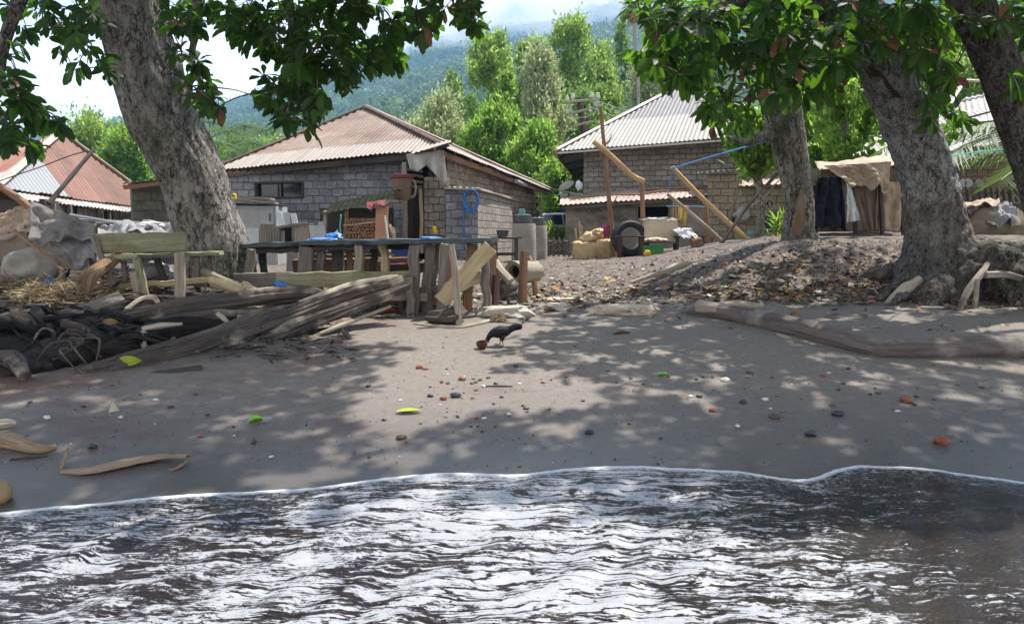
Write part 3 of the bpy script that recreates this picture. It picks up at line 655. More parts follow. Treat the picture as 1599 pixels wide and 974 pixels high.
def clouds():
    m = NT('mist_bank'); vol = m.n('VolumePrincipled', {'Color': (.97, .98, 1.0), 'Density': .0045, 'Anisotropy': .3}).outputs[0]; mat = m.done(None, vol)
    spots = [(650, 18, 330, 62), (800, -8, 360, 66), (950, -38, 340, 62), (1100, -60, 340, 66), (540, 40, 220, 46), (860, 22, 160, 16), (720, 40, 130, 17)]
    for i, (px, py, w, h) in enumerate(spots):
        Y = 1150 + 25 * i; c = at(px, py, Y); mb = MB(); mb.blob(c, (w * mpp(Y) / 2, 110, h * mpp(Y)), 4, .5, 2.2, i * 7.7)
        mb.build('cloud', mat, kind='stuff')
CLOUDS = True
if CLOUDS: clouds()
# ------------------------------------------------------------------ trees beyond the houses
def fluffy(name, label, px, ytop, Y, wpx, mat, n=9000, leaf=.3, shape=.62, low=.12, clumps=90, group='trees growing behind the houses', cat='tree', bark='bark_mid', hbase=None, clump_r=.55, sparse=0):
    b = gz(px, Y); top = at(px, ytop, Y).z; h = top - b.z; r = wpx * mpp(Y) / 2
    t = thing(name, label, cat, b, group)
    mb = MB(); mb.tube([b, b + V((.1, 0, h * .3)), b + V((-.1, .1, h * .62)), b + V((0, 0, h * .9))], [.035 * h * .5 + .05, .03 * h * .45 + .03, .12, .03], 8, 4, .1).build('trunk', M[bark], t)
    C, sc_ = [], []
    for i in range(clumps):
        u = R.random() ** .85; z = low + (1 - low) * u; pr = max(.12, math.sin(PI * (.10 + .84 * u) ** (1.55 * shape / .62 * .62 + .35))) ** .55
        a = R.uniform(0, 2 * PI); k = R.uniform(.35, 1.02) if i % 3 else R.uniform(0, .5); k *= 1 + .22 * n3(math.cos(a) * 1.5 + px, math.sin(a) * 1.5, z * 4)
        C.append((b.x + math.cos(a) * r * pr * k, b.y + math.sin(a) * r * pr * k, b.z + z * h)); sc_.append(R.uniform(.6, 1.25))
    C = np.array(C); n = int(n * 1.3); ix = NR.randint(0, clumps, n); s = np.array(sc_)[ix][:, None] * clump_r
    off = NR.normal(size=(n, 3)) * .55; P = C[ix] + off * s * np.array([[1, 1, 1.5]]) * max(.4, r / 2.2)
    ax = P - np.array([[b.x, b.y, b.z + h * .45]]); D = unit(unit(ax) * .6 + NR.normal(size=(n, 3)) * .6 + np.array([[0, 0, .35]])); N = unit(NR.normal(size=(n, 3)) + np.array([[0, -.3, .8]]))
    v, f = diamonds(P, D, N, leaf * NR.uniform(.6, 1.3, n), leaf * .48 * NR.uniform(.7, 1.2, n))
    add_np('crown', np_mesh('crown', v, f), M[mat], t)
    return t
fluffy('clove_tree', 'tall dense green tree rising just right of the rusty roof peak', 768, 64, 55, 100, 'leaf_clove', 13000, .32)
fluffy('clove_tree', 'pale silvery green tree standing before the taller green ones', 842, 92, 47, 92, 'leaf_pale', 12000, .27)
fluffy('clove_tree', 'tallest green tree, rounded top against the blue mountain', 888, 38, 62, 92, 'leaf_clove', 13000, .34)
fluffy('clove_tree', 'green tree leaning on the tallest one, nearest the power pole', 938, 70, 64, 84, 'leaf_clove', 11000, .34)
fluffy('clove_tree', 'light green tree behind the silvery one, only its top showing', 832, 72, 58, 80, 'leaf_clove', 9000, .32)
fluffy('clove_tree', 'olive tree behind the white roof, left of the thin bare trunk', 1012, 92, 60, 96, 'leaf_pale', 10000, .32)
fluffy('clove_tree', 'dark green tree behind the utility pole', 905, 150, 52, 96, 'leaf_clove2', 10000, .3)
fluffy('round_tree', 'small dark round tree high behind the others', 966, 42, 84, 36, 'leaf_clove2', 5000, .42)
fluffy('round_tree', 'yellowish low tree over the right slope of the rusty roof', 690, 158, 50, 96, 'leaf_pale', 9000, .28, shape=.8)
fluffy('round_tree', 'thin sparse tree left of the tall green ones', 715, 118, 60, 56, 'leaf_clove2', 2200, .34, clumps=40)
fluffy('climber_column', 'narrow leafy column of creeper in front of the silvery tree', 791, 112, 43, 26, 'leaf_bright', 4500, .25, clumps=45)
fluffy('broadleaf_tree', 'bright green leafy tree behind the brown block side wall', 775, 178, 39, 104, 'leaf_bright', 13000, .26, shape=.75)
fluffy('broadleaf_tree', 'bright green tree between the two houses, drooping left', 838, 205, 37, 82, 'leaf_bright', 12000, .24, shape=.75)
fluffy('green_bush', 'sunlit bush under the overhang of the white roofed house', 868, 262, 34.5, 62, 'leaf_bright', 8000, .2, shape=.8, cat='bush', group='bushes between the houses')
fluffy('round_tree', 'broad green tree above the red roof, left of the leaning trunk', 150, 190, 62, 110, 'leaf_clove', 9000, .36, shape=.8)
fluffy('round_tree', 'green tree behind the leaning trunk and above the shed', 215, 205, 58, 80, 'leaf_bright', 8000, .34, shape=.8)
fluffy('round_tree', 'low green tree at the left picture edge behind the red roof', 20, 226, 60, 90, 'leaf_clove', 6000, .36, shape=.8)
for i, (px, yt, Y, w) in enumerate([(655, 190, 75, 70), (600, 200, 90, 60), (330, 232, 80, 70), (430, 222, 100, 60), (290, 225, 85, 60), (380, 218, 110, 60)]):
    fluffy('round_tree', ['round pale tree just over the rusty roof slope', 'small tree low behind the rusty roof peak', 'tree right of the leaning trunk at roof height', 'far tree above the left eave of the rusty roof', 'tree half hidden by the leaning trunk', 'far tree among the palms left of the rusty roof'][i], px, yt, Y, w, ['leaf_pale', 'leaf_clove2', 'leaf_bright', 'leaf_clove', 'leaf_clove2', 'leaf_clove'][i], 4500, .4, shape=.85)
# foliage right of the white roofed house
fluffy('young_tree', 'slender yellow green tree left of the tarpaulin shack', 1315, 118, 19, 120, 'leaf_bright', 3600, .2, shape=.7, low=.35, clumps=60, clump_r=.4, group='young trees behind the shack', bark='bark_main')
fluffy('young_tree', 'bright leafy tree behind the lichen covered trunk', 1255, 150, 21.5, 120, 'leaf_bright', 5200, .22, shape=.8, low=.25, clumps=60, clump_r=.4, group='young trees behind the shack')
fluffy('young_tree', 'yellow green foliage hanging before the tall block wall', 1178, 178, 17.5, 92, 'leaf_bright', 3600, .2, shape=.8, low=.52, clumps=34, clump_r=.34, group='young trees behind the shack')
fluffy('round_tree', 'large dim green tree far behind the shack', 1290, 90, 40, 200, 'leaf_clove', 14000, .3, shape=.8)
fluffy('round_tree', 'large green tree behind the pale right roof', 1480, 70, 44, 200, 'leaf_clove', 12000, .32, shape=.8)
fluffy('round_tree', 'green tree filling the right picture edge behind the palm', 1610, 60, 36, 150, 'leaf_bright', 10000, .3, shape=.8)
def weeds(name, label, px, Y, w, h, n, mat, cat='plant', leaf=.16, wr=.5):
    b = gz(px, Y); P = np.array(b)[None] + NR.normal(size=(n, 3)) * np.array([[w * .3, w * .25, 0]]); P[:, 2] += NR.uniform(0, 1, n) ** 1.1 * h
    D = unit(NR.normal(size=(n, 3)) + np.array([[0, 0, .8]])); N = unit(NR.normal(size=(n, 3)) + np.array([[0, 0, .6]])); v, f = diamonds(P, D, N, leaf * NR.uniform(.6, 1.3, n), leaf * wr * NR.uniform(.7, 1.2, n))
    t = thing(name, label, cat, b); add_np('foliage', np_mesh('foliage', v, f), M[mat], t)
    mb = MB()
    for i in range(7):
        q = b + V((R.uniform(-.3, .3) * w, R.uniform(-.2, .2) * w, 0)); mb.tube([q, q + V((R.uniform(-.1, .1), 0, h * .8))], [.012, .006], 5, 1)
    mb.build('stem', M['wood_brown'], t)
weeds('leafy_plant', 'dark leafy plants before the silver car', 868, 27, 1.0, .8, 1100, 'leaf_bright', leaf=.17)
weeds('leafy_plant', 'yellow green plant beside the concrete drums', 851, 25.5, .4, 1.0, 420, 'leaf_bright')
weeds('spiky_plant', 'spiky grass tuft at the foot of the lichen covered trunk', 1212, 16, .3, .45, 90, 'leaf_bright', leaf=.3, wr=.12)
# ------------------------------------------------------------------ palms
def frond(P, D, L, droop, nl, lw, ll, acc, sag=.3):
    # leaflets along an arching rachis, collected as arrays
    D = V(D).normalized(); side = D.cross(V((0, 0, 1))).normalized(); pts = []
    for i in range(11):
        t = i / 10; pts.append(V(P) + D * L * t + V((0, 0, -droop * L * t * t)))
    for i in range(nl):
        t = .12 + .88 * i / nl; k = t * 10; a = min(9, int(k)); q = pts[a].lerp(pts[a + 1], k - a); d = (pts[a + 1] - pts[a]).normalized()
        for s in (-1, 1):
            dd = d * .55 + side * s * .8 + V((R.uniform(-.12, .12), R.uniform(-.12, .12), -sag + R.uniform(-.15, .1))); acc.append((tuple(q), tuple(dd), tuple(V((0, 0, 1)) + side * s * .4), ll * (1 - .75 * abs(t - .4) ** 1.3) * R.uniform(.8, 1.1), lw))
    return pts
def palm(name, label, base, h, lean, nf, L, nl, ll, lw, group=None, droop=.45, az=None, tr=.14):
    t = thing(name, label, 'palm', base, group); top = base + V((lean, 0, h)); mb = MB()
    mb.tube([base, base + V((lean * .2, 0, h * .4)), top], [tr * 1.4, tr, tr * .7], 9, 5, .06).build('trunk', M['bark_mid'], t)
    acc, mr = [], MB()
    for i in range(nf):
        a = 2 * PI * i / nf + R.uniform(-.2, .2) if az is None else az[i]; up = R.uniform(-.1, .9); dr = droop * R.uniform(.7, 1.4)
        pts = frond(top, V((math.cos(a), math.sin(a), up)), L * R.uniform(.85, 1.1), dr + up * .3, nl, lw, ll, acc)
        mr.tube(pts, [.03, .008] if len(pts) < 3 else [.035 - .0027 * j for j in range(11)], 5, 1)
    mr.build('frond_rib', M['palm'], t)
    A = [np.array(x, dtype=float) for x in zip(*acc)]; v, f = diamonds(A[0], A[1], A[2], A[3], A[4]); add_np('crown', np_mesh('crown', v, f), M['palm'], t)
    return t
proto = None
for i, (px, yt, Y) in enumerate([(332, 192, 98), (362, 205, 88), (398, 198, 108), (432, 206, 104), (310, 206, 92), (166, 196, 88), (272, 212, 95), (350, 224, 78), (410, 226, 84), (186, 214, 74)]):
    lab = ['tall coconut palm right of the leaning trunk', 'coconut palm lower in front of its taller neighbour', 'coconut palm midway between trunk and rusty roof', 'coconut palm nearest the rusty roof', 'coconut palm touching the edge of the leaning trunk', 'coconut palm above the red roof', 'coconut palm behind the leaning trunk', 'short palm low before the palm row', 'short palm just over the rusty left eave', 'palm peeking over the red roof right slope'][i]
    b = gz(px, Y); h = at(px, yt, Y).z - b.z
    if proto is None: proto = palm('coconut_palm', lab, b, h, .6, 15, 3.4, 22, 1.0, .08, 'coconut palms at the foot of the mountain'); ph = h
    else:
        c = copy_tree(proto); c.location = b; c.scale = (h / ph * .5 + .5,) * 2 + (h / ph,); c.rotation_euler = (0, 0, i * 1.3); c['label'] = lab
# the near palm at the right edge, its fronds reaching back into the picture
pb = gz(1760, 17.5); pt = at(1720, 215, 17.5)
palm('coconut_palm', 'near palm whose fronds hang beside the far right trunk', pb, pt.z - pb.z, pt.x - gz(1760, 17.5).x, 9, 4.8, 74, 1.15, .045, None, .3, az=[PI - .1, PI + .25, PI - .5, PI + .6, PI - .9, .4, 1.4, -1.2, PI + .05])
def dead_palm():
    b = gz(999, 70); t = thing('dead_palm', 'tall thin bare palm trunk with withered top behind the white roof', 'palm', b)
    top = at(990, 28, 70); mb = MB(); mb.tube([b, b.lerp(top, .5) + V((.1, 0, 0)), top], [.2, .15, .16], 9, 5, .05).build('trunk', M['wood_pale'], t)
    mb = MB(); mb.blob(top, (.42, .42, .5), 3, .5, 3)
    for i in range(12):
        a = i * .53; mb.tube([top, top + V((math.cos(a) * .4, math.sin(a) * .4, -.1)), top + V((math.cos(a) * .55, math.sin(a) * .5, -.8))], [.05, .04, .01], 5, 3)
    mb.build('crown', M['wood_brown'], t)
dead_palm()
# ------------------------------------------------------------------ the big beach trees
def in_poly(x, y, P):
    c = False; j = len(P) - 1
    for i in range(len(P)):
        (xi, yi), (xj, yj) = P[i], P[j]
        if (yi > y) != (yj > y) and x < (xj - xi) * (y - yi) / (yj - yi) + xi: c = not c
        j = i
    return c
def in_view(q, m=55):
    px, py = proj(q); return -m < px < 1599 + m and py > -m and py < 974
def sample_poly(poly, n, Y0, Y1):
    xs = [p[0] for p in poly]; ys = [p[1] for p in poly]; out = []
    while len(out) < n:
        x, y = R.uniform(min(xs), max(xs)), R.uniform(min(ys), max(ys))
        if in_poly(x, y, poly): out.append(at(x, y, R.uniform(Y0, Y1)))
    return out
def sample_ell(c, r, n, keep=lambda q: True):
    out = []; tries = 0
    while len(out) < n and tries < n * 60:
        tries += 1; d = V((R.gauss(0, 1), R.gauss(0, 1), R.gauss(0, 1))).normalized() * R.random() ** .4; q = V((c[0] + d.x * r[0], c[1] + d.y * r[1], c[2] + d.z * r[2]))
        if not in_view(q) and keep(q): out.append(q)
    return out
def foliage(t, limbs, ros, mat, L=.22, k=(7, 11), bark='root', W=.46):
    # limbs: list of (points, r0, r1); every rosette of leaves hangs on a twig from the nearest limb
    mbs = []; LP = []
    for i, (pts, r0, r1) in enumerate(limbs):
        m = len(pts); mb = MB(); mb.tube(pts, [lerp(r0, r1, j / (m - 1)) for j in range(m)], 9, 5, .15); mbs.append(mb)
        for q in catmull([V(p) for p in pts], 8): LP.append((q, i))
    arr = np.array([tuple(q) for q, _ in LP]); P, D, N, LL = [], [], [], []
    ros = sorted(ros, key=lambda q: float(((arr - np.array(q)[None]) ** 2).sum(1).min())); lev = [0] * len(LP)
    for q in ros:
        # twigs branch off earlier twigs, so the crown forks outwards from its limbs
        cost = np.sqrt(((arr - np.array(q)[None]) ** 2).sum(1)) + .10 * np.array(lev); j = int(np.argmin(cost)); a, li = LP[j]; d = q - a
        if d.length > .08:
            r = .005 + .009 * min(1.2, d.length); m_ = a.lerp(q, .55) + V((R.uniform(-.06, .06), R.uniform(-.06, .06), .05)) * d.length; mbs[li].tube([a, m_, q], [r, r * .7, .004], 5, 3)
            LP += [(m_, li), (q, li)]; lev += [lev[j] + .5, lev[j] + 1]; arr = np.vstack([arr, [tuple(m_), tuple(q)]])
        ax = (d.normalized() * .6 + V((R.uniform(-.4, .4), R.uniform(-.4, .4), R.uniform(-.35, .5)))).normalized(); _, s, u = frame(ax); n = R.randint(*k)
        for m in range(n):
            th = 2 * PI * m / n + R.uniform(-.3, .3); dd = (s * math.cos(th) + u * math.sin(th)) * R.uniform(.7, 1.0) + ax * R.uniform(.2, .8) + V((0, 0, -.28))
            P.append(tuple(q - ax * R.uniform(0, .09))); D.append(tuple(dd)); N.append(tuple(ax * .8 + V((R.uniform(-.4, .4), R.uniform(-.4, .4), .7)))); LL.append(L * R.uniform(.6, 1.2))
    for mb in mbs: mb.build('branch', M[bark], t)
    LL = np.array(LL); v, tr, qd = broad(np.array(P), np.array(D), np.array(N), LL, LL * W * NR.uniform(.85, 1.15, len(LL)))
    add_np('crown', np_mesh('crown', v, qd, tr, True), M[mat], t)
def trunk(t, spine, n=28, roots=(), vox=.03, mat='bark_big', disp=(.07, .16), jit=.12, bk=0):
    if bk:
        mb = MB(); mb.tube([p for p, r in spine], [r for p, r in spine], 110, 30, jit, .9, bk=bk)
        for pts, rr in roots: mb.tube(pts, rr, 30, 14, .25, 2, bk=bk * 1.3)
        return mb.build('trunk', M[mat], t, ang=180)
    mb = MB(); mb.tube([p for p, r in spine], [r for p, r in spine], n, 6, jit, .9)
    for pts, rr in roots: mb.tube(pts, rr, 12, 6, .25, 2)
    o = mb.build('trunk', M[mat], t); remesh(o, vox, 3); displace(o, disp[0], disp[1]); return o
# leaning tree on the left
Y1 = 11.2; b1 = gz(330, Y1)
t1 = thing('beach_tree', 'huge grey trunk leaning left behind the long table, with hanging leafy branches', 'tree', b1, 'big trees along the shore')
pw = lambda px, py, w, Y: (at(px, py, Y), w * mpp(Y) / 2)
sp1 = [(b1 + V((.05, 0, -.3)), .62), pw(338, 400, 104, Y1), pw(323, 345, 94, Y1 - .05), pw(298, 270, 95, Y1 - .15), pw(258, 190, 99, Y1 - .3), pw(222, 90, 98, Y1 - .5), pw(197, 0, 92, Y1 - .7), pw(178, -90, 86, Y1 - .9), pw(172, -190, 74, Y1 - 1), pw(180, -330, 50, Y1 - 1.2)]
trunk(t1, sp1, bk=.05, roots=[([gz(345, Y1, .3), gz(385, Y1 - .3, .1), gz(402, Y1 - .4, -.08)], [.3, .15, .08]), ([gz(320, Y1, .25), gz(290, Y1 - .3, .06), gz(270, Y1 - .4, -.08)], [.26, .14, .08])])
T1P = [([(0, 0), (150, 0), (140, 55), (120, 105), (60, 60), (0, 90)], 26), ([(-60, 110), (40, 100), (55, 150), (108, 165), (112, 185), (60, 232), (-60, 245)], 62), ([(100, 60), (165, 20), (170, 118), (112, 112)], 11),
       ([(250, 0), (345, 0), (335, 30), (292, 45), (332, 120), (345, 168), (308, 176), (268, 110)], 36), ([(345, 0), (700, 0), (688, 42), (640, 80), (590, 120), (520, 105), (470, 110), (400, 85), (352, 40)], 165), ([(440, 85), (560, 100), (540, 140), (508, 150), (500, 205), (455, 190), (400, 172), (392, 130)], 60), ([(712, -5), (745, -5), (762, 38), (745, 44), (720, 20)], 11), ([(360, -60), (760, -60), (760, -10), (360, -10)], 30)]
ros1 = []
for poly, n in T1P: ros1 += sample_poly(poly, n, 7.6, 10.2)
ros1 += sample_ell((-5.2, 9.6, 6.6), (5.0, 3.6, 1.9), 560, lambda q: q.x < .6) + sample_ell((-1.0, 8.1, 5.4), (2.6, 1.9, .8), 800, lambda q: q.x < .7) + sample_ell((-1.0, 6.4, 5.1), (2.4, 1.2, .7), 300, lambda q: q.x < 1.6 and (q.x < .6 or q.y < 7.6))
tp = sp1[7][0]
foliage(t1, [([tp, at(330, -150, 9.8), at(460, -80, 9.2), at(580, -30, 8.9), at(680, -20, 8.8), at(735, 5, 8.8)], .2, .03), ([at(420, -95, 9.3), at(450, 0, 9.0), at(462, 80, 8.9), at(470, 140, 8.8), at(498, 190, 8.8)], .07, .012),
             ([sp1[6][0], at(285, -60, 9.8), at(310, 20, 9.6), at(300, 90, 9.5), at(322, 140, 9.4)], .09, .015), ([tp, at(90, -120, 9.6), at(30, 0, 9), at(0, 110, 8.6), at(40, 180, 8.5)], .14, .02), ([at(100, -110, 9.6), at(140, -20, 9.4), at(135, 70, 9.3)], .06, .012),
             ([sp1[8][0], V((-6.5, 9, 6.8)), V((-8.6, 8.6, 7.2))], .2, .04), ([sp1[8][0], V((-4, 8, 6.6)), V((-3, 6.6, 6.6)), V((-2.2, 5.6, 6.4))], .2, .04), ([sp1[9][0], V((-4.6, 10.5, 7.8)), V((-3, 11.6, 7.7)), V((-2.4, 12.8, 7))], .16, .04), ([sp1[8][0], V((-2.6, 8.0, 6.2)), V((-1.0, 6.4, 5.6)), V((.2, 5.4, 5.2))], .16, .03), ([sp1[8][0], V((-2.6, 9, 6.2)), V((-.8, 8.6, 5.6)), V((.4, 8.3, 5.4))], .16, .03)], ros1, 'leaf_big', .175)
# main right tree with spreading roots
Y3 = 11.2; b3 = gz(1462, Y3)
t3 = thing('beach_tree', 'pale spotted trunk with big exposed roots at the bank edge', 'tree', b3, 'big trees along the shore')
sp3 = [(b3 + V((0, 0, -.25)), .62), pw(1466, 428, 132, Y3), pw(1466, 392, 102, Y3), pw(1462, 345, 85, Y3), pw(1447, 270, 78, Y3 - .1), pw(1418, 190, 74, Y3 - .2), pw(1382, 110, 72, Y3 - .35), pw(1352, 45, 66, Y3 - .5), pw(1335, -40, 54, Y3 - .7), pw(1325, -160, 40, Y3 - 1)]
g3 = lambda px, Y, dz: gz(px, Y, dz)
roots3 = [([at(1480, 395, Y3), g3(1530, 10.9, .46), g3(1565, 10.7, .44), g3(1590, 10.5, .26), g3(1612, 10.3, -.1)], [.34, .24, .19, .16, .10]), ([at(1470, 420, Y3 - .3), g3(1510, 10.7, .36), g3(1552, 10.45, .34), g3(1578, 10.3, .12), g3(1584, 10.2, -.1)], [.2, .11, .085, .07, .05]), ([at(1480, 400, Y3 - .3), g3(1540, 10.8, .52), g3(1600, 10.6, .40), g3(1640, 10.4, .1), g3(1650, 10.3, -.1)], [.2, .10, .09, .07, .05]), ([at(1455, 425, Y3 - .4), g3(1432, 10.7, .2), g3(1400, 10.4, .06), g3(1378, 10.3, -.05)], [.18, .09, .06, .03]), ([at(1468, 430, Y3 - .4), g3(1475, 10.6, .16), g3(1490, 10.35, .03), g3(1500, 10.25, -.05)], [.2, .11, .07, .04]), ([at(1500, 405, Y3), g3(1560, 11.2, .34), g3(1640, 11.3, .12), g3(1700, 11.2, -.1)], [.36, .26, .16, .1]),
          ([at(1445, 425, Y3), g3(1412, 10.9, .14), g3(1385, 10.7, .05), g3(1360, 10.6, -.06)], [.3, .15, .09, .05]), ([at(1435, 415, Y3), g3(1405, 11.3, .16), g3(1370, 11.4, .04), g3(1335, 11.4, -.05)], [.26, .14, .09, .05]),
          ([at(1460, 440, Y3 - .2), g3(1447, 10.6, .1), g3(1440, 10.35, -.1)], [.34, .24, .14]), ([g3(1575, 10.6, .34), g3(1600, 10.4, .1), g3(1596, 10.25, -.1)], [.22, .16, .1])]
o3 = trunk(t3, sp3, roots=roots3, mat='bark_main', disp=(.085, .13), vox=.026)
MB().tube([at(1345, 92, Y3 - .66), at(1368, 120, Y3 - .55), at(1392, 150, Y3 - .5), at(1406, 162, Y3 - .44)], [.05, .1, .12, .06], 12, 4, .3, 4, flat=.25).build('trunk_scar', M['heartwood'], t3)
mb = MB(); mb.tube([g3(1536, 10.5, .5), g3(1528, 10.35, .42), g3(1508, 10.2, .22), g3(1496, 10.1, -.04)], [.035, .045, .05, .04], 9, 5, .2, 4, .2); mb.tube([g3(1534, 10.3, .40), g3(1565, 10.3, .40), g3(1590, 10.35, .34)], [.05, .05, .04], 9, 5, .2)
mb.tube([g3(1522, 10.2, .36), g3(1521, 10.15, .15), g3(1520, 10.1, -.04)], [.03, .033, .03], 8, 4, .2); mb.build('bare_root', M['driftwood_pale'], t3)
mb = MB(); mb.tube([g3(1432, 10.55, .28), g3(1412, 10.5, .17), g3(1392, 10.45, .04), g3(1380, 10.4, -.03)], [.06, .075, .05, .03], 9, 5, .35, 5, .3); mb.build('bare_root', M['driftwood_pale'], t3)
TP = [([(985, 0), (1599, 0), (1640, 60), (1560, 45), (1500, 35), (1470, 100), (1420, 120), (1380, 75), (1340, 95), (1290, 145), (1200, 150), (1150, 130), (1110, 125), (1050, 100), (1010, 40)], 340), ([(985, 75), (1090, 80), (1110, 140), (1065, 130), (1000, 100)], 28), ([(1095, 135), (1165, 145), (1185, 195), (1140, 195), (1120, 205), (1098, 160)], 18), ([(1452, 150), (1500, 165), (1510, 190), (1480, 205), (1452, 195)], 8), ([(1440, 95), (1490, 85), (1490, 140), (1440, 140)], 9), ([(975, -40), (1010, -10), (1010, 10), (975, 10)], 6), ([(1000, -70), (1650, -70), (1650, -5), (1000, -5)], 55), ([(1560, 120), (1640, 100), (1640, 170), (1590, 150)], 4)]
ros = []
for poly, n in TP: ros += sample_poly(poly, n, 8.0, 11.6)
ros += sample_ell((6.4, 9.6, 6.5), (4.4, 3.6, 2.0), 480, lambda q: q.x > 2.7) + sample_ell((4.6, 7.0, 5.3), (3.6, 1.5, .9), 780, lambda q: q.x > 2.5 or q.y < 7.7) + sample_ell((6.3, 13.8, 7.2), (2.2, 1.8, 1.4), 140)
# middle right tree
Y2 = 13.6; b2 = gz(1246, Y2)
t2 = thing('beach_tree', 'slim lichen covered trunk with a bare brown wound left of the shack', 'tree', b2, 'big trees along the shore')
sp2 = [(b2 + V((0, 0, -.2)), .4), pw(1246, 362, 46, Y2), pw(1248, 320, 42, Y2), pw(1240, 260, 46, Y2), pw(1226, 195, 52, Y2 - .1), pw(1213, 140, 54, Y2 - .2), pw(1202, 70, 50, Y2 - .3), pw(1190, -20, 42, Y2 - .6), pw(1180, -130, 28, Y2 - 1)]
trunk(t2, sp2, bk=.055, mat='bark_mid', disp=(.06, .13), vox=.028)
MB().tube([at(1250, 300, Y2 - .27), at(1250, 325, Y2 - .28), at(1246, 352, Y2 - .27), at(1246, 366, Y2 - .24)], [.03, .12, .17, .13], 20, 8, .35, 4, flat=.3).build('trunk_scar', M['raw_wood'], t2)
MB().tube([at(1228, 212, Y2 - .1), at(1195, 212, Y2 - .2), at(1165, 222, Y2 - .3), at(1135, 214, Y2 - .4)], [.14, .1, .07, .03], 9, 5, .2).build('branch', M['bark_mid'], t2)
# far right trunk
Y4 = 10.0; b4 = gz(1655, Y4)
t4 = thing('beach_tree', 'brown trunk leaning in from the right picture edge', 'tree', b4, 'big trees along the shore')
sp4 = [(b4 + V((0, 0, -.2)), .38), pw(1655, 395, 74, Y4), pw(1628, 290, 62, Y4), pw(1596, 200, 61, Y4), pw(1563, 110, 61, Y4 - .1), pw(1532, 40, 61, Y4 - .2), pw(1508, -30, 64, Y4 - .3), pw(1490, -150, 46, Y4 - .5)]
trunk(t4, sp4, bk=.045, mat='bark_end', disp=(.05, .12))
split = lambda f: [q for q in ros if f(q)]
r2 = split(lambda q: (proj(q)[0] < 1210 and q.y > 9.9) or q.y > 12); s2 = set(map(id, r2)); r4 = [q for q in ros if id(q) not in s2 and proj(q)[0] > 1480]; s4 = set(map(id, r4)); r3 = [q for q in ros if id(q) not in s2 and id(q) not in s4]
foliage(t2, [([sp2[6][0], at(1130, 20, 12.2), at(1060, 40, 11.3), at(1010, 60, 11)], .1, .02), ([sp2[7][0], at(1100, -60, 11.8), at(1020, -30, 11)], .09, .02), ([sp2[8][0], V((5.5, 13.5, 6.9)), V((7.2, 14, 7.2))], .12, .03), ([sp2[8][0], V((5, 14.6, 7.6)), V((6, 15.4, 7.6))], .1, .03), ([at(1190, 130, Y2 - .3), at(1150, 140, 12.5), at(1130, 180, 11.5)], .05, .012)], r2, 'leaf_right', .22, W=.42)
foliage(t3, [([sp3[7][0], at(1270, 10, 10.1), at(1170, 0, 9.6), at(1080, 30, 9.2), at(1010, 60, 9.1)], .17, .02), ([sp3[6][0], at(1330, 90, 10.2), at(1290, 100, 9.6), at(1240, 110, 9.3)], .06, .012), ([sp3[8][0], at(1230, -90, 9.6), at(1100, -60, 9)], .14, .03), ([sp3[7][0], at(1400, 20, 10.2), at(1450, 30, 9.6)], .12, .03), ([sp3[8][0], V((4.8, 8.4, 5.8)), V((4.6, 6.6, 5.9))], .14, .03), ([sp3[9][0], V((5.4, 8, 6.4)), V((5.9, 6.2, 6.2))], .12, .03), ([sp3[8][0], V((4.2, 8.2, 5.6)), V((3.4, 7.2, 5.3)), V((1.8, 6.7, 5.2))], .12, .03), ([at(1140, -10, 9.5), at(1150, 80, 9.4), at(1140, 160, 9.3)], .03, .01)], r3, 'leaf_right', .215, W=.42)
foliage(t4, [([sp4[5][0], at(1480, 60, 9.6), at(1465, 130, 9.5), at(1480, 180, 9.5)], .05, .012), ([sp4[6][0], at(1580, -20, 9.5), at(1640, 40, 9.2)], .09, .02), ([sp4[7][0], V((7.5, 8.4, 6)), V((8.6, 7.4, 6.2))], .12, .03), ([sp4[7][0], V((7.4, 10.5, 6.6)), V((9, 11, 6.8))], .12, .03)], r4, 'leaf_right', .215, W=.42)
# ------------------------------------------------------------------ houses
def on_wall(p0, p1, px, py):
    # metres along the wall and world height of the wall point seen at a photo pixel
    p0, p1 = V((p0[0], p0[1])), V((p1[0], p1[1])); d = (p1 - p0).normalized(); q = at(px, py, 10) - V((0, 0, H))
    # solve  k*q.xy = p0 + u*d
    det = q.x * -d.y + q.y * d.x; k = (p0.x * -d.y + p0.y * d.x) / det; u = (V((q.x, q.y)) * k - p0).dot(d)
    return u, H + q.z * k
def hole(p0, p1, x0, y0, x1, y1):
    a, b = on_wall(p0, p1, x0, y1), on_wall(p0, p1, x1, y0); return (a[0], b[0], a[1], b[1])
def wpt(p0, p1, u, z, out=0):
    p0, p1 = V((p0[0], p0[1], 0)), V((p1[0], p1[1], 0)); d = (p1 - p0).normalized(); n = V((-d.y, d.x, 0)); n = n if n.y < 0 else -n
    q = p0 + d * u + n * out; return V((q.x, q.y, z))
def cap(t, a, b, mat, r=.09, name='ridge_cap', lift=.05):
    a, b = V(a) + V((0, 0, lift)), V(b) + V((0, 0, lift)); mb = MB(); mb.tube([a, a.lerp(b, .33), a.lerp(b, .66), b], [r] * 4, 8, 3, .15, 3, flat=.45); return mb.build(name, M[mat], t)
def pane(t, p0, p1, h, mat='glass_dark', inset=-.1, name='pane'):
    u0, u1, z0, z1 = h; mb = MB(); q = [wpt(p0, p1, u0 - .02, z0 - .02, inset), wpt(p0, p1, u1 + .02, z0 - .02, inset), wpt(p0, p1, u1 + .02, z1 + .02, inset), wpt(p0, p1, u0 - .02, z1 + .02, inset)]
    mb.add(q, [(0, 1, 2, 3)]); return mb.build(name, M[mat], t, smooth=False)
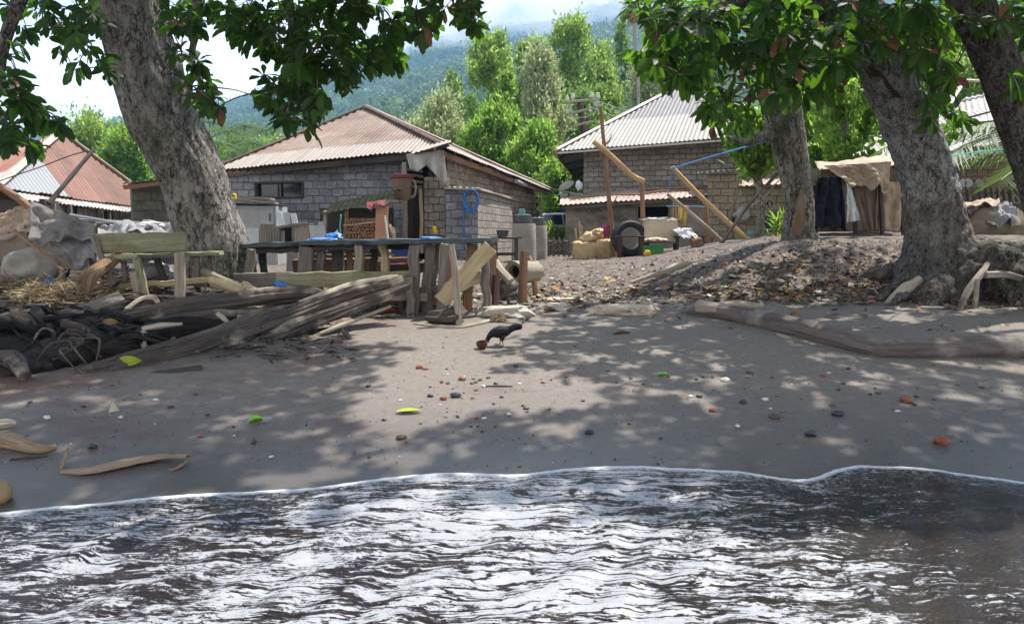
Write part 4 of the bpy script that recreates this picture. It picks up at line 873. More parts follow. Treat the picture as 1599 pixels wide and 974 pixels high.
def framebars(t, p0, p1, h, mat, w=.06, mull=(), name='window_frame', out=.0):
    u0, u1, z0, z1 = h; mb = MB(); P = lambda u, z: wpt(p0, p1, u, z, out)
    mb.bar(P(u0, z0), P(u0, z1), w, .07, 2, .004); mb.bar(P(u1, z0), P(u1, z1), w, .07, 2, .004); mb.bar(P(u0, z0), P(u1, z0), .07, w, 2, .004); mb.bar(P(u0, z1), P(u1, z1), .07, w, 2, .004)
    for f in mull: mb.bar(P(lerp(u0, u1, f), z0), P(lerp(u0, u1, f), z1), w * .8, .06, 2, .004)
    return mb.build(name, M[mat], t)
def beams(t, a, b, n, inward, L, mat='wood_dark', name='rafter'):
    pass
# --- H2: rust roofed block house in the middle
A, B, C_ = at(697, 231, 19.4), at(330, 266, 21.6), at(864, 299, 29.5); D_ = B + C_ - A; P_ = at(570, 168, 24.6)
h2 = thing('block_house', 'grey block house with faded rusty pyramid roof and a blue hose on its side', 'house', gz(600, 22), 'village houses behind the beach')
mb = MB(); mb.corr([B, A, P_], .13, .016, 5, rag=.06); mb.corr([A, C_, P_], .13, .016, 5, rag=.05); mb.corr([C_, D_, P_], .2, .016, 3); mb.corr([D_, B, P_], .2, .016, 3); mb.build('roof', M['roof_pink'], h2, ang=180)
cap(h2, A, P_, 'ridge_dark', .09); cap(h2, B, P_, 'ridge_dark', .07); cap(h2, C_, P_, 'ridge', .1); 
# fascia and rafters under the eaves
mb = MB(); dn = V((0, 0, -.11)); mb.bar(B + dn + V((.15, .2, 0)), A + dn + V((-.15, .2, 0)), .05, .14, 6, .01); mb.build('fascia', M['wood_dark'], h2)
mb = MB(); mb.bar(A + dn + V((-.1, .3, 0)), C_ + dn + V((-.2, -.2, 0)), .05, .13, 6, .012); mb.build('fascia', M['wood_brown'], h2)
for i in range(9): q = A.lerp(C_, (i + .5) / 9); MB().bar(q + V((.0, 0, -.06)), q + (P_ - q) * .22 + V((0, 0, -.06)), .06, .08, 1, 0).build('rafter', M['wood_dark'], h2)
w0, w1 = at(338, 300, 21.9), at(630, 300, 20.55); wz = hz(-3, 20) - .3
hw = hole(w0, w1, 400, 285, 473, 309)
MB().wall(w0, w1, wz, 3.25, 3.5, .15, [hw]).build('front_wall', M['block_grey'], h2, smooth=False)
pane(h2, w0, w1, hw, 'glass_dark', -.1, 'window_pane'); framebars(h2, w0, w1, hw, 'wood_dark', .05, (.48,))
d0, d1 = w1, at(664, 300, 20.4); dd = V((d1.x - d0.x, d1.y - d0.y, 0))
e0, e1 = at(662, 300, 20.35), at(699, 300, 20.2)
MB().wall(e0, e1, wz, 3.0, 3.0, .15).build('front_wall', M['block_lit'], h2, smooth=False)
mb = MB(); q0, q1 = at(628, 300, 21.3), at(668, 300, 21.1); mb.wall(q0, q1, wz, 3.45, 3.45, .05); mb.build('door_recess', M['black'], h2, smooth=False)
door = MB(); door.bar(at(646, 392, 20.75), at(646, 290, 20.75), .04, .55, 3, .004, up=V((1, .4, 0))); door.build('door', M['wood_dark'], h2)
mb = MB(); mb.bar(at(659, 395, 20.32), at(656, 291, 20.32), .09, .09, 4, .008); mb.build('door_jamb', M['wood_tan'], h2)
mb = MB()
for i in range(4): mb.bar(at(635, 264 + i * 8.5, 20.3), at(660, 268 + i * 8.5, 20.25), .03, .07, 2, .004)
mb.build('slat_vent', M['wood_grey'], h2)
mb = MB(); mb.bar(at(633, 395, 20.0), at(632, 254, 20.0), .13, .12, 8, .012); mb.build('porch_post', M['wood_pale'], h2)
# tall brown side wall with porch post and woven hatch
s0, s1 = at(699, 300, 20.35), at(833, 300, 28.2)
MB().wall(s0, s1, .5, 3.55, 3.12, .15, back=False).build('side_wall', M['block_brown'], h2, smooth=False)
MB().wall(at(833, 300, 28.25), at(700, 300, 31), .5, 3.0, 3.0, .15).build('back_wall', M['block_brown'], h2, smooth=False)
mb = MB(); mb.bar(at(713, 294, 20.9), at(709, 248, 20.9), .1, .09, 4, .008); mb.build('porch_post', M['wood_pale'], h2)
mb = MB(); mb.bar(at(694, 292, 20.55), at(711, 292, 20.75), .03, .5, 2, .004, up=V((0, 0, 1))); mb2 = MB(); u = [at(694, 292, 20.6), at(711, 293, 20.9), at(710, 269, 20.9), at(694, 268, 20.6)]
mb2.add(u + [x + V((-.02, .04, 0)) for x in u], [(0, 1, 2, 3), (7, 6, 5, 4), (0, 4, 5, 1), (1, 5, 6, 2), (2, 6, 7, 3), (3, 7, 4, 0)]); mb2.build('woven_hatch', M['cane_sheath'], h2, smooth=False)
# low outbuilding built onto the side
o0, o1, o2 = at(696, 300, 20.1), at(746, 300, 20.35), at(800, 300, 25.4); zt = at(697, 294, 20.1).z
MB().wall(o0, o1, .5, zt, zt - .03, .12).build('annex_wall', M['block_grey'], h2, smooth=False)
MB().wall(o1, o2, .5, zt - .03, zt - .06, .12, back=False).build('annex_wall', M['block_lit'], h2, smooth=False)
n_ = V((0, 0, .03)); mb = MB(); ra, rb, rc = at(693, 292, 20.0), at(749, 299, 20.2), at(804, 309, 25.5); rb.z = ra.z - .02; rc.z = ra.z - .05; rd = V((rc.x - 1.0, rc.y + .1, rc.z + .05)); ra2 = V((ra.x - .3, ra.y + .5, ra.z + .05))
mb.corr([rb, rc, rd, ra2], .15, .015, 2); mb.corr([ra, rb, (ra2 + rb) / 2 + V((0, .4, .04)), ra2], .15, .015, 1); mb.build('annex_roof', M['roof_white'], h2, ang=180)
mb = MB(); mb.bar(ra + V((0, 0, -.03)), rb + V((0, 0, -.03)), .04, .05, 3, .004); mb.bar(rb + V((0, 0, -.03)), rc + V((0, 0, -.03)), .04, .05, 5, .006); mb.build('fascia', M['wood_pale'], h2)
# white sheet hung under the corner of the eave : a thing of its own
mb = MB()
tpx = [(634, 241, 640, 264), (650, 239, 653, 268), (664, 238, 665, 258), (675, 236, 676, 268), (685, 234, 688, 284), (693, 235, 699, 290)]
def tarpf(u, v):
    k = u * 5; i = min(4, int(k)); f = k - i; a = [lerp(tpx[i][j], tpx[i + 1][j], f) for j in range(4)]; Y = 19.3 + .12 * math.sin(u * 17) * v - .0 * v
    return at(lerp(a[0], a[2], v), lerp(a[1], a[3], v), Y)
mb.grid(tarpf, 30, 8); o = mb.build('hanging_sheet', M['tarp_white'], label='ragged white plastic sheet hanging under the corner of the rusty eave', cat='sheet', ang=180); m_ = o.modifiers.new('thick', 'SOLIDIFY'); m_.thickness = .01
# loose bent sheet on the roof corner
mb = MB(); q = [at(640, 240, 19.1), at(705, 223, 18.9), at(703, 218, 19.5), at(645, 232, 19.7)]; mb.corr(q, .13, .014, 2); mb.build('roof_patch', M['roof_pink_side'], h2, ang=180)
mb = MB(); mb.bar(at(660, 236, 18.92), at(706, 223, 18.85), .05, .035, 4, .006); mb.build('batten', M['wood_dark'], h2)
mb = MB(); mb.tube([at(806, 283, 25), at(824, 291, 27)], [.07, .07], 8, 1); mb.build('roof_pipe', M['grey_metal'], h2)
mb = MB(); mb.tube([at(846, 398, 27.6), at(845, 302, 27.6)], [.05, .045], 7, 1, .1); mb.build('porch_post', M['wood_pale'], h2)
# blue hose coil
hs = thing('garden_hose', 'coiled bright blue hose hanging on the annex wall', 'hose', at(736, 390, 20.1))
mb = MB(); hc = at(736, 312, 20.1)
for k in range(4):
    pts = [hc + V((math.cos(a) * (.15 + .013 * k), -.03 * k + .02 * math.sin(a * 3), math.sin(a) * (.235 + .016 * k) - .012 * k)) for a in [2 * PI * i / 20 for i in range(21)]]; mb.tube(pts, [.02] * 21, 7, 1, cap=False)
mb.build('coil', M['bright_blue'], hs)
MB().tube([hc + V((-.16, -.03, 0)), hc + V((-.19, -.03, -.35)), hc + V((-.2, -.03, -.8)), hc + V((-.22, -.05, -1.3))], [.02] * 4, 7, 4).build('hose_tail', M['bright_blue'], hs)
# --- H1: red pyramid roof at the left edge
h1 = thing('wooden_house', 'house at the left edge under a red rusty roof with a grey metal patch', 'house', gz(100, 24), 'village houses behind the beach')
A1, Pk, C1 = at(-4, 292, 19.6), at(95, 208, 25), at(262, 330, 28.5); B1 = at(-190, 310, 25); D1 = B1 + C1 - A1
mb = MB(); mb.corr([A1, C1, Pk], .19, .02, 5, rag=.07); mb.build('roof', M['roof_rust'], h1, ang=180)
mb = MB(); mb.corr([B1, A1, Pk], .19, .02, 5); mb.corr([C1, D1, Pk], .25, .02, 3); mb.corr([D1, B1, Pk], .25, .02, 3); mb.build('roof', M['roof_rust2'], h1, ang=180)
cap(h1, A1, Pk, 'ridge', .13); cap(h1, C1, Pk, 'ridge', .11)
mb = MB(); ex = (C1 - A1).normalized(); nx = V((ex.y, -ex.x, 0)); mb.corr([A1 + V((.1, -.1, -.28)) + nx * .35, C1 + V((0, -.1, -.2)) + nx * .35, C1 + V((0, 0, -.03)), A1 + V((.1, 0, -.05))], .19, .018, 2, rag=.05); mb.build('eave_sheet', M['roof_white'], h1, ang=180)
q0, q1 = A1 + V((.6, .9, 0)), C1 + V((-.9, -.2, 0))
hh = (3.0, 4.6, 1.9, 2.35)
MB().wall(q0, q1, .6, A1.z - .25, C1.z - .2, .12, [hh], back=False).build('wall', M['wood_dark'], h1, smooth=False); 
MB().wall(at(-250, 330, 24), q0, .6, A1.z - .3, A1.z - .3, .12).build('wall', M['wood_dark'], h1, smooth=False)
for i in range(6): a = q0.lerp(q1, .05 + .13 * i) + nx * .08; MB().bar(V((a.x, a.y, .9)), V((a.x, a.y, A1.z - .35)), .1, .1, 2, .01).build('post', M['wood_grey'], h1)
for f in (.25, .62):
    a, b = q0.lerp(q1, f) + nx * .07, q0.lerp(q1, f + .25) + nx * .07; MB().bar(V((a.x, a.y, 2.05)), V((b.x, b.y, 2.0)), .04, .5, 3, .01).build('wall_board', M['wood_grey'], h1)
# --- grey block shed between them
sh = thing('block_shed', 'small dark mossy block shed behind the leaning trunk', 'shed', gz(235, 17.5))
a0, a1 = at(206, 300, 17.2), at(345, 300, 17.9)
MB().wall(a0, a1, .6, at(206, 284, 17.2).z, at(240, 279, 17.2).z, .15).build('wall', M['block_moss'], sh, smooth=False)
MB().wall(at(203, 300, 20), a0, .6, at(206, 283, 17.2).z, at(206, 283, 17.2).z, .15).build('wall', M['block_moss'], sh, smooth=False)
mb = MB(); ra, rb = at(181, 287, 16.7), at(350, 268, 17.4); mb.corr([ra, rb, rb + V((.3, 3.2, .25)), ra + V((.3, 3.2, .25))], .16, .018, 3, rag=.06); mb.build('roof', M['roof_lean'], sh, ang=180)
MB().bar(ra + V((.1, .12, -.07)), rb + V((0, .12, -.07)), .05, .09, 4, .006).build('fascia', M['wood_brown'], sh)
# --- H3: pale roofed block house at the right
h3 = thing('block_house', 'tan block house with pale corrugated pyramid roof and a lean-to kitchen in front', 'house', gz(1050, 28), 'village houses behind the beach')
A3, B3, P3, L3 = at(868, 236, 27.6), at(1290, 203, 24.6), at(1056, 138, 32.5), at(905, 284, 39)
R3 = B3 + (L3 - A3)
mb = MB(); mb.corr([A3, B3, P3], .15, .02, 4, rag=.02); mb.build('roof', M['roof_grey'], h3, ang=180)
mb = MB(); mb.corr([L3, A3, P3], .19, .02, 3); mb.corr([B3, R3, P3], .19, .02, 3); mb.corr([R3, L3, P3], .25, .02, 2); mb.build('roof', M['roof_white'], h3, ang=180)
cap(h3, A3, P3, 'ridge_pale', .11); cap(h3, B3, P3, 'ridge_pale', .11)
mb = MB(); mb.bar(A3 + V((0, .06, -.07)), B3 + V((0, .06, -.07)), .05, .06, 6, .004); mb.build('fascia', M['ridge_pale'], h3)
mb = MB(); mb.bar(A3 + V((.03, 0, -.1)), L3 + V((.03, 0, -.1)), .05, .17, 6, .006); mb.build('fascia', M['wood_brown'], h3)
v0, v1 = at(911, 300, 28.4), at(1262, 300, 25.8)
MB().wall(v0, v1, .5, at(911, 234, 28.4).z + .12, at(1262, 206, 25.8).z + .12, .18).build('wall', M['block_far'], h3, smooth=False)
MB().wall(at(931, 300, 39), v0, .5, 4.5, 4.5, .18, back=False).build('wall', M['block_far'], h3, smooth=False)
for i in range(5): q = A3.lerp(L3, .1 + .2 * i); MB().bar(q + V((0, 0, -.08)), q + V((1.3, -.2, .25)), .08, .1, 1, 0).build('rafter', M['wood_dark'], h3)
# lean-to kitchen
k0, k1 = at(883, 340, 25.6), at(1108, 340, 24.2)
hk = [hole(k0, k1, 995, 321, 1045, 342)]; vents = [hole(k0, k1, x, 325, x + 8.5, 335) for x in (915, 930, 944)]
MB().wall(k0, k1, .5, at(883, 318, 25.6).z, at(1108, 304, 24.2).z, .14, hk + vents).build('kitchen_wall', M['plaster'], h3, smooth=False)
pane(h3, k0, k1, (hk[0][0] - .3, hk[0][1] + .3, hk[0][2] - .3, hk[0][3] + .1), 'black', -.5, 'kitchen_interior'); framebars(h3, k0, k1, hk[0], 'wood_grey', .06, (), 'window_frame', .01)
for v in vents:
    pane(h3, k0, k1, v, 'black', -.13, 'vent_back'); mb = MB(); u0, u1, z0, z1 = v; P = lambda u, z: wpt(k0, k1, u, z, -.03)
    for i in range(3):
        f = i / 2; mb.bar(P(lerp(u0, u1, f), z0), P(lerp(u0, u1, f), z1), .03, .05); mb.bar(P(u0, lerp(z0, z1, f)), P(u1, lerp(z0, z1, f)), .05, .03)
    mb.bar(P(u0, z0), P(u1, z1), .05, .03); mb.bar(P(u0, z1), P(u1, z0), .05, .03); mb.build('vent_block', M['concrete'], h3)
MB().wall(at(886, 340, 27.9), k0, .5, at(883, 318, 25.6).z, at(883, 318, 25.6).z, .14, back=False).build('kitchen_wall', M['plaster'], h3, smooth=False)
ra, rb = at(874, 320, 25.2), at(1108, 305, 23.8); up = V((.2, 2.9, .48)); mb = MB(); mb.corr([ra, rb, rb + up, ra + up], .16, .018, 3, rag=.05); mb.build('kitchen_roof', M['roof_lean'], h3, ang=180)
MB().bar(ra + V((.1, .15, -.08)), rb + V((0, .15, -.08)), .05, .08, 5, .008).build('fascia', M['wood_grey'], h3)
mb = MB(); mb.bar(at(890, 311, 26.2), at(1108, 293, 25), .06, .05, 6, .02); mb.bar(at(1000, 297, 26.6), at(1108, 291, 25.3), .2, .03, 4, .01); mb.build('roof_batten', M['wood_brown'], h3)
y0, y1, y2 = at(1105, 300, 23.9), at(1158, 300, 23.6), at(1262, 300, 23.2)
MB().wall(y0, y1, .8, at(1107, 272, 23.9).z, at(1158, 268, 23.6).z, .16).build('annex_wall', M['block_yellow'], h3, smooth=False)
MB().wall(at(1104, 300, 26), y0, .8, at(1107, 272, 23.9).z, at(1107, 272, 23.9).z, .16, back=False).build('annex_wall', M['block_yellow'], h3, smooth=False)
vv = hole(y1, y2, 1197, 313, 1207, 323)
MB().wall(y1, y2, .8, at(1158, 291, 23.6).z, at(1262, 286, 23.2).z, .16, [vv]).build('annex_wall', M['block_yellow'], h3, smooth=False)
pane(h3, y1, y2, vv, 'black', -.13, 'vent_back'); mb = MB(); P = lambda u, z: wpt(y1, y2, u, z, -.03)
mb.bar(P(vv[0], vv[2]), P(vv[1], vv[3]), .05, .03); mb.bar(P(vv[0], vv[3]), P(vv[1], vv[2]), .05, .03); mb.bar(P((vv[0] + vv[1]) / 2, vv[2]), P((vv[0] + vv[1]) / 2, vv[3]), .03, .05); mb.build('vent_block', M['concrete'], h3)
a, b = at(1098, 269, 23.6), at(1150, 264, 23.3); mb = MB(); mb.corr([a, b, b + V((.1, 1.8, .1)), a + V((.1, 1.8, .1))], .16, .02, 2); mb.build('annex_roof', M['dark_metal'], h3, ang=180)
a, b = at(1155, 290, 23.3), at(1270, 284, 22.9); mb = MB(); mb.corr([a, b, b + V((.1, 2, .3)), a + V((.1, 2, .3))], .16, .02, 2, rag=.04); mb.build('annex_roof', M['roof_lean'], h3, ang=180)
# --- far right houses
h4 = thing('wooden_house', 'low house with a long pale sheet roof slope behind the tarpaulin shack', 'house', gz(1400, 22), 'village houses behind the beach')
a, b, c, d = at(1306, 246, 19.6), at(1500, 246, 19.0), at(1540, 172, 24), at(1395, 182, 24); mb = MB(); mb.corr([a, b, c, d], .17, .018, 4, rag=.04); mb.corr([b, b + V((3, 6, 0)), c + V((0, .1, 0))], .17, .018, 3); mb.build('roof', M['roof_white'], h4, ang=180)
cap(h4, a, d, 'ridge_pale', .09)
MB().bar(at(1345, 238, 20.2), at(1392, 214, 21.6), .05, .13, 4, .008).build('fascia', M['wood_brown'], h4)
MB().wall(at(1325, 300, 20.2), at(1500, 300, 19.6), 1.0, at(1325, 246, 20.2).z, at(1500, 246, 19.6).z, .12).build('wall', M['wood_grey'], h4, smooth=False)
MB().bar(at(1340, 252, 20.0), at(1405, 249, 19.8), .05, .16, 4, .008).build('wall_board', M['wood_tan'], h4)
h5 = thing('village_house', 'house with pinkish white hipped roof showing between the two right trunks', 'house', gz(1560, 27), 'village houses behind the beach')
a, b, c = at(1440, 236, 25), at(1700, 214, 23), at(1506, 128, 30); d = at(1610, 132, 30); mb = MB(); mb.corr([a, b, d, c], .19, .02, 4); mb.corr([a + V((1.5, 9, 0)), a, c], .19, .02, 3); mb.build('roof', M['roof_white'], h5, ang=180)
cap(h5, a, c, 'ridge', .07); cap(h5, c, d, 'ridge', .12)
MB().wall(at(1455, 280, 25.8), at(1690, 270, 24), 1.0, a.z - .05, b.z - .05, .15).build('wall', M['block_brown'], h5, smooth=False)
MB().bar(at(1440, 241, 24.9), at(1700, 219, 22.95), .05, .15, 4, .006).build('fascia', M['wood_brown'], h5)
# --- tarpaulin shack
def cloth_sheet(name, mat, P, nu=18, nv=12, wave=.05, wf=9, thick=.012, parent=None, hem=0, **kw):
    # four corners (top-left, top-right, bottom-right, bottom-left), rippled and slightly sagging
    P = [V(p) for p in P]; nrm = (P[1] - P[0]).cross(P[3] - P[0]).normalized(); sd = R.uniform(0, 50); mb = MB()
    def f(u, v):
        q = (P[0].lerp(P[1], u)).lerp(P[3].lerp(P[2], u), v); w = wave * (.3 + v) * (math.sin(u * wf + 2 * n3(u * 2, v, sd)) * .6 + n3(u * 4, v * 1.5, sd)) + wave * .7 * n3(u * 7, v * 5, sd + 4) + wave * .35 * n3(u * 19 + v * 6, v * 12, sd + 8)
        return q + nrm * w + V((0, 0, hem * n3(u * 5, 1, sd) * v))
    mb.grid(f, nu * 2, nv * 2); o = mb.build(name, M[mat], parent, ang=180, **kw); m = o.modifiers.new('thick', 'SOLIDIFY'); m.thickness = thick; return o
YS = 14.4
sk = thing('tarpaulin_shack', 'low shack patched together from brown tarpaulin beside the pale spotted trunk', 'shack', gz(1340, YS))
cloth_sheet('back_wall', 'tarp_dark', [at(1262, 270, YS + 1.4), at(1425, 262, YS + 1.4), at(1425, 362, YS + 1.4), at(1262, 362, YS + 1.4)], wave=.05, parent=sk)
cloth_sheet('side_wall', 'tarp_dark', [at(1262, 268, YS + 1.5), at(1268, 262, YS), at(1268, 362, YS), at(1262, 362, YS + 1.5)], wave=.05, parent=sk)
cloth_sheet('front_panel', 'tarp_dark', [at(1334, 292, YS), at(1372, 290, YS - .05), at(1372, 361, YS - .05), at(1350, 361, YS)], wave=.05, parent=sk)
cloth_sheet('front_panel', 'tarp_brown', [at(1370, 285, YS - .1), at(1425, 283, YS - .1), at(1425, 361, YS - .1), at(1368, 361, YS - .1)], wave=.06, parent=sk)
cloth_sheet('roof_tarp', 'tarp_brown', [at(1272, 256, YS + 1.5), at(1425, 244, YS + 1.5), at(1425, 254, YS - .25), at(1282, 260, YS - .2)], wave=.08, parent=sk)
cloth_sheet('roof_flap', 'tarp_brown', [at(1286, 259, YS - .22), at(1392, 252, YS - .28), at(1390, 300, YS - .3), at(1328, 288, YS - .3)], nu=24, wave=.09, wf=7, hem=.15, parent=sk)
for x in (1268, 1330, 1371, 1404): MB().bar(gz(x, YS - .12), at(x + 2, 275, YS - .12), .06, .06, 4, .008).build('post', M['wood_dark'], sk)
MB().bar(at(1254, 274, YS - .1), at(1280, 279, YS - .15), .05, .3, 2, .01).build('shelf_board', M['wood_moss'], sk)
cloth_sheet('hanging_cloth', 'navy', [at(1276, 276, YS - .3), at(1314, 276, YS - .3), at(1322, 358, YS - .3), at(1260, 356, YS - .2)], 26, 14, .09, 16, label='big dark navy cloth hanging from the shack front', cat='cloth', hem=.12)
cloth_sheet('hanging_cloth', 'white_cloth', [at(1321, 286, YS - .34), at(1329, 290, YS - .34), at(1343, 344, YS - .34), at(1322, 348, YS - .34)], 10, 12, .05, 9, label='narrow white cloth hanging next to the navy one', cat='cloth')
# covered boat-like heap on the right and paling fence
cb = thing('covered_heap', 'low heap under dark canvas with pale sheet edge right of the big rooted trunk', 'covered heap', gz(1540, 14.6))
mb = MB(); mb.blob(gz(1532, 14.8, .16), (.68, .5, .40), 4, .28, 1.6, 5, flat=-.2); mb.build('canvas', M['tarp_dark'], cb)
cloth_sheet('sheet', 'tarp_pale', [at(1500, 322, 14.7), at(1580, 314, 14.6), at(1592, 346, 14.25), at(1556, 350, 14.2)], wave=.1, parent=cb)
cloth_sheet('sheet', 'tarp_brown', [at(1494, 318, 14.9), at(1560, 310, 14.9), at(1562, 318, 14.4), at(1500, 326, 14.4)], wave=.07, parent=cb)
for i, (x, r) in enumerate([(1504, 5.5), (1513, 6), (1530, 6)]):
    MB().lathe(at(x, 286, 16), [(0, 0), (r * mpp(16), 0), (r * mpp(16) * 1.05, -.03), (r * mpp(16) * .8, -.06), (0, -.06)], 18, (0, -1, 0)).build('hanging_disc', M[['grey_metal', 'grey_metal', 'concrete'][i]], label=['small round lid hanging leftmost above the heap', 'middle round lid hanging above the heap', 'rightmost round lid hanging above the heap'][i], cat='lid', group='lids hanging behind the heap')
MB().bar(at(1494, 284, 16.1), at(1540, 282, 16.1), .03, .03).build('rail', M['wood_dark'], label='dark rail behind the heap that the round lids hang from', cat='rail')
fn = thing('paling_fence', 'grey plank fence under the palm fronds at the right', 'fence', gz(1555, 16.6))
for i in range(15):
    x = 1500 + i * 9.5; MB().bar(gz(x, 16.6), at(x, 293 + R.uniform(-2, 2), 16.6), .115, .02, 3, .004).build('pale', M['wood_grey'], fn)
MB().bar(at(1498, 303, 16.64), at(1640, 301, 16.64), .03, .06).build('rail', M['wood_grey'], fn)
MB().bar(at(1566, 318, 14.9), at(1640, 314, 14.9), .16, .04, 4, .01).build('plank', M['wood_brown'], label='reddish plank lying behind the covered heap at the right edge', cat='plank')
MB().bar(at(1556, 328, 14.95), at(1640, 332, 14.9), .4, .3, 4, .02).build('wood_block', M['wood_dark'], label='dark block of timber under the reddish plank', cat='timber')
def line(name, pts, r, mat, label, cat='rope', sag=0): MB().tube([V(p) for p in pts], r, 5, 6).build(name, M[mat], label=label, cat=cat)
line('rope', [at(1478, 245, 12), at(1530, 237, 13), at(1650, 226, 14)], .009, 'rope_teal', 'teal rope strung before the palm fronds on the right')
# ------------------------------------------------------------------ yard of the right house
def pole(name, label, a, b, r0, r1, mat='bamboo', cat='pole', mid=None, twigs=0, group=None):
    pts = [V(a)] + ([V(m) for m in mid] if mid else []) + [V(b)]; m = len(pts); t = thing(name, label, cat, pts[0] if pts[0].z < pts[-1].z else pts[-1], group) if twigs else None
    mb = MB(); mb.tube(pts, [lerp(r0, r1, i / (m - 1)) for i in range(m)], 9, 6, .14, 4)
    if not twigs: return mb.build(name, M[mat], label=label, cat=cat, group=group)
    mb.build('pole', M[mat], t)
    for i in range(twigs):
        q = pts[0].lerp(pts[-1], .25 + .6 * i / twigs); s = 1 if i % 2 else -1; MB().tube([q, q + V((.12 * s, -.03, .1)), q + V((.2 * s, -.05, .28))], [r1 * .7, r1 * .5, .006], 6, 3, .2).build('twig', M[mat], t)
pole('bamboo_pole', 'tall upright pole with twig stubs by the tan sacks', gz(958, 21.0), at(938, 168, 21.0), .075, .045, 'wood_brown', mid=[at(950, 300, 21)], twigs=6)
pole('bamboo_beam', 'thick curved bamboo beam sloping from tall pole to short post', at(927, 221, 20.8), at(1005, 284, 21.2), .075, .075, 'bamboo', 'beam', mid=[at(955, 245, 20.9), at(985, 273, 21.1)])
pole('short_post', 'thin post holding the low end of the bamboo beam', gz(1004, 21.3), at(1002, 284, 21.3), .07, .065, 'wood_brown', 'post')
pole('bamboo_pole', 'long pale bamboo pole slanting down from the blue line knot to the ground', gz(1162, 20.0), at(1049, 261, 20.0), .07, .06, 'bamboo', mid=[at(1104, 317, 20)])
pole('wooden_pole', 'greyish pole slanting behind the yellow shirt to the ground', gz(1126, 20.6), at(1042, 303, 20.6), .06, .045, 'wood_pale', mid=[at(1082, 336, 20.6)])
pole('wooden_pole', 'dark thin pole leaning from the ground up to the lichen trunk', gz(1122, 19.6), at(1215, 270, 17.4), .045, .04, 'wood_grey', mid=[at(1168, 322, 18.6)])
pole('wooden_pole', 'short dark pole crossing the leaning one near its middle', gz(1126, 20.2), at(1153, 296, 20.2), .045, .03, 'wood_grey')
pole('short_post', 'rough brown post right of the yellow shirt', gz(1102, 21.4), at(1101, 320, 21.4), .09, .07, 'wood_brown', 'post')
line('clothes_line', [at(1052, 262, 19.9), at(1070, 257, 19.5), at(1120, 242, 17.5), at(1228, 212, 13.7)], .018, 'rope_blue', 'blue clothes line from slanted pole up to the lichen trunk', 'clothes line')
line('rope', [at(1052, 262, 19.92), at(1047, 285, 20.2), at(1044, 301, 20.5)], .015, 'rope_blue', 'blue rope hanging from the top of the pale bamboo pole')
line('rope', [at(1040, 322, 21), at(1075, 322, 21), at(1101, 323, 21.3)], .012, 'rope_blue', 'blue line the yellow shirt hangs from')
cloth_sheet('yellow_shirt', 'yellow_cloth', [at(1060, 318, 20.95), at(1075, 323, 20.95), at(1071, 353, 20.95), at(1058, 348, 20.95)], 12, 12, .05, 8, label='yellow shirt hanging on the line beside slanted pole', cat='shirt', hem=.06)
cloth_sheet('hanging_mat', 'cane_sheath', [at(1051, 313, 21.4), at(1059, 315, 21.4), at(1059, 356, 21.4), at(1050, 354, 21.4)], 8, 10, .03, 6, label='narrow brown mat hanging left of the yellow shirt', cat='mat')
line('wire', [at(1138, 340, 22), at(1190, 311, 20), at(1212, 286, 17.5), at(1240, 270, 13.5)], .012, 'wire_pale', 'thin grey wire rising to the lichen trunk beside the pans', 'wire')
# sacks
sx = thing('sack_bundle', 'bulging tan sacking bundle below the tall pole', 'sacks', gz(925, 21.4)); Yk = 21.4
def sackbox(c, hx, hy, h, sd, pw_=4, flare=.06):
    mb = MB()
    def f(u, v):
        a = u * 2 * PI; ca, sa = math.cos(a), math.sin(a); k = (abs(ca) ** pw_ + abs(sa) ** pw_) ** (-1 / pw_); r = k * (1 + flare * math.sin(PI * v)) * (1 + .10 * n3(ca * 2.5 + sd, sa * 2.5, v * 2.5) + .05 * n3(ca * 7 + sd, sa * 7, v * 7)); 
        if v > .8: r *= 1 - .9 * ((v - .8) / .2) ** 1.5
        return c + V((hx * r * ca, hy * r * sa, h * min(1, v / .85) + .05 * n3(ca * 4 + sd, sa * 4, 2)))
    mb.grid(f, 48, 18); return mb
sackbox(gz(918, Yk, -.05), .40, .3, .5, 2).build('sack', M['sack'], sx, ang=180)
sackbox(gz(941, Yk - .1, -.05), .22, .28, .52, 9).build('sack', M['sack'], sx, ang=180)
mb = MB(); mb.blob(gz(922, Yk, .55), (.30, .26, .16), 4, .35, 1.6, 8); mb.build('sack', M['sack'], sx)
mb = MB(); mb.blob(gz(932, Yk - .1, .66), (.2, .2, .11), 4, .4, 2, 3); mb.build('sack', M['sack'], sx)
for a, b in ((904, 346), (908, 352), (899, 358)): MB().bar(gz(a + 3, Yk + .1, .2), at(a, b, Yk + .1), .06, .04, 3, .01).build('stick', M['wood_tan'], sx)
cloth_sheet('pink_cloth', 'pink_cloth', [at(941, 352, 21.0), at(952, 351, 21.0), at(951, 370, 20.95), at(943, 372, 20.95)], 10, 10, .07, 9, label='crumpled magenta cloth on the tall pole above the sacks', cat='cloth', hem=.05)
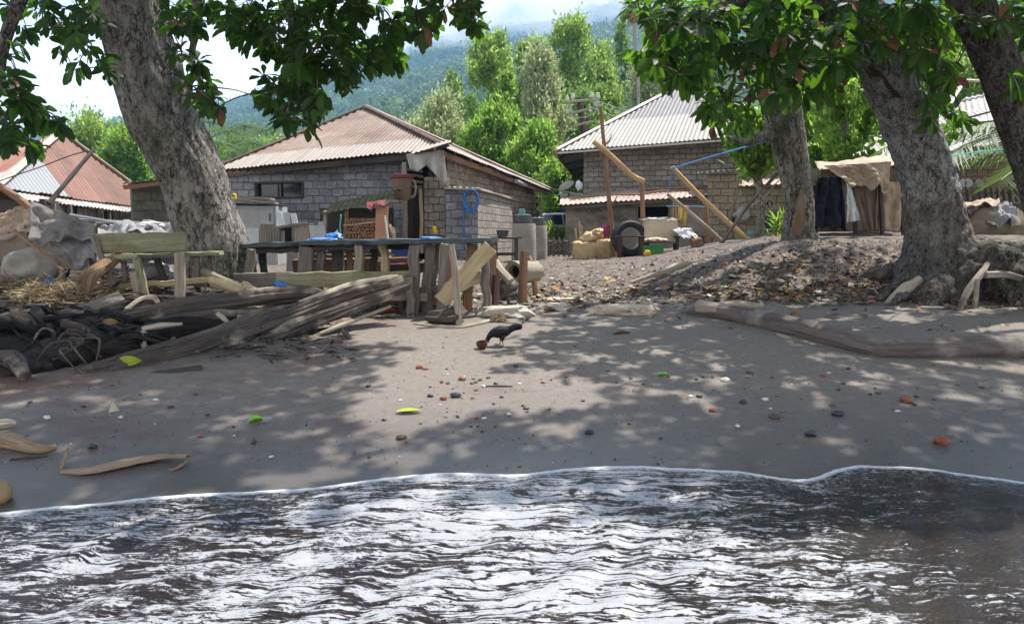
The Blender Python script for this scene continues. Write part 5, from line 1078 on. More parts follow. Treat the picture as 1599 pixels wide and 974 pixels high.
# big tyre standing up
ty = thing('big_tyre', 'large black tractor tyre standing against the cream covered box', 'tyre', gz(982, 20.6)); tc = gz(981, 20.75, .46)
mb = MB(); ang = V((.25, -1, .15)).normalized(); mb.lathe(tc, [(.30, -.12), (.33, -.15), (.43, -.16), (.475, -.1), (.485, 0), (.475, .1), (.43, .16), (.33, .15), (.30, .12), (.295, 0), (.30, -.12)], 40, ang, cap=False); mb.build('tyre', M['rubber'], ty)
mb = MB(); mb.lathe(tc, [(.296, -.09), (.27, -.1), (.255, 0), (.27, .1), (.296, .09)], 32, ang, cap=False); mb.build('inner_ring', M['grey_metal'], ty)
def table(name, label, c, w, d, h, mat, leg=.06, cat='table', top=.04, rot=0, skew=0, stretch=True, over=.04):
    t = thing(name, label, cat, c); q = lambda x, y, z: V(c) + V((x * math.cos(rot) - y * math.sin(rot), x * math.sin(rot) + y * math.cos(rot), z))
    MB().bar(q(-w / 2 - over, 0, h), q(w / 2 + over, 0, h), d, top, 4, .006).build('tabletop', M[mat], t)
    for sx_ in (-1, 1):
        for sy in (-1, 1):
            a = q(sx_ * (w / 2 - leg / 2), sy * (d / 2 - leg), -.15); MB().bar(a, q(sx_ * (w / 2 - leg / 2), sy * (d / 2 - leg), h - top / 2), leg, leg, 3, .006).build('leg', M[mat], t)
    if stretch:
        for sy in (-1, 1): MB().bar(q(-w / 2, sy * (d / 2 - leg), h * .45), q(w / 2, sy * (d / 2 - leg), h * .45), leg * .5, leg * .8, 2, .004).build('stretcher', M[mat], t)
    return t
table('side_table', 'dark red wooden table frame in front of the big tyre', gz(982, 20.2), .62, .4, .52, 'wood_red', .09, stretch=False)
cv = thing('covered_box', 'cream cloth covered box with frayed white top edge', 'covered box', gz(1028, 20.8))
bb = gz(1028, 20.9); mb = MB(); 
def boxcloth(u, v):
    a = u * 2 * PI; ca, sa = math.cos(a), math.sin(a); k = (abs(ca) ** 5 + abs(sa) ** 5) ** (-1 / 5); r = (.43 + .05 * v) * k; w = 1 + .07 * n3(ca * 3, sa * 3, v * 3)
    return bb + V((r * ca * w, r * sa * .62 * w, .86 - .62 * v + .03 * n3(ca * 4, sa * 4, 2)))
mb.grid(boxcloth, 40, 8); mb.build('cover', M['cream'], cv, ang=180)
mb = MB(); mb.blob(bb + V((0, 0, .84)), (.43, .28, .06), 4, .5, 4, 3); mb.build('cover_top', M['tarp_white'], cv)
for x in (-.35, .35): MB().bar(bb + V((x, -.2, -.1)), bb + V((x, -.2, .4)), .06, .06, 2, .005).build('leg', M['wood_dark'], cv)
gcx = thing('green_crate', 'green plastic crate at the foot of the cream covered box', 'crate', gz(1015, 20.2)); q = gz(1016, 20.2)
for a, b, w, h in (((-.26, -.14, .13), (.26, -.14, .13), .02, .22), ((-.26, .14, .13), (.26, .14, .13), .02, .22), ((-.26, -.15, .13), (-.26, .15, .13), .02, .22), ((.26, -.15, .13), (.26, .15, .13), .02, .22), ((-.26, 0, .03), (.26, 0, .03), .28, .02)): MB().bar(q + V(a), q + V(b), w, h, 2, .003).build('crate_side', M['green_plastic'], gcx)
MB().bar(q + V((-.3, 0, .3)), q + V((.5, .05, .33)), .3, .03, 4, .01).build('plank', M['wood_dark'], label='dark board resting on the green crate', cat='board')
mb = MB(); mb.blob(q + V((.08, 0, .38)), (.28, .15, .06), 3, .4, 3, 6); mb.build('folded_cloth', M['cream'], label='folded cream rag lying on the board over the crate', cat='cloth')
mb = MB(); mb.blob(gz(1009, 19.6, .07), (.09, .07, .08), 3, .4, 3, 2); mb.build('yellow_bag', M['yellow_plastic'], label='small yellow bag on the ground before the green crate', cat='bag')
tb = table('low_table', 'low brown table with a pale cloth over it beside the covered box', gz(1072, 20.6), .72, .5, .30, 'wood_dark', .07, stretch=False)
bq = gz(1066, 20.5); cloth_sheet('tablecloth', 'white_cloth', [bq + V((-.32, .1, .50)), bq + V((.18, .1, .53)), bq + V((.34, -.28, .26)), bq + V((-.12, -.28, .30))], 14, 10, .06, 8, label='pale checked cloth draped over the low brown table', cat='cloth')
MB().bar(gz(1078, 20.2, .12), gz(1092, 20.2, .12), .25, .24, 3, .01).build('wood_block', M['wood_brown'], label='brown wooden block at the right end of the low table', cat='block')
# pans on the wall
def pan(px, py, r, Y, mat, rim, label, cat='pan'):
    c = at(px, py, Y); t = thing('round_pan', label, cat, c, 'pans hanging on the tan block wall'); k = r * mpp(Y)
    MB().lathe(c, [(0, .05), (k * .8, .045), (k * .95, 0), (k, -.02), (k * .9, -.03), (0, .0)], 28, (0, -1, 0)).build('pan_bottom', M[mat], t); MB().lathe(c, [(k * .93, -.01), (k * 1.03, .0), (k * 1.06, -.03), (k * .95, -.05)], 28, (0, -1, 0), cap=False).build('rim', M[rim], t)
pan(1161, 334, 11, 23.4, 'grey_metal', 'grey_metal', 'pale grey round tray hanging on the tan block wall')
pan(1209, 346, 14, 23.2, 'dark_metal', 'rubber', 'large dark wok hanging left of the lichen trunk')
pan(1228, 341, 9, 23.1, 'dark_metal', 'rubber', 'small dark pan half hidden by the lichen trunk')
pan(1140, 346, 8, 23.5, 'rubber', 'rubber', 'small black pan hanging behind the long bamboo pole')
cbn = gz(1176, 21.5); MB().lathe(cbn, [(0, .0), (.17, 0), (.22, .16), (.235, .165), (.21, .03), (0, .03)], 24).build('basin', M['aqua_plastic'], label='blue green plastic basin on the ground under the pans', cat='basin')
# satellite dish, bag, utility pole, wires
sd_ = thing('satellite_dish', 'old dish aerial under the left overhang of the pale roof', 'dish', at(886, 312, 27.2))
MB().lathe(at(884, 291, 27.2), [(0, .12), (.2, .1), (.30, .02), (.31, -.0), (.28, .02), (.2, .08), (0, .1)], 26, V((-.6, -.35, .95))).build('dish', M['concrete'], sd_); MB().tube([at(889, 318, 27.2), at(888, 296, 27.2)], .03, 6, 1).build('mast', M['dark_metal'], sd_)
mb = MB(); mb.blob(at(904, 290, 27.0), (.11, .09, .16), 3, .35, 2.5, 3); mb.build('plastic_bag', M['white_cloth'], label='small white and blue bag hanging beside the dish aerial', cat='bag')
line('wire', [at(868, 306, 27), at(884, 300, 27), at(912, 306, 27)], .02, 'wire_pale', 'bent grey cable end below the dish aerial', 'cable')
up_ = thing('utility_pole', 'leaning timber utility pole with crossarms and white insulators before dark trees', 'utility pole', gz(916, 46)); YU = 46
MB().tube([gz(917, YU), at(912, 210, YU), at(904, 153, YU)], [.2, .17, .15], 9, 4).build('pole', M['wood_red'], up_)
for (x0, y0, x1, y1) in ((884, 160, 936, 155), (888, 178, 934, 168), (896, 196, 926, 190)): MB().bar(at(x0, y0, YU - .2), at(x1, y1, YU - .2), .14, .14, 2, .005).build('crossarm', M['wood_pale'], up_)
for (x, y) in ((886, 158), (895, 154), (924, 152), (934, 153), (890, 176), (931, 166), (922, 175)): MB().lathe(at(x, y, YU - .2), [(0, 0), (.09, 0), (.12, .12), (.07, .16), (.1, .26), (0, .3)], 10).build('insulator', M['peb_white'], up_)
MB().tube([at(887, 160, YU - .3), at(892, 176, YU - .4), at(908, 184, YU - .3), at(928, 176, YU - .3), at(934, 158, YU - .3)], .03, 5, 5).build('cable_loop', M['wire_pale'], up_)
for i, (y0, y1) in enumerate(((153, 178), (157, 186), (166, 196))): line('power_line', [at(925 - 2 * i, y0 + 2, YU - .2), at(975, (y0 + y1) / 2 + 6, YU - 2), at(1040, y1 + 6, YU - 5), at(1160, y1 + 4, YU - 9)], .022, 'wire_pale', ['topmost wire running right from the utility pole', 'middle wire running right from the utility pole', 'lowest wire running right from the utility pole'][i], 'power line')
for i, (y0, y1) in enumerate(((257, 264), (272, 282))): line('power_line', [at(800, y0, 44), at(860, y1 - 1, 42), at(900, y1, 40)], .02, 'wire_pale', ['upper cable crossing the gap between the houses', 'lower cable crossing the gap between the houses'][i], 'power line')
MB().tube([gz(997, 48), at(996, 92, 48)], [.1, .08], 8, 1).build('white_pole', M['concrete'], label='thin pale concrete pole rising behind the white roof', cat='pole')
# concrete drums
def drum(px, top, Y, wpx, label):
    c = gz(px, Y); r = wpx * mpp(Y) / 2; h = at(px, top, Y).z - c.z; t = thing('concrete_drum', label, 'water drum', c, 'concrete water drums'); MB().lathe(c, [(r * 1.02, -.1), (r * 1.03, .1), (r, h * .5), (r * .97, h - .03), (r * .93, h), (r * .85, h), (r * .85, h - .1), (0, h - .1)], 30, jit=.02).build('drum', M['concrete'], t); return c, r, h
Yd = 19.4; c, r, h = drum(818, 349, Yd, 37, 'nearer round concrete water drum with a black basin on top'); c2, r2_, h2_ = drum(838, 352, Yd + 1.6, 32, 'farther concrete water drum standing behind the first')
bs = MB(); bs.lathe(c + V((-.03, 0, h)), [(0, .01), (.15, .02), (.235, .2), (.25, .21), (.21, .2), (.14, .05), (0, .04)], 26)
MB().lathe(c + V((-.03, 0, h)), [(.21, 0), (.24, .02), (.22, .2), (.15, .225), (0, .225)], 26).build('basin', M['dark_metal'], label='black basin turned upside down on the nearer drum', cat='basin')
MB().lathe(c + V((-.05, 0, h + .226)), [(.08, 0), (.085, .03), (.07, .12), (.05, .125), (0, .11)], 18).build('pot', M['aqua_plastic'], label='small green pot on the upturned black basin', cat='pot')
MB().lathe(c2 + V((0, 0, h2_)), [(.2, 0), (.22, .02), (.2, .19), (.14, .21), (0, .21)], 22).build('basin', M['dark_metal'], label='black basin turned over on the farther drum', cat='basin')
st_ = table('stool_table', 'dark rickety table beside the concrete drum', gz(790, 16.6), .5, .45, .62, 'wood_dark', .07, over=.08)
q = gz(785, 16.5, .64); MB().lathe(q, [(0, 0), (.105, 0), (.135, .13), (.145, .135), (.12, .12), (.09, .02), (0, .02)], 22).build('basin', M['dark_metal'], label='dark metal bowl on the rickety table', cat='bowl')
# car behind
def car():
    c = gz(874, 31); t = thing('parked_car', 'silver car half hidden behind plants between the two houses', 'car', c)
    P = lambda x, y, z: c + V((x, y, z)); mb = MB()
    prof = [(-2.0, .55), (-1.95, .8), (-1.2, .92), (-.7, 1.38), (.9, 1.42), (1.55, .98), (2.0, .9), (2.05, .55), (1.9, .3), (-1.9, .3)]
    rings = []
    for y, k in ((-.8, .96), (-.74, 1), (.74, 1), (.8, .96)): rings.append([P(x * k, y * (1 - .12 * max(0, z - .9)), .3 + (z - .3) * k) for x, z in prof])
    mb.rings(rings, rings); mb.build('body', M['car_paint'], t)
    for y in (-.815, .815):
        MB().add([P(-1.0, y * .985, .95), P(.05, y * .985, .95), P(.0, y * .94, 1.32), P(-.62, y * .94, 1.32)], [(0, 1, 2, 3)]).build('window', M['glass_dark'], t); MB().add([P(.12, y * .985, .95), P(1.3, y * .985, .95), P(.85, y * .94, 1.33), P(.07, y * .94, 1.32)], [(0, 1, 2, 3)]).build('window', M['glass_dark'], t)
    for x in (-1.25, 1.3):
        for y in (-.78, .78):
            w = MB().lathe(P(x, y, .3), [(.0, -.1), (.2, -.1), (.3, -.09), (.31, 0), (.3, .09), (.2, .1), (0, .1)], 22, (0, 1, 0)).build('wheel', M['rubber'], t); MB().lathe(P(x, y + (.1 if y > 0 else -.1), .3), [(0, -.015), (.17, -.012), (.19, .012), (0, .015)], 18, (0, 1, 0)).build('rim', M['grey_metal'], w)
    MB().bar(P(2.02, -.5, .68), P(2.02, -.75, .68), .06, .12).build('headlight', M['glass_dark'], t)
car()
wf = thing('wattle_fence', 'low woven stick fence before the leafy plants beside the drum', 'fence', gz(866, 23))
for i in range(6): MB().tube([gz(848 + i * 8, 23), gz(848 + i * 8, 23, .55)], .03, 6, 1, .1).build('stake', M['wood_grey'], wf)
for j in range(7): MB().tube([gz(844 + i * 6, 23 + .05 * (1 if (i + j) % 2 else -1), .06 + j * .065) for i in range(9)], .025, 6, 2, .1).build('wattle', M['wood_grey'], wf)
# ------------------------------------------------------------------ things in front of the rusty roofed house
ht = thing('animal_hutch', 'grey board hutch with old planks on its roof, under the dark window', 'hutch', gz(402, 18)); YH = 18.0
q0, q1 = at(362, 350, YH), at(432, 350, YH); zt = at(400, 323, YH).z; zb = hz(q0.x, YH) - .1
MB().wall(q0, q1, zb, zt, zt + .02, .9).build('body', M['grey_panel'], ht, smooth=False)
MB().wall(q1, at(442, 350, YH + 1.0), zb, zt + .02, zt - .1, .05, back=False).build('body', M['grey_panel'], ht, smooth=False)
P = lambda x, y, d=.03: at(x, y, YH - d)
def panel(t, x0, y0, x1, y1, mat, name, Y, th=.03, lean=0):
    a, b, c, d = at(x0, y1, Y), at(x1, y1, Y), at(x1 + lean, y0, Y + .02), at(x0 + lean, y0, Y + .02); k = V((0, th, 0)); mb = MB(); mb.add([a, b, c, d, a + k, b + k, c + k, d + k], [(0, 1, 2, 3), (7, 6, 5, 4), (0, 4, 5, 1), (1, 5, 6, 2), (2, 6, 7, 3), (3, 7, 4, 0)]); return mb.build(name, M[mat], t, smooth=False)
dr = panel(ht, 406, 326, 427, 350, 'grey_panel', 'door', YH - .04); MB().bar(P(421, 333, .06), P(421, 345, .06), .03, .02).build('handle', M['dark_metal'], dr)
panel(ht, 386, 356, 404, 382, 'pale_panel', 'door', YH - .04)
for i in range(9): panel(ht, 406 + i * 2.6, 351, 407.6 + i * 2.6, 378, 'wood_pale', 'slat', YH - .05)
for i, (x0, y0, x1, y1) in enumerate(((352, 312, 432, 317), (350, 308, 425, 311), (356, 319, 440, 321))): MB().bar(at(x0, y0, YH - .1 + .25 * i), at(x1, y1, YH - .15 + .25 * i), .3, .035, 4, .01).build('roof_board', M[['wood_grey', 'wood_pale', 'wood_dark'][i]], ht)
mb = MB(); mb.lathe(at(364, 312, YH), [(0, 0), (.08, 0), (.085, .12), (.05, .14), (0, .14)], 14); mb.build('jar', M['yellow_plastic'], label='small yellow jar on the hutch roof planks', cat='jar')
cg = thing('slatted_cage', 'slatted wooden cage with three leaning pale panels on top', 'cage', gz(470, 17.6)); YC = 17.6
for i, m_ in enumerate(('pale_panel', 'grey_panel', 'pale_panel')): panel(cg, 434 + i * 11, 331 + i, 443 + i * 11, 351 - i, m_, 'top_panel', YC - .05 + .03 * i, lean=-3.5)
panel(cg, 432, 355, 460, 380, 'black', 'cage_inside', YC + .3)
for (x0, y0, x1, y1) in ((432, 356, 480, 350), (434, 353, 434, 395), (459, 354, 459, 395), (486, 350, 486, 395)): MB().bar(at(x0, y0, YC), at(x1, y1, YC), .07, .07, 3, .01).build('frame_bar', M['wood_grey'], cg)
for i in range(8): panel(cg, 460 + i * 3.3, 350 + .3 * i, 462.3 + i * 3.3, 392, 'wood_pale', 'slat', YC - .03, lean=1)
panel(cg, 437, 360, 444, 392, 'wood_grey', 'slat', YC - .02)
panel(None, 487, 352, 512, 392, 'grey_panel', 'sheet_panel', YC - .1, lean=-5); o = bpy.data.objects['sheet_panel']; tag(o, 'grey sheet panel leaning right of the slatted cage', 'panel')
panel(None, 497, 346, 507, 356, 'pale_panel', 'pale_board', YC + .3); tag(bpy.data.objects['pale_board'], 'small pale board above the grey sheet panel', 'board')
fs = thing('firewood_shelter', 'lean-to shelter with dark mossy sheet roof over stacked firewood', 'shelter', gz(555, 18)); YF = 17.9
a, b = at(497, 335, YF - .4), at(612, 312, YF - .3); mb = MB(); mb.corr([a, b, b + V((0, 1.6, .32)), a + V((0, 1.7, .32))], .14, .014, 3, rag=.08); mb.build('roof', M['mossy_sheet'], fs, ang=180)
for x in (508, 541, 604): MB().bar(gz(x, YF - .2), at(x, 330 - (x - 508) * .14, YF - .2), .08, .08, 4, .012).build('post', M['wood_pale'] if x < 540 else M['wood_brown'], fs)
MB().bar(at(536, 352, YF - .35), at(592, 346, YF - .3), .03, .03, 3, .006).build('rail', M['wood_tan'], fs)
MB().wall(at(500, 350, YF + 1.2), at(615, 350, YF + 1.2), .6, at(555, 325, YF + 1.2).z, None, .05).build('back_panel', M['wood_dark'], fs, smooth=False)
cloth_sheet('red_sheet', 'red_cloth', [at(574, 318, YF - .5), at(603, 311, YF - .4), at(600, 319, YF - .75), at(572, 324, YF - .8)], 14, 6, .05, 7, label='crumpled red plastic sheet on the firewood shelter roof', cat='sheet', hem=.08)
MB().bar(at(598, 322, YF - .7), at(613, 313, YF - .7), .06, .04, 2, .01).build('white_batten', M['wood_pale'], label='whitish batten end beside the red sheet', cat='batten')
proto = None
for r in range(7):
    for i in range(10):
        c = at(543 + i * 5.3 + (r % 2) * 2.4 + R.uniform(-.5, .5), 373 - r * 5.0 + R.uniform(-.4, .4), YF - .25)
        if proto is None:
            t = proto = MB(); rr = .036; t.tube([V((0, 0, 0)), V((0, .55, 0))], [rr, rr], 9, 3, .35, 3, .2); proto = t.build('firewood_log', M['firewood'], label='split firewood piece in the stack under the mossy sheet roof', cat='firewood', group='stacked firewood', loc=(0, 0, 0)); o = proto
        else: o = proto.copy(); COL.objects.link(o)
        o.location = c; o.rotation_euler = (0, R.uniform(0, 6), R.uniform(-.08, .08)); o.scale = (R.uniform(.85, 1.25), 1, R.uniform(.8, 1.2))
mb = MB(); mb.blob(gz(528, YF - .5, .32), (.1, .1, .42), 3, .25, 2, 3); mb.build('white_sack', M['white_cloth'], label='upright white sack left of the stacked firewood', cat='sack')
MB().bar(gz(533, YF - .62, .05), at(532, 336, YF - .62), .05, .03, 4, .01).build('teal_strip', M['aqua_plastic'], label='teal printed strip hanging over the white sack', cat='strip')
panel(None, 585, 322, 604, 392, 'terracotta', 'clay_board', YF - .6, .05, lean=2); tag(bpy.data.objects['clay_board'], 'reddish clay coloured board standing right of the firewood', 'board')
mb = MB(); mb.blob(gz(612, YF - .3, .42), (.13, .13, .46), 3, .2, 2, 6); mb.build('net_roll', M['net'], label='rolled brown netting standing beside the reddish board', cat='net')
MB().tube([gz(613, YF - .8), at(601, 337, YF - .7)], .022, 7, 2).build('white_stick', M['peb_white'], label='thin white stick leaning on the reddish board', cat='stick')
bk = thing('hanging_basket', 'woven basket with a faded red rim hung on the porch post', 'basket', at(628, 312, 19.5)); bc = at(628, 312, 19.5)
k = mpp(19.5); MB().lathe(bc, [(0, 0), (12 * k, 0), (14 * k, 10 * k), (17 * k, 35 * k), (16 * k, 35 * k), (13 * k, 10 * k), (0, 3 * k)], 24, jit=.08).build('body', M['wicker'], bk); MB().lathe(bc, [(16 * k, 31 * k), (18.5 * k, 33 * k), (18.5 * k, 37 * k), (16 * k, 37 * k), (16 * k, 31 * k)], 24, jit=.05, cap=False).build('rim', M['red_cloth'], bk)
for j in range(2):
    h0 = at(643, 294, 19.45); MB().tube([h0 + V((math.cos(a) * (.09 + .02 * j), .03 * j, math.sin(a) * (.2 + .03 * j))) for a in [2 * PI * i / 14 for i in range(15)]], .016, 6, 1, cap=False).build('rope_loop', M['wood_pale'], bk)
# ------------------------------------------------------------------ the long rough table and its props
tt = thing('long_table', 'long rough table of teal topped planks on crooked posts', 'table', gz(570, 10.2))
Pt = lambda x, y, Y: at(x, y, Y)
def slab(x0, y0, Ya, x1, y1, Yb, depth, th, mat, name, t, seg=10):
    a, b = at(x0, y0, Ya), at(x1, y1, Yb); k = V((0, depth / 2, .0)); return MB().bar(a + k, b + k, depth, th, seg, .006).build(name, M[mat], t)
slab(371, 386, 11.0, 500, 379, 10.6, .75, .07, 'teal_top', 'tabletop', tt); slab(480, 380, 10.5, 642, 378, 10.1, .8, .075, 'teal_top', 'tabletop', tt); slab(578, 379, 9.75, 772, 375, 9.6, .8, .06, 'teal_top', 'tabletop', tt)
slab(400, 391, 11.0, 490, 388, 10.7, .05, .09, 'wood_dark', 'apron', tt); slab(490, 388, 10.55, 640, 385, 10.15, .05, .07, 'wood_dark', 'apron', tt)
def leg(x0, y0, x1, Y, w, mat='wood_grey', d=None, t=tt, jit=.01):
    return MB().bar(gz(x1, Y, -.12), at(x0, y0, Y), w * mpp(Y), (d or w) * mpp(Y), 6, jit, up=V((0, 1, 0))).build('leg', M[mat], t)
for a in ((392, 390, 390, 10.7, 13), (410, 390, 414, 11.3, 10, 'wood_dark'), (478, 386, 475, 10.6, 22, 'wood_grey', 10), (501, 384, 499, 10.7, 12), (561, 382, 559, 10.35, 13, 'wood_pale'), (585, 382, 580, 10.9, 10, 'wood_dark'), (527, 384, 529, 11.1, 18, 'wood_grey', 8), (648, 382, 646, 9.7, 17), (672, 382, 664, 9.9, 15), (694, 381, 688, 9.55, 14, 'wood_grey'), (683, 382, 676, 10.2, 8), (737, 381, 727, 9.9, 15, 'wood_brown'), (757, 381, 761, 9.65, 13), (768, 381, 768, 10.1, 12, 'wood_brown'), (545, 383, 548, 11.0, 9, 'wood_brown')): leg(*a)
mb = MB(); mb.tube([gz(603, 10.15, -.05), at(602, 412, 10.15), at(600, 396, 10.15), at(596, 380, 10.1)], [.055, .06, .05, .06], 9, 5, .3, 6); mb.tube([at(601, 404, 10.15), at(590, 408, 10.12)], [.03, .015], 7, 2, .2); mb.tube([at(602, 393, 10.15), at(616, 399, 10.2)], [.025, .02], 7, 2, .2); mb.build('forked_prop', M['wood_tan'], tt)
MB().bar(at(690, 469, 9.2), at(768, 384, 9.3), 23 * mpp(9.2), .05, 8, .006, up=V((0, 1, .0))).build('brace_plank', M['wood_tan'], tt) if False else None
def facing_plank(x0, y0, Ya, x1, y1, Yb, wpx, th, mat, name, t=None, seg=8, jit=.006, **kw):
    # plank whose broad side faces the water
    a, b = at(x0, y0, Ya), at(x1, y1, Yb); return MB().bar(a, b, th, wpx * mpp(Ya), seg, jit, up=V((0, 0, 1))).build(name, M[mat], t, **kw) if abs((b - a).z) < .6 * (b - a).length else MB().bar(a, b, wpx * mpp(Ya), th, seg, jit, up=V((0, 1, 0))).build(name, M[mat], t, **kw)
MB().bar(at(688, 470, 9.2), at(766, 386, 9.25), 24 * mpp(9.2), .045, 10, .005, up=V((0, 1, 0))).build('brace_plank', M['wood_tan'], tt)
MB().bar(at(690, 460, 9.6), at(752, 432, 9.8), 15 * mpp(9.5), .05, 6, .006, up=V((0, 1, 0))).build('brace_plank', M['wood_tan'], tt)
MB().tube([gz(717, 9.05, -.05), at(712, 440, 9.05), at(705, 382, 9.1)], [.05, .045, .035], 8, 4, .25, 5, .2).build('stake', M['wood_pale'], tt)
facing_plank(432, 437, 9.75, 640, 435, 9.7, 24, .06, 'wood_moss', 'mossy_rail', tt, 12)
facing_plank(366, 437, 10.2, 436, 436, 10.0, 21, .06, 'wood_grey', 'lower_rail', tt, 6)
leg(640, 432, 642, 9.6, 15, 'wood_grey'); leg(628, 440, 630, 9.75, 10, 'wood_dark')
facing_plank(618, 456, 9.85, 690, 452, 9.9, 9, .05, 'wood_grey', 'lower_rail', tt, 5)
facing_plank(590, 462, 9.75, 668, 464, 9.7, 12, .1, 'wood_pale', 'beam', label='pale beam lying low under the long table', cat='beam')
facing_plank(560, 470, 9.95, 700, 470, 10.3, 14, .2, 'wood_brown', 'beam', label='brown beam on the ground behind the table posts', cat='beam')
for i, (x0, y0, Y0, x1, y1, Y1_, w, m_) in enumerate(((460, 418, 11.6, 640, 414, 11.3, 26, 'wood_brown'), (480, 404, 12.2, 600, 402, 12.0, 14, 'wood_dark'), (600, 420, 11.2, 665, 417, 11.0, 16, 'wood_red'), (690, 434, 10.9, 760, 430, 11.0, 18, 'wood_brown'))):
    facing_plank(x0, y0, Y0, x1, y1, Y1_, w, .12, m_, 'stacked_plank', label=['broad brown plank standing under the middle of the long table', 'dark plank behind the broad brown one under the table', 'dark red plank under the blue crate', 'brown plank behind the diagonal brace'][i], cat='plank')
MB().bar(gz(622, 11.0, .0), at(648, 408, 10.8), .07, .05, 4, .008).build('leaning_stick', M['wood_brown'], label='stick leaning under the table below the blue crate', cat='stick')
MB().bar(gz(700, 10.6, .1), at(690, 386, 10.4), .16, .04, 5, .01, up=V((0, 1, 0))).build('leaning_board', M['terracotta'], label='reddish board leaning behind the diagonal brace plank', cat='board')
mb = MB(); bc = at(628, 404, 11.6); k = mpp(11.6)
for a, b, w, h in (((-14, 0), (14, 0), .02, 26), ): mb.bar(bc + V((-14 * k, 0, 13 * k)), bc + V((14 * k, 0, 13 * k)), .34, 26 * k, 2, .002)
mb.build('blue_crate', M['blue_plastic'], label='deep blue plastic crate under the long table', cat='crate')
MB().lathe(at(553, 392, 12.5), [(0, 0), (.23, 0), (.27, .05), (.25, .06), (0, .02)], 24).build('blue_basin', M['blue_plastic'], label='flat blue basin in the shadow under the long table', cat='basin')
panel(None, 447, 392, 465, 424, 'pale_panel', 'white_board', 11.9, .03, 1); tag(bpy.data.objects['white_board'], 'pale board standing under the left of the long table', 'board')
table('small_stool', 'small dark stool under the left end of the long table', gz(446, 11.3), .26, .25, .2, 'wood_grey', .05, 'stool')
mb = MB(); mb.blob(at(503, 375, 10.8), (.19, .2, .035), 3, .4, 3, 2); mb.build('blue_sheet', M['bright_blue'], label='folded bright blue sheet lying on the left tabletop', cat='sheet')
mb = MB(); mb.blob(at(522, 370, 11.1), (.12, .12, .06), 3, .4, 3, 5); mb.build('blue_bag', M['bright_blue'], label='puffed blue bag on the tabletop next to the folded blue sheet', cat='bag')
mb = MB(); mb.blob(at(672, 373, 9.9), (.14, .16, .028), 3, .5, 3, 4); mb.build('blue_cloth', M['bright_blue'], label='light blue cloth heap on the right tabletop', cat='cloth')
mb = MB(); mb.blob(at(678, 360, 19.6), (.05, .05, .1), 3, .5, 3, 4); mb.build('yellow_rag', M['yellow_plastic'], label='yellow rag hung on the lit block wall behind the table', cat='rag')
# carved logs right of the table
def hollow_log():
    a, b = gz(812, 10.9, .16), gz(838, 11.25, .16); t = thing('hollow_log', 'pale hollowed log section lying right of the long table', 'log', gz(822, 11))
    a, b = at(801, 424, 10.9), at(836, 424, 11.4); d = (b - a).normalized(); L = (b - a).length; r = 17 * mpp(11)
    MB().lathe(a, [(r * .55, .25), (r * .6, .02), (r * .95, 0), (r, .05), (r * 1.02, L * .5), (r * .95, L), (0, L)], 26, d, .16).build('log', M['wood_pale'], t); MB().lathe(a, [(0, .14), (r * .62, .13)], 20, d).build('hollow', M['black'], t)
    return t
hollow_log()
MB().tube([gz(816, 10.6, -.05), at(817, 425, 10.6), at(819, 392, 10.6)], [.07, .055, .05], 9, 4, .15, 5, .1).build('stake', M['wood_brown'], label='upright worn stake before the hollow log', cat='stake')
MB().tube([gz(838, 11.2, -.05), at(831, 420, 11.2), at(826, 401, 11.3)], [.045, .04, .035], 8, 4, .2, 5).build('stake', M['wood_brown'], label='thin slanting stake at the far end of the hollow log', cat='stake')
MB().tube([at(772, 411, 10.3), at(780, 422, 10.2), at(797, 440, 10.1)], [.08, .07, .06], 9, 4, .2, 4, .2).build('branch_piece', M['wood_pale'], label='pale branch piece leaning between table and hollow log', cat='branch')
MB().tube([at(778, 452, 10.1), at(788, 448, 10.2), at(800, 446, 10.4)], [.10, .11, .09], 12, 3, .1).build('short_log', M['driftwood'], label='short dark log with pale cut end beside the table post', cat='log')
MB().tube([gz(772, 9.7, .0), at(775, 430, 9.8)], [.055, .05], 8, 2, .2).build('short_post', M['wood_red'], label='short reddish stump post at the table corner', cat='post')
MB().tube([gz(668, 9.15, .07), gz(700, 9.0, .1), gz(722, 9.3, .1)], [.06, .1, .07], 11, 5, .4, 4, .4).build('stump', M['driftwood'], label='dark gnarled wood piece at the foot of the diagonal plank', cat='driftwood')
# ------------------------------------------------------------------ bench at the left
bn = thing('wooden_bench', 'mossy plank bench with broad greenish backboard', 'bench', gz(225, 9.4)); YB = 9.35
facing_plank(146, 381, YB, 291, 377, YB, 30, .04, 'wood_moss', 'backboard', bn, 10, .004)
slab(160, 402, YB + .02, 335, 396, YB + .3, .45, .04, 'wood_moss', 'seat', bn)
facing_plank(166, 404, YB - .03, 216, 401, YB - .03, 8, .05, 'wood_moss', 'seat_rail', bn, 4)
def bleg(x0, y0, x1, y1, Y, w, mat='wood_pale', name='leg'): a, b = at(x0, y0, Y), at(x1, y1, Y); return MB().bar(b, a, w * mpp(Y), w * .8 * mpp(Y), 6, .005, up=V((0, 1, 0))).build(name, M[mat], bn)
bleg(145, 368, 182, 460, YB - .06, 8, 'wood_grey', 'brace'); bleg(280, 394, 282, 474, YB - .08, 14); bleg(213, 404, 230, 470, YB - .06, 11, 'wood_moss'); bleg(209, 424, 216, 474, YB - .1, 10); bleg(307, 400, 308, 452, YB + .35, 9, 'wood_grey'); bleg(330, 400, 331, 440, YB + .5, 9, 'wood_grey'); bleg(193, 408, 198, 452, YB + .3, 8, 'wood_grey')
facing_plank(182, 447, YB + .1, 335, 437, YB + .15, 9, .05, 'wood_tan', 'stretcher', bn, 8)
facing_plank(245, 405, YB + .35, 262, 452, YB + .35, 9, .05, 'wood_dark', 'leg', bn, 4)
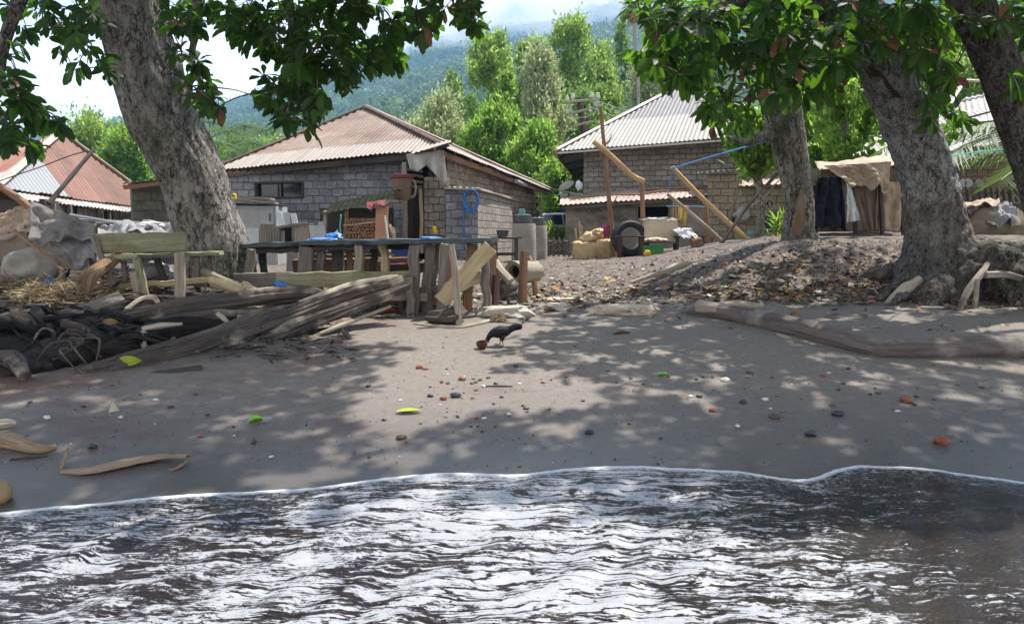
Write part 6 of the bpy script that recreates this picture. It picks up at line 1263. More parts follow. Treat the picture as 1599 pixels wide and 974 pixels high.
mb = MB(); mb.blob(gz(245, 9.9, .2), (.2, .16, .12), 3, .3, 2, 4); mb.build('pale_bag', M['tarp_pale'], label='pale bag lying in the shadow under the mossy bench', cat='bag')
# ------------------------------------------------------------------ cloth shelter at far left
ls = thing('cloth_shelter', 'makeshift shelter of poles covered by grey cloth at the left', 'shelter', gz(90, 10.6)); YL = 10.5
cloth_sheet('cover', 'tarp_grey', [at(48, 314, YL), at(150, 352, YL - .1), at(146, 374, YL - .35), at(47, 378, YL - .3)], 26, 14, .06, 8, parent=ls, hem=.1)
cloth_sheet('cover_lower', 'tarp_pale', [at(68, 372, YL - .1), at(146, 372, YL - .1), at(146, 408, YL - .3), at(90, 416, YL - .3)], 22, 12, .05, 9, parent=ls, hem=.2)
cloth_sheet('cover_side', 'tarp_brown', [at(-12, 338, YL + .3), at(50, 318, YL), at(46, 362, YL - .1), at(-12, 372, YL + .2)], 18, 12, .10, 7, parent=ls)
cloth_sheet('cover_back', 'tarp_dark', [at(-20, 330, YL + 1.3), at(150, 350, YL + 1.2), at(150, 430, YL + 1.2), at(-20, 430, YL + 1.3)], 12, 8, .05, 7, parent=ls)
MB().tube([at(-20, 280, YL + .3), at(20, 304, YL + .1), at(54, 330, YL)], [.055, .05, .045], 8, 4, .15).build('pole', M['wood_brown'], ls)
MB().tube([at(40, 355, YL - .05), at(10, 372, YL - .1), at(-20, 362, YL)], [.04, .045, .04], 8, 4, .2).build('pole', M['wood_pale'], ls)
MB().tube([gz(50, YL + .2), at(50, 318, YL + .1)], [.05, .045], 8, 3, .15).build('pole', M['wood_grey'], ls); MB().tube([gz(147, YL - .1), at(147, 354, YL - .1)], [.05, .045], 8, 3, .15).build('pole', M['wood_grey'], ls)
pole('wooden_pole', 'dark pole leaning up from the cloth shelter over the red roof', at(76, 318, 11.2), at(146, 234, 12.2), .035, .028, 'wood_dark')
pole('wooden_pole', 'thin brown stick slanting down in front of the grey cloth', at(22, 360, YL - .5), at(100, 424, YL - .9), .022, .018, 'wood_brown')
line('wire', [at(-10, 286, 11.5), at(60, 262, 12), at(146, 235, 12.2), at(240, 243, 14)], .008, 'wire', 'thin black wire over the red roof tied to the dark pole', 'wire')
mb = MB(); mb.blob(gz(55, YL - .4, .2), (.33, .28, .25), 4, .2, 1.8, 7); mb.build('white_drum', M['concrete'], label='big rounded whitish pot under the grey cloth', cat='pot')
mb = MB(); mb.blob(gz(82, YL - .9, .06), (.06, .06, .08), 3, .4, 3, 3); mb.build('blue_bottle', M['blue_plastic'], label='small crumpled blue plastic piece by the whitish pot', cat='litter')
cloth_sheet('crumpled_tarp', 'tarp_pale', [at(150, 352, 12.2), at(275, 350, 12.0), at(280, 368, 11.4), at(150, 372, 11.4)], 26, 10, .14, 10, label='crumpled pale tarpaulin heap behind the mossy backboard', cat='tarpaulin', hem=.1)
mb = MB(); mb.blob(at(240, 354, 12), (.26, .2, .07), 3, .5, 3, 6); mb.build('rag_heap', M['tarp_white'], label='whitish rag bundle on the crumpled tarpaulin', cat='rags')
for i, (x0, y0, x1, y1) in enumerate(((110, 335, 230, 356), (120, 342, 250, 350), (150, 348, 300, 349))): line('pipe', [at(x0, y0, 12.3), at(x1, y1, 11.9)], .022, ['wire_pale', 'grey_metal', 'tarp_pale'][i], ['uppermost pale pipe lying over the crumpled tarpaulin', 'middle pale pipe lying over the crumpled tarpaulin', 'lowest pale pipe lying over the crumpled tarpaulin'][i], 'pipe')
mb = MB(); mb.tube([gz(133, 9.0, -.05), at(140, 432, 9.0), at(160, 418, 9.2), at(186, 398, 9.4)], [.10, .09, .08, .05], 44, 12, .35, 4, .3, bk=.10); mb.tube([at(120, 440, 8.9), at(140, 428, 9.0)], [.05, .06], 20, 6, .3, bk=.1); mb.build('rotten_trunk', M['raw_wood'], label='orange brown broken branch stump left of the bench', cat='wood')
# straw
def straw():
    n = 3600; x = NR.uniform(-7.4, -4.55, n); y = 8.5 + NR.uniform(0, 1.3, n); P = np.array([(a, b, hz(a, b) + .02 + .16 * max(0, n3(a * 2, b * 2, 3) + .5) * R.random()) for a, b in zip(x, y)])
    D = NR.normal(size=(n, 3)) * np.array([[1, .7, .25]]); v, f = diamonds(P, D, NR.normal(size=(n, 3)) * .4 + np.array([[0, 0, 1]]), NR.uniform(.1, .3, n), NR.uniform(.008, .02, n))
    add_np('straw', np_mesh('straw', v, f), M['straw'], kind='stuff', label='dry straw and palm litter heaped on the bank at the left')
straw()
# ------------------------------------------------------------------ driftwood pile
def px_tube(mb, pts, **kw):
    mb.tube([at(x, y, Y) for x, y, Y, r in pts], [r * mpp(Y) for x, y, Y, r in pts], **kw)
lg = thing('driftwood_log', 'great grooved driftwood trunk slanting up from the sand to the table', 'driftwood log', gz(330, 7.8))
mb = MB(); px_tube(mb, [(120, 592, 6.95, 20), (190, 580, 7.1, 28), (290, 556, 7.5, 30), (380, 522, 8.0, 23), (450, 495, 8.4, 18), (530, 465, 8.8, 14), (590, 448, 9.05, 10), (628, 436, 9.2, 6)], n=64, k=16, jit=.3, jf=1.3, gro=.26, gf=4.2, bk=.06); mb.build('trunk', M['driftwood'], lg)
mb = MB(); px_tube(mb, [(300, 572, 7.45, 14), (380, 545, 7.9, 14), (460, 512, 8.3, 13), (540, 482, 8.7, 10), (600, 462, 8.95, 8), (640, 446, 9.1, 4)], n=44, k=14, jit=.35, jf=1.6, gro=.3, gf=4, bk=.07); mb.build('split_strand', M['driftwood'], lg)
mb = MB(); px_tube(mb, [(470, 478, 8.55, 8), (540, 452, 8.95, 9), (600, 438, 9.2, 7), (622, 432, 9.3, 3)], n=18, k=7, jit=.3, gro=.4); mb.build('split_strand', M['driftwood_pale'], lg)
mb = MB(); px_tube(mb, [(225, 594, 6.95, 13), (270, 589, 6.98, 14), (316, 582, 7.05, 13)], n=20, k=4, jit=.08); mb.build('cut_stub', M['wood_dark'], lg)
for i, pts in enumerate(([(385, 552, 7.75, 5), (398, 562, 7.65, 4), (412, 571, 7.6, 2)], [(535, 515, 8.3, 4), (543, 524, 8.25, 4), (550, 533, 8.2, 2.5)])): mb = MB(); px_tube(mb, pts, n=8, k=4, jit=.2); mb.build('branch_stub', M['driftwood'], lg)
def drift(label, pts, mat='driftwood', n=30, k=12, jit=.3, gro=.25, name='driftwood_log', **kw): mb = MB(); px_tube(mb, pts, n=n, k=k, jit=jit, gro=gro, bk=.06); return mb.build(name, M[mat], label=label, cat='driftwood', **kw)
drift('long curved driftwood log lying highest, just below the mossy bench', [(195, 496, 8.1, 12), (280, 480, 8.35, 14), (370, 468, 8.6, 13), (440, 460, 8.8, 12), (485, 460, 8.9, 13), (512, 470, 8.9, 11)])
drift('dark thin driftwood log behind the slanting trunk, second from the top', [(250, 504, 8.0, 8), (330, 492, 8.2, 9), (410, 492, 8.5, 8), (470, 488, 8.7, 9), (510, 484, 8.8, 6)])
drift('grey driftwood log end in the shadow right of the second log', [(360, 492, 8.7, 10), (440, 482, 8.95, 12), (505, 478, 9.1, 10)])
rt = thing('arched_root', 'thick dark arched root with a bleached pale patch', 'root', gz(280, 7.9))
mb = MB(); px_tube(mb, [(205, 552, 7.55, 20), (235, 524, 7.7, 20), (275, 514, 7.8, 17), (330, 513, 7.95, 15), (370, 520, 8.0, 13), (420, 532, 8.1, 10)], n=20, k=7, jit=.3, gro=.3); mb.build('root', M['charred'], rt)
mb = MB(); px_tube(mb, [(222, 514, 7.6, 6), (250, 509, 7.66, 9), (285, 506, 7.74, 4)], n=14, k=6, jit=.3, flat=.6); mb.build('pale_patch', M['driftwood_pale'], rt)
for pts in ([(222, 520, 7.55, 7), (226, 536, 7.5, 6), (222, 556, 7.45, 3)], [(270, 528, 7.7, 4), (276, 545, 7.65, 3), (284, 556, 7.6, 2)], [(262, 530, 7.7, 3), (266, 546, 7.65, 3), (268, 558, 7.6, 2)], [(340, 490, 8.1, 4), (352, 500, 8.05, 4), (364, 516, 8.0, 3)], [(372, 494, 8.2, 3), (392, 498, 8.15, 4), (400, 510, 8.1, 3)], [(200, 542, 7.4, 3), (215, 556, 7.4, 3), (226, 562, 7.4, 2)]): mb = MB(); px_tube(mb, pts, n=9, k=5, jit=.2); mb.build('rootlet', M['driftwood_pale'], rt)
drift('bleached pale branch lying flat on the sand right of the trunk', [(438, 532, 8.3, 4), (480, 529, 8.35, 6), (520, 534, 8.25, 6), (562, 541, 8.1, 4)], 'driftwood_pale', name='driftwood_branch')
drift('thin twig along the slanting trunk toward the table foot', [(470, 535, 8.2, 3), (540, 505, 8.6, 4), (610, 478, 9.1, 2)], 'driftwood_pale', 10, name='driftwood_branch')
drift('short pale twig end right of the flat branch', [(500, 530, 8.5, 3), (540, 528, 8.5, 3)], 'driftwood_pale', 10, name='driftwood_branch')
drift('long pale pole leaning from the bench foot toward the mossy rail', [(318, 424, 9.7, 6), (370, 446, 9.5, 6), (430, 466, 9.3, 6)], 'wood_moss', 12, gro=.1, name='fallen_pole')
drift('tan broken pole under the long pale pole', [(330, 440, 9.4, 7), (365, 448, 9.3, 8), (405, 458, 9.2, 5)], 'wood_tan', 12, gro=.2, name='fallen_pole')
drift('pale forked twig on the roots under the bench', [(196, 484, 8.3, 4), (220, 468, 8.45, 4), (240, 466, 8.5, 5), (248, 474, 8.4, 3)], 'driftwood_pale', 10, name='driftwood_branch')
MB().bar(at(64, 504, 7.75), at(190, 464, 8.35), 24 * mpp(8), .05, 10, .006, up=V((0, -.55, .6))).build('grey_plank', M['wood_grey'], label='weathered grey plank lying across the black roots', cat='plank')
MB().bar(at(380, 446, 9.2), at(400, 458, 9.3), .22, .04, 3, .01, up=V((0, -.4, .9))).build('wood_offcut', M['wood_tan'], label='small tan offcut board behind the driftwood logs', cat='board')
cloth_sheet('blue_rag', 'bright_blue', [at(428, 440, 9.65), at(444, 440, 9.65), at(458, 456, 9.4), at(438, 458, 9.4)], 8, 6, .03, 5, label='blue rag tucked behind the logs below the mossy rail', cat='rag')
# black root mass
rm = thing('root_mass', 'black tangled root mass of the fallen tree at the left edge', 'root mass', gz(110, 7.6))
mb = MB()
for px, Y, r in ((-60, 7.5, .5), (30, 7.45, .42), (100, 7.4, .38), (160, 7.5, .34), (205, 7.65, .24), (30, 7.05, .3), (-30, 6.95, .32), (85, 7.15, .2), (120, 8.0, .4), (30, 8.0, .45), (-50, 8.1, .5)): mb.blob(gz(px, Y, -.02), (r * 1.2, r * .9, r * .46), 4, .25, 2.0, px * .1)
for i in range(150):   # roots running out of the stump, mostly to the right and down
    x0 = R.uniform(-70, 190); Y0 = R.uniform(7.25, 8.1); h0 = R.uniform(.12, .30) * (1 - .4 * max(0, x0) / 190); a = gz(x0, Y0, h0); an = R.gauss(-.25, .55) + (PI if R.random() < .25 else 0); L = R.uniform(.35, 1.0)
    if x0 > 90: L *= .6
    d = V((math.cos(an), math.sin(an) * .8, 0)) * L; pts = [a]
    for t in (.33, .66, 1):
        q = a + d * t + V((R.uniform(-.06, .06), R.uniform(-.06, .06), 0)); q.z = hz(q.x, q.y) + max(-.03, h0 * (1.15 - t * R.uniform(.7, 1.25))); pts.append(q)
    if proj(pts[-1])[0] > 150 and pts[-1].y < 7.3: continue
    r = R.choice((.012, .018, .026, .04, .055)); mb.tube(pts, [r, r * .85, r * .65, r * .35], 14, 6, .4, 4, .35, bk=.08)
mb.build('roots', M['charred'], rm, ang=180)
for i in range(16):
    a = gz(R.uniform(0, 240), R.uniform(6.95, 7.6), R.uniform(.12, .24)); a = gz(min(proj(a)[0], 130), a.y, .2); MB().tube([a, a + V((R.uniform(-.2, .2), -.1, R.uniform(-.05, .05))), a + V((R.uniform(-.35, .35), -.2, -.2))], [.016, .013, .005], 7, 4, .3, 6, .3).build('root', M['driftwood'] if i % 3 else M['charred'], rm)
MB().tube([at(-20, 560, 6.7), at(20, 562, 6.75), at(40, 588, 6.6)], [.06, .09, .05], 10, 5, .4).build('root', M['driftwood'], rm)
# long log on the sand at right
rl = thing('beached_log', 'long smooth grey log bending across the sand at the right', 'log', gz(1300, 8.4))
pts, rr = [], []
for px, py, r in ((1072, 492, 7), (1095, 494, 12), (1130, 499, 13), (1180, 508, 14), (1240, 522, 15), (1300, 539, 15), (1350, 552, 15), (1385, 557, 15), (1450, 558, 16), (1530, 558, 18), (1650, 562, 19), (1850, 572, 19), (1990, 590, 16)):
    g = gp(px, py); k = r * mpp(g.y); pts.append(g + V((0, k * .4, k * .75))); rr.append(k)
mb = MB(); mb.tube(pts, rr, 48, 16, .14, 1.2, .1, bk=.04); mb.build('trunk', M['log_grey'], rl)
MB().tube([pts[1] + V((-.02, 0, .03)), pts[2] + V((-.05, .0, .04))], [rr[1] * 1.02, rr[1] * .7], 14, 4, .3).build('swollen_end', M['driftwood_pale'], rl)
g = gp(1105, 482); g2 = gp(1190, 482); MB().tube([g + V((0, 0, .03)), g.lerp(g2, .5) + V((0, .03, .05)), g2 + V((0, 0, .03))], [.05, .06, .05], 12, 5, .3, 3, .15, flat=.8).build('short_log', M['driftwood_pale'], label='short pale log lying just behind the long bent log', cat='log')
g = [gp(985, 446), gp(1030, 436), gp(1052, 429), gp(1076, 424)]; MB().tube([q + V((0, 0, .05 + .03 * i)) for i, q in enumerate(g)], [.02, .045, .05, .045], 10, 5, .2, 3, .2).build('bent_branch', M['driftwood_pale'], label='bent pale branch lying on the leaf strewn slope', cat='branch')
# flat stones
def stone(px, py, w, h, mat, label, sd):
    g = gp(px, py); k = mpp(g.y); mb = MB()
    mb.blob(g + V((0, .14, h * k * .3)), (w * k * .52, .22, h * k * .95), 4, .3, 1.9, sd); mb.v = [(x, y, min(z, g.z + h * k * (.74 + .10 * n3(x * 5, y * 5, sd)))) for x, y, z in mb.v]; o = mb.build('flat_stone', M[mat], label=label, cat='stone', group='flat stones at the top of the beach')
stone(786, 496, 84, 20, 'stone_grey', 'broad grey stone nearest the chicken', 2); stone(868, 485, 46, 12, 'stone_grey', 'small low stone in the middle of the row', 5); stone(976, 491, 106, 17, 'stone_pale', 'longest beige slab right of the small stone', 9); stone(880, 472, 60, 8, 'stone_pale', 'half buried slab above the small low stone', 12); stone(800, 462, 52, 9, 'stone_pale', 'whitish slab by the table corner', 14)
# ------------------------------------------------------------------ chicken and coconut shell
def chicken():
    fb = gp(781, 541); Y = fb.y; k = mpp(Y); q = lambda x, y, d=0: at(x, y, Y + d)
    t = thing('chicken', 'black hen bending down to peck at a coconut shell', 'chicken', fb)
    sp_ = [(815.5, 510, 3.4, .35), (811, 510, 5.0, .4), (804, 511, 5.4, .45), (797, 513.5, 5.6, .6), (790, 516.5, 8.6, .75), (782, 518, 10.2, .78), (775, 519, 9, .78), (769, 521, 6.4, .8), (765, 524, 4.6, .85), (762.6, 527.5, 3.7, .9), (761.4, 530.5, 3.3, .9), (761.2, 533, 1.6, .9)]
    P3 = [q(x, y) for x, y, r, w in sp_]; P = catmull(P3, 4); rings = []; m = len(sp_)
    for i, p in enumerate(P):
        s = i / (len(P) - 1) * (m - 1); a = min(m - 2, int(s)); r = lerp(sp_[a][2], sp_[a + 1][2], s - a) * k; w = lerp(sp_[a][3], sp_[a + 1][3], s - a)
        d = (P[min(i + 1, len(P) - 1)] - P[max(0, i - 1)]).normalized(); u = d.cross(V((0, 1, 0))).normalized()
        rings.append([p + u * math.cos(2 * PI * j / 20) * r + V((0, 1, 0)) * math.sin(2 * PI * j / 20) * r * w for j in range(20)])
    mb = MB(); mb.rings(rings, rings)
    for (hx, hy, kx, ky, fx, fy, d) in ((785, 525, 785, 533, 783.5, 542.5, -.03), (783, 525, 781.5, 532, 778.5, 540.3, .035)): mb.tube([q(hx, hy, d * .6), q(hx - .3, hy + 3.5, d), q(kx, ky, d)], [5.2 * k, 3.2 * k, 1.2 * k], 10, 4)
    o = mb.build('body', M['feather'], t); remesh(o, .0045, 3)
    mb = MB()
    for (kx, ky, fx, fy, d) in ((785, 532, 783.5, 542.3, -.03), (781.5, 531, 778.5, 540.3, .035)):
        f = q(fx, fy, d); g = V((f.x, f.y, hz(f.x, f.y) + .006)); mb2 = MB(); mb2.tube([q(kx, ky, d), q((kx + fx) / 2 + .8, (ky + fy) / 2, d), g], [1.0 * k, .8 * k, .8 * k], 8, 3)
        for ax, ay in ((-.05, -.008), (-.042, -.03), (-.042, .018), (.022, .004)): mb2.tube([g, g + V((ax * .6, ay * .6, .006)), g + V((ax, ay, 0))], [.0055, .005, .002], 6, 3)
        mb2.build('leg', M['leg_skin'], t)
    for s in (-1, 1):
        mb = MB(); mb.blob(q(785, 517.5, s * 7.2 * k), (9.8 * k, .013, 5.2 * k), 4, .1, 2, s); mb.build('wing', M['feather'], t)
    for i in range(7):
        a = q(799, 512 + .5 * i, (i - 3) * .006); b = q(813.5 + 1.4 * math.sin(i * 1.9), 507.6 + i * 1.15, (i - 3) * .012); MB().tube([a, a.lerp(b, .6), b], [.008, .017, .006], 8, 4, flat=.35).build('tail_feather', M['feather'], t)
    MB().tube([q(761.2, 532), q(761.1, 535.5)], [1.6 * k, .3 * k], 8, 2).build('beak', M['leg_skin'], t)
    mb = MB(); mb.blob(q(759.2, 530, 0), (1.5 * k, .007, 2.5 * k), 3, .2, 3, 1); mb.build('comb', M['comb'], t); mb = MB(); mb.blob(q(763, 533, -.008), (1.1 * k, .007, 1.8 * k), 3, .2, 3, 1); mb.build('wattle', M['comb'], t)
    mb = MB(); mb.blob(q(761.4, 530.3, -3.0 * k), (.6 * k, .004, .7 * k), 2, 0, 1, 1); mb.build('eye', M['comb'], t)
    g = gp(753.5, 546); cs = thing('coconut_shell', 'brown half coconut shell the black hen pecks at', 'coconut shell', g); r = 8.8 * k
    MB().lathe(g + V((0, .04, .0)), [(0, 0), (r * .5, .01), (r * .86, r * .5), (r, r * 1.05), (r * .96, r * 1.4), (r * .88, r * 1.38), (r * .86, r * 1.05), (r * .6, r * .4), (0, r * .25)], 24, V((-.15, -.1, 1)), .06).build('shell', M['coconut'], cs)
chicken()
# ------------------------------------------------------------------ small things on the sand
def pebble(px, py, w, mat, label=None, sd=None, hh=.55, group='pebbles scattered over the sand', cat='pebble', name='pebble'):
    g = gp(px, py); k = w * mpp(g.y) / 2; mb = MB(); mb.blob(V((0, 0, k * hh * .6)), (k, k * .75, k * hh), 3, .3, 1.5, px if sd is None else sd); o = mb.build(name, M[mat], label=label, cat=cat, group=group, loc=(0, 0, 0)); o.location = g; o.rotation_euler = (0, 0, R.uniform(-.5, .5)); return o
for px, py, w, m_, lab in ((1470, 694, 25, 'peb_red', 'largest brick red pebble lowest on the right sand'), (1266, 681, 21, 'peb_dark', 'large blue black pebble left of the largest red pebble'), (1308, 650, 19, 'peb_dark', 'dark pebble uphill from the large blue black one'), (1209, 654, 18, 'peb_brown', 'brown pebble left of the two large dark pebbles'), (1416, 629, 20, 'peb_red', 'orange red pebble high on the right sand'), (1113, 643, 13, 'peb_red', 'small orange red pebble left of the brown pebble'), (1160, 630, 13, 'peb_dark', 'small dark pebble right of the small orange red one'), (920, 678, 14, 'peb_dark', 'lone dark pebble in the middle near the wave'), (627, 687, 17, 'peb_brown', 'dark red brown pebble below the long lime leaf'), (712, 620, 17, 'peb_dark', 'flat dark pebble between the chicken and the lime leaf'), (693, 624, 12, 'peb_red', 'red pebble left of the flat dark pebble'), (655, 576, 12, 'peb_red', 'red pebble left of the coconut shell'), (722, 594, 12, 'peb_red', 'pinkish red pebble below the hen'), (672, 620, 10, 'peb_dark', 'small dark pebble left of the red pebble by the flat dark one'), (805, 573, 9, 'peb_dark', 'tiny dark pebble on the sunlit sand below the hen'), (1092, 620, 10, 'peb_dark', 'dark pebble in a pale pair on the right sand'), (1078, 621, 8, 'peb_white', 'pale pebble in a pair on the right sand'), (1195, 626, 11, 'peb_white', 'flat whitish pebble above the brown pebble'), (1285, 590, 8, 'peb_red', 'small red pebble high among dark bits'), (1170, 582, 11, 'peb_brown', 'small brown pebble below the long bent log'), (1133, 596, 14, 'peb_white', 'white shell piece left under the long log'), (1300, 636, 9, 'peb_brown', 'brownish pebble just above the uphill dark pebble'), (600, 658, 8, 'peb_dark', 'dark dot pebble left of the long lime leaf'), (396, 691, 8, 'peb_dark', 'dark pebble below the bright green leaf'), (145, 702, 15, 'peb_dark', 'dark pebble above the big brown palm sheath'), (74, 655, 12, 'peb_white', 'whitish shell near the left edge of the sand')):
    pebble(px, py, w, m_, lab)
protos = [pebble(700 + 37 * i, 600, 7, m_, None, i * 3.1) for i, m_ in enumerate(('peb_dark', 'peb_brown', 'peb_dark', 'peb_white', 'peb_red'))]
labs = ['tiny dark pebble scattered on the sand', 'tiny brown pebble scattered on the sand', 'tiny dark pebble scattered on the sand', 'tiny white shell bit scattered on the sand', 'tiny red pebble scattered on the sand']
grp = ['tiny dark pebbles', 'tiny brown pebbles', 'tiny dark pebbles', 'tiny white shells', 'tiny red pebbles']
for o, l, gq in zip(protos, labs, grp): o['label'] = l; o['group'] = gq
for i in range(95):
    zone = R.random()
    if zone < .42: px, py = R.gauss(745, 70), R.gauss(612, 26)
    elif zone < .78: px, py = R.uniform(960, 1560), R.gauss(597, 26)
    elif zone < .9: px, py = R.uniform(40, 640), R.uniform(600, 720)
    else: px, py = R.uniform(700, 1590), R.uniform(500, 700)
    if py < 565 and px > 1070: py = 590
    i0 = R.choices(range(5), (5, 4, 4, 3, 1))[0]; c = protos[i0].copy(); COL.objects.link(c); c.location = gp(px, py); s = R.uniform(.45, 1.25); c.scale = (s * R.uniform(.8, 1.4), s, s * .8); c.rotation_euler = (0, 0, R.uniform(0, 6))
def one_leaf(px, py, wpx, mat, label, ang=0, asp=.42, curl=.25, name='fallen_leaf', cat='leaf'):
    g = gp(px, py); L = wpx * mpp(g.y); mb = MB(); d = V((math.cos(ang), math.sin(ang), 0)); s = V((-d.y, d.x, 0))
    def f(u, v):
        w = asp * L * math.sin(PI * min(1, max(0, .04 + .93 * u))) ** .75; x = d * (u - .5) * L + s * (v - .5) * w; p = g + x; p.z = hz(p.x, p.y) + .008 + abs(v - .5) * w * curl * 2 + curl * L * .25 * abs(u - .45) ** 1.5; return p
    mb.grid(f, 14, 6); return mb.build(name, M[mat], label=label, cat=cat, ang=180)
one_leaf(400, 661, 22, 'green_leaf', 'bright green leaf lying alone on the left sand', .5, .75, .5); one_leaf(638, 646, 40, 'lime_leaf', 'long lime green leaf lying on the middle of the sand', .12, .38, .3); one_leaf(1036, 589, 19, 'green_leaf', 'dark green leaf in the dappled shade of the beach', .2, .5, .5)
one_leaf(610, 491, 26, 'orange_leaf', 'red leaf at the foot of the driftwood trunk', .4, .55, .6).data.materials[0] = M['peb_red']; one_leaf(655, 487, 18, 'orange_leaf', 'orange leaf before the table posts', 1.0, .6, .5); one_leaf(596, 490, 12, 'lime_leaf', 'small lime leaf left of the red leaf', .2, .6, .4)
def stuck_leaf(px, py, Y, w, mat, label, tilt=.5):
    c = at(px, py, Y); L = w * mpp(Y); mb = MB(); mb.grid(lambda u, v: c + V(((u - .5) * L, -.3 * (v - .5) * L * .4, (v - .5) * L * .4 * math.sin(PI * (.05 + .9 * u)) + tilt * .1 * (u - .5) * L)), 12, 5); mb.build('fallen_leaf', M[mat], label=label, cat='leaf', ang=180)
stuck_leaf(200, 563, 7.0, 42, 'lime_leaf', 'yellow green leaf caught among the black roots'); stuck_leaf(172, 502, 7.6, 26, 'orange_leaf', 'orange leaf resting on top of the black roots')
g = gp(178, 643); k = mpp(g.y); MB().tube([g, g + V((-.01, .01, 15 * k))], [8 * k, .8 * k], 10, 3, .3, 8, flat=.35).build('dry_husk', M['stone_pale'], label='upright tan triangular husk on the left sand', cat='husk')
def sheath(label, pts, w, name='palm_sheath', mat='cane_sheath'):
    P = [gp(x, y) + V((0, 0, z)) for x, y, z in pts]; Q = catmull(P, 7); n = len(Q); mb = MB()
    def f(u, v):
        i = min(n - 2, int(u * (n - 1))); t = u * (n - 1) - i; p = Q[i].lerp(Q[i + 1], t); d = (Q[i + 1] - Q[i]).normalized(); s = V((-d.y, d.x, 0)).normalized(); ww = w * (.55 + .5 * math.sin(PI * min(1, u * 1.15)))
        a = (v - .5) * 2.4; p = p + s * math.sin(a) * ww * .5; p.z = max(p.z + (math.cos(a) - .55) * ww * .35 + .006 * n3(u * 14, v * 6, 2), hz(p.x, p.y) + .003); return p
    mb.grid(f, 44, 8, lambda u, v: V((v * .2, 0, u * 1.2))); o = mb.build(name, M[mat], label=label, cat='palm sheath', ang=180); m = o.modifiers.new('thick', 'SOLIDIFY'); m.thickness = .006; return o
sheath('long curled brown palm sheath near the wave at left', [(97, 736, .0), (140, 737, .01), (190, 728, .02), (250, 719, .03), (294, 722, .05)], .13); sheath('short upright brown curl at the sheath end', [(93, 738, 0), (100, 727, .03), (106, 716, .06)], .03)
sheath('hooked brown tip folded under the sheath', [(296, 722, .03), (276, 733, .01), (262, 733, .0)], .03)
def sroot(label, pts, mat='driftwood_pale'):
    P = [gp(x, y) + V((0, 0, r * .6)) for x, y, r in pts]; MB().tube(P, [r for *_, r in pts], 28, 10, .3, 5, .25, bk=.07).build('bare_root', M[mat], label=label, cat='root')
sroot('tan tapering root entering the sand at the left edge', [(-30, 694, .06), (20, 698, .055), (60, 709, .035), (88, 704, .02)], 'cane_sheath'); sroot('stubby tan root end at the left edge, upper one', [(-20, 674, .04), (10, 670, .04), (25, 667, .02)], 'driftwood_pale'); sroot('thin dark twig below the tan root at left', [(16, 721, .008), (50, 718, .01), (72, 716, .006)], 'wood_dark')
g = gp(-6, 786); mb = MB(); mb.blob(g + V((0, 0, .05)), (.09, .09, .08), 4, .1, 1, 3); mb.build('old_coconut', M['orange_leaf'], label='yellowish old coconut at the wave edge, cut by the left border', cat='coconut')
sroot('flat dark bark strip lying on the sunlit sand', [(958, 523, .01), (972, 521, .022), (983, 520, .012)], 'wood_dark')
sroot('short forked driftwood bit right of the broad grey stone', [(816, 506, .012), (826, 497, .02), (834, 491, .016)], 'wood_dark'); sroot('thin crooked twig on the sand below the hen', [(757, 605, .006), (780, 604, .009), (800, 604, .006)], 'wood_dark')
sroot('pale rope like root before the table at the sand edge', [(646, 507, .014), (680, 511, .018), (712, 513, .02), (745, 508, .022), (766, 503, .02)], 'driftwood_pale')
g = gp(778, 503); mb = MB(); [mb.tube([g + V((R.uniform(-.13, .13), R.uniform(-.08, .08), .01)), g + V((R.uniform(-.08, .08), R.uniform(-.05, .05), R.uniform(.04, .11))), g + V((R.uniform(-.13, .13), R.uniform(-.08, .08), .01))], .005, 5, 4) for _ in range(34)]; mb.build('fibre_tangle', M['straw'], label='small dry fibre tangle in front of the broad grey stone', cat='fibre')
def litter():
    P, D, N, L, W = [], [], [], [], []
    while len(P) < 4000:
        px = R.uniform(640, 1680) if R.random() < .9 else R.uniform(480, 1000)
        z = R.random(); py = R.gauss(462, 11) if z < .55 else (R.uniform(398, 478) if z < .97 else R.uniform(480, 520))
        if px < 1040: py = R.gauss(462, 14) if z < .6 else R.uniform(405, 490)
        if py < 384: continue
        g = gp(px, py)
        if g.y < 9.3 and z < .97 or g.y > 26: continue
        P.append((g.x, g.y, g.z + .012 + .02 * R.random())); D.append((R.gauss(0, 1), R.gauss(0, 1), R.gauss(0, .22))); N.append((R.gauss(0, .3), R.gauss(0, .3), 1)); l = R.uniform(.03, .17) * (1.2 if R.random() < .2 else .85); L.append(l); W.append(l * R.uniform(.35, .6))
    v, f = diamonds(*[np.array(a, dtype=float) for a in (P, D, N, L, W)])
    m = NT('leaf_litter'); rnd = m.n('NewGeometry').outputs['Random Per Island']
    c = m.ramp(rnd, [(0, (.075, .045, .03)), (.34, (.13, .075, .05)), (.42, (.26, .22, .18)), (.62, (.40, .36, .30)), (.72, (.30, .15, .06)), (.80, (.36, .10, .05)), (.86, (.46, .32, .10)), (.92, (.12, .24, .05)), (.97, (.55, .54, .50))], 'CONSTANT')
    add_np('leaf_litter', np_mesh('leaf_litter', v, f), m.done(m.pbr(c, .8, None, 0, .25)), kind='stuff', label='fallen leaves and bits strewn over the bank')
litter()

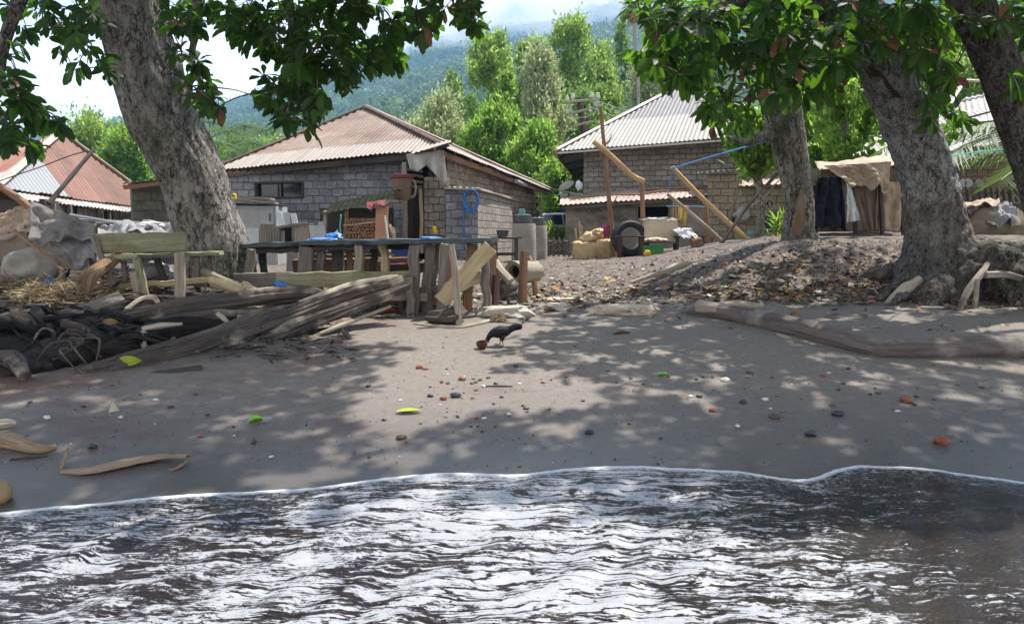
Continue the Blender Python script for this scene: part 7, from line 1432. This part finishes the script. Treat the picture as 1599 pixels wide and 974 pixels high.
def debris():
    n = 4200; x = NR.uniform(-7.5, -1.2, n); y = NR.uniform(7.3, 11.2, n); k = (x < -.27 * y + .5) | (y > 9.3); x, y = x[k], y[k]; n = len(x)
    P = np.array([(a, b, hz(a, b) + .012 + .03 * R.random()) for a, b in zip(x, y)]); D = NR.normal(size=(n, 3)) * np.array([[1, .6, .16]]); L = NR.uniform(.05, .28, n) * NR.uniform(.4, 1, n)
    v, f = diamonds(P, D, NR.normal(size=(n, 3)) * .4 + np.array([[0, 0, 1]]), L, L * NR.uniform(.08, .3, n))
    m = NT('bank_debris'); rnd = m.n('NewGeometry').outputs['Random Per Island']
    c = m.ramp(rnd, [(0, (.022, .018, .016)), (.5, (.055, .042, .034)), (.72, (.12, .095, .075)), (.86, (.26, .21, .16)), (.95, (.30, .15, .07)), (.985, (.40, .38, .34))], 'CONSTANT')
    add_np('debris', np_mesh('debris', v, f), m.done(m.pbr(c, .85, None, 0, .2)), kind='stuff', label='dark twigs and bark bits covering the bank at the left')
debris()
def crumbs():
    P, D, N, L = [], [], [], []
    while len(P) < 5200:
        g = gp(R.uniform(800, 1640), R.uniform(376, 470))
        if g.y < 9.8 or g.y > 24: continue
        P.append((g.x, g.y, g.z + .008)); D.append((R.gauss(0, 1), R.gauss(0, 1), R.gauss(0, .3))); N.append((R.gauss(0, .4), R.gauss(0, .4), 1)); L.append(R.uniform(.015, .07) * (1.8 if R.random() < .08 else 1))
    L = np.array(L); v, f = diamonds(np.array(P), np.array(D), np.array(N), L, L * NR.uniform(.4, .8, len(L)))
    m = NT('soil_crumbs'); rnd = m.n('NewGeometry').outputs['Random Per Island']
    c = m.ramp(rnd, [(0, (.03, .024, .02)), (.45, (.10, .075, .06)), (.7, (.22, .18, .145)), (.88, (.42, .38, .33)), (.97, (.6, .58, .54))], 'CONSTANT')
    add_np('soil_crumbs', np_mesh('soil_crumbs', v, f), m.done(m.pbr(c, .85, None, 0, .2)), kind='stuff', label='small chips and crumbs on the bare soil slope')
crumbs()

def sand_bits():
    P, D, N, L = [], [], [], []
    while len(P) < 2600:
        px, py = R.uniform(0, 1640), R.uniform(500, 735)
        if R.random() < (py - 500) / 330: continue
        if px < 420 and py < 600: continue
        g = gp(px, py)
        if g.y > 10.4: continue
        P.append((g.x, g.y, g.z + .003)); D.append((R.gauss(0, 1), R.gauss(0, 1), R.gauss(0, .2))); N.append((R.gauss(0, .4), R.gauss(0, .4), 1)); L.append(R.uniform(.006, .022) * (2.2 if R.random() < .06 else 1))
    L = np.array(L); v, f = diamonds(np.array(P), np.array(D), np.array(N), L, L * NR.uniform(.4, .8, len(L)))
    m = NT('beach_flecks'); rnd = m.n('NewGeometry').outputs['Random Per Island']
    c = m.ramp(rnd, [(0, (.02, .018, .018)), (.55, (.055, .042, .036)), (.78, (.16, .07, .05)), (.88, (.5, .48, .44))], 'CONSTANT')
    add_np('sand_flecks', np_mesh('sand_flecks', v, f), m.done(m.pbr(c, .8, None, 0, .2)), kind='stuff', label='tiny dark and pale flecks scattered over the sand')
sand_bits()
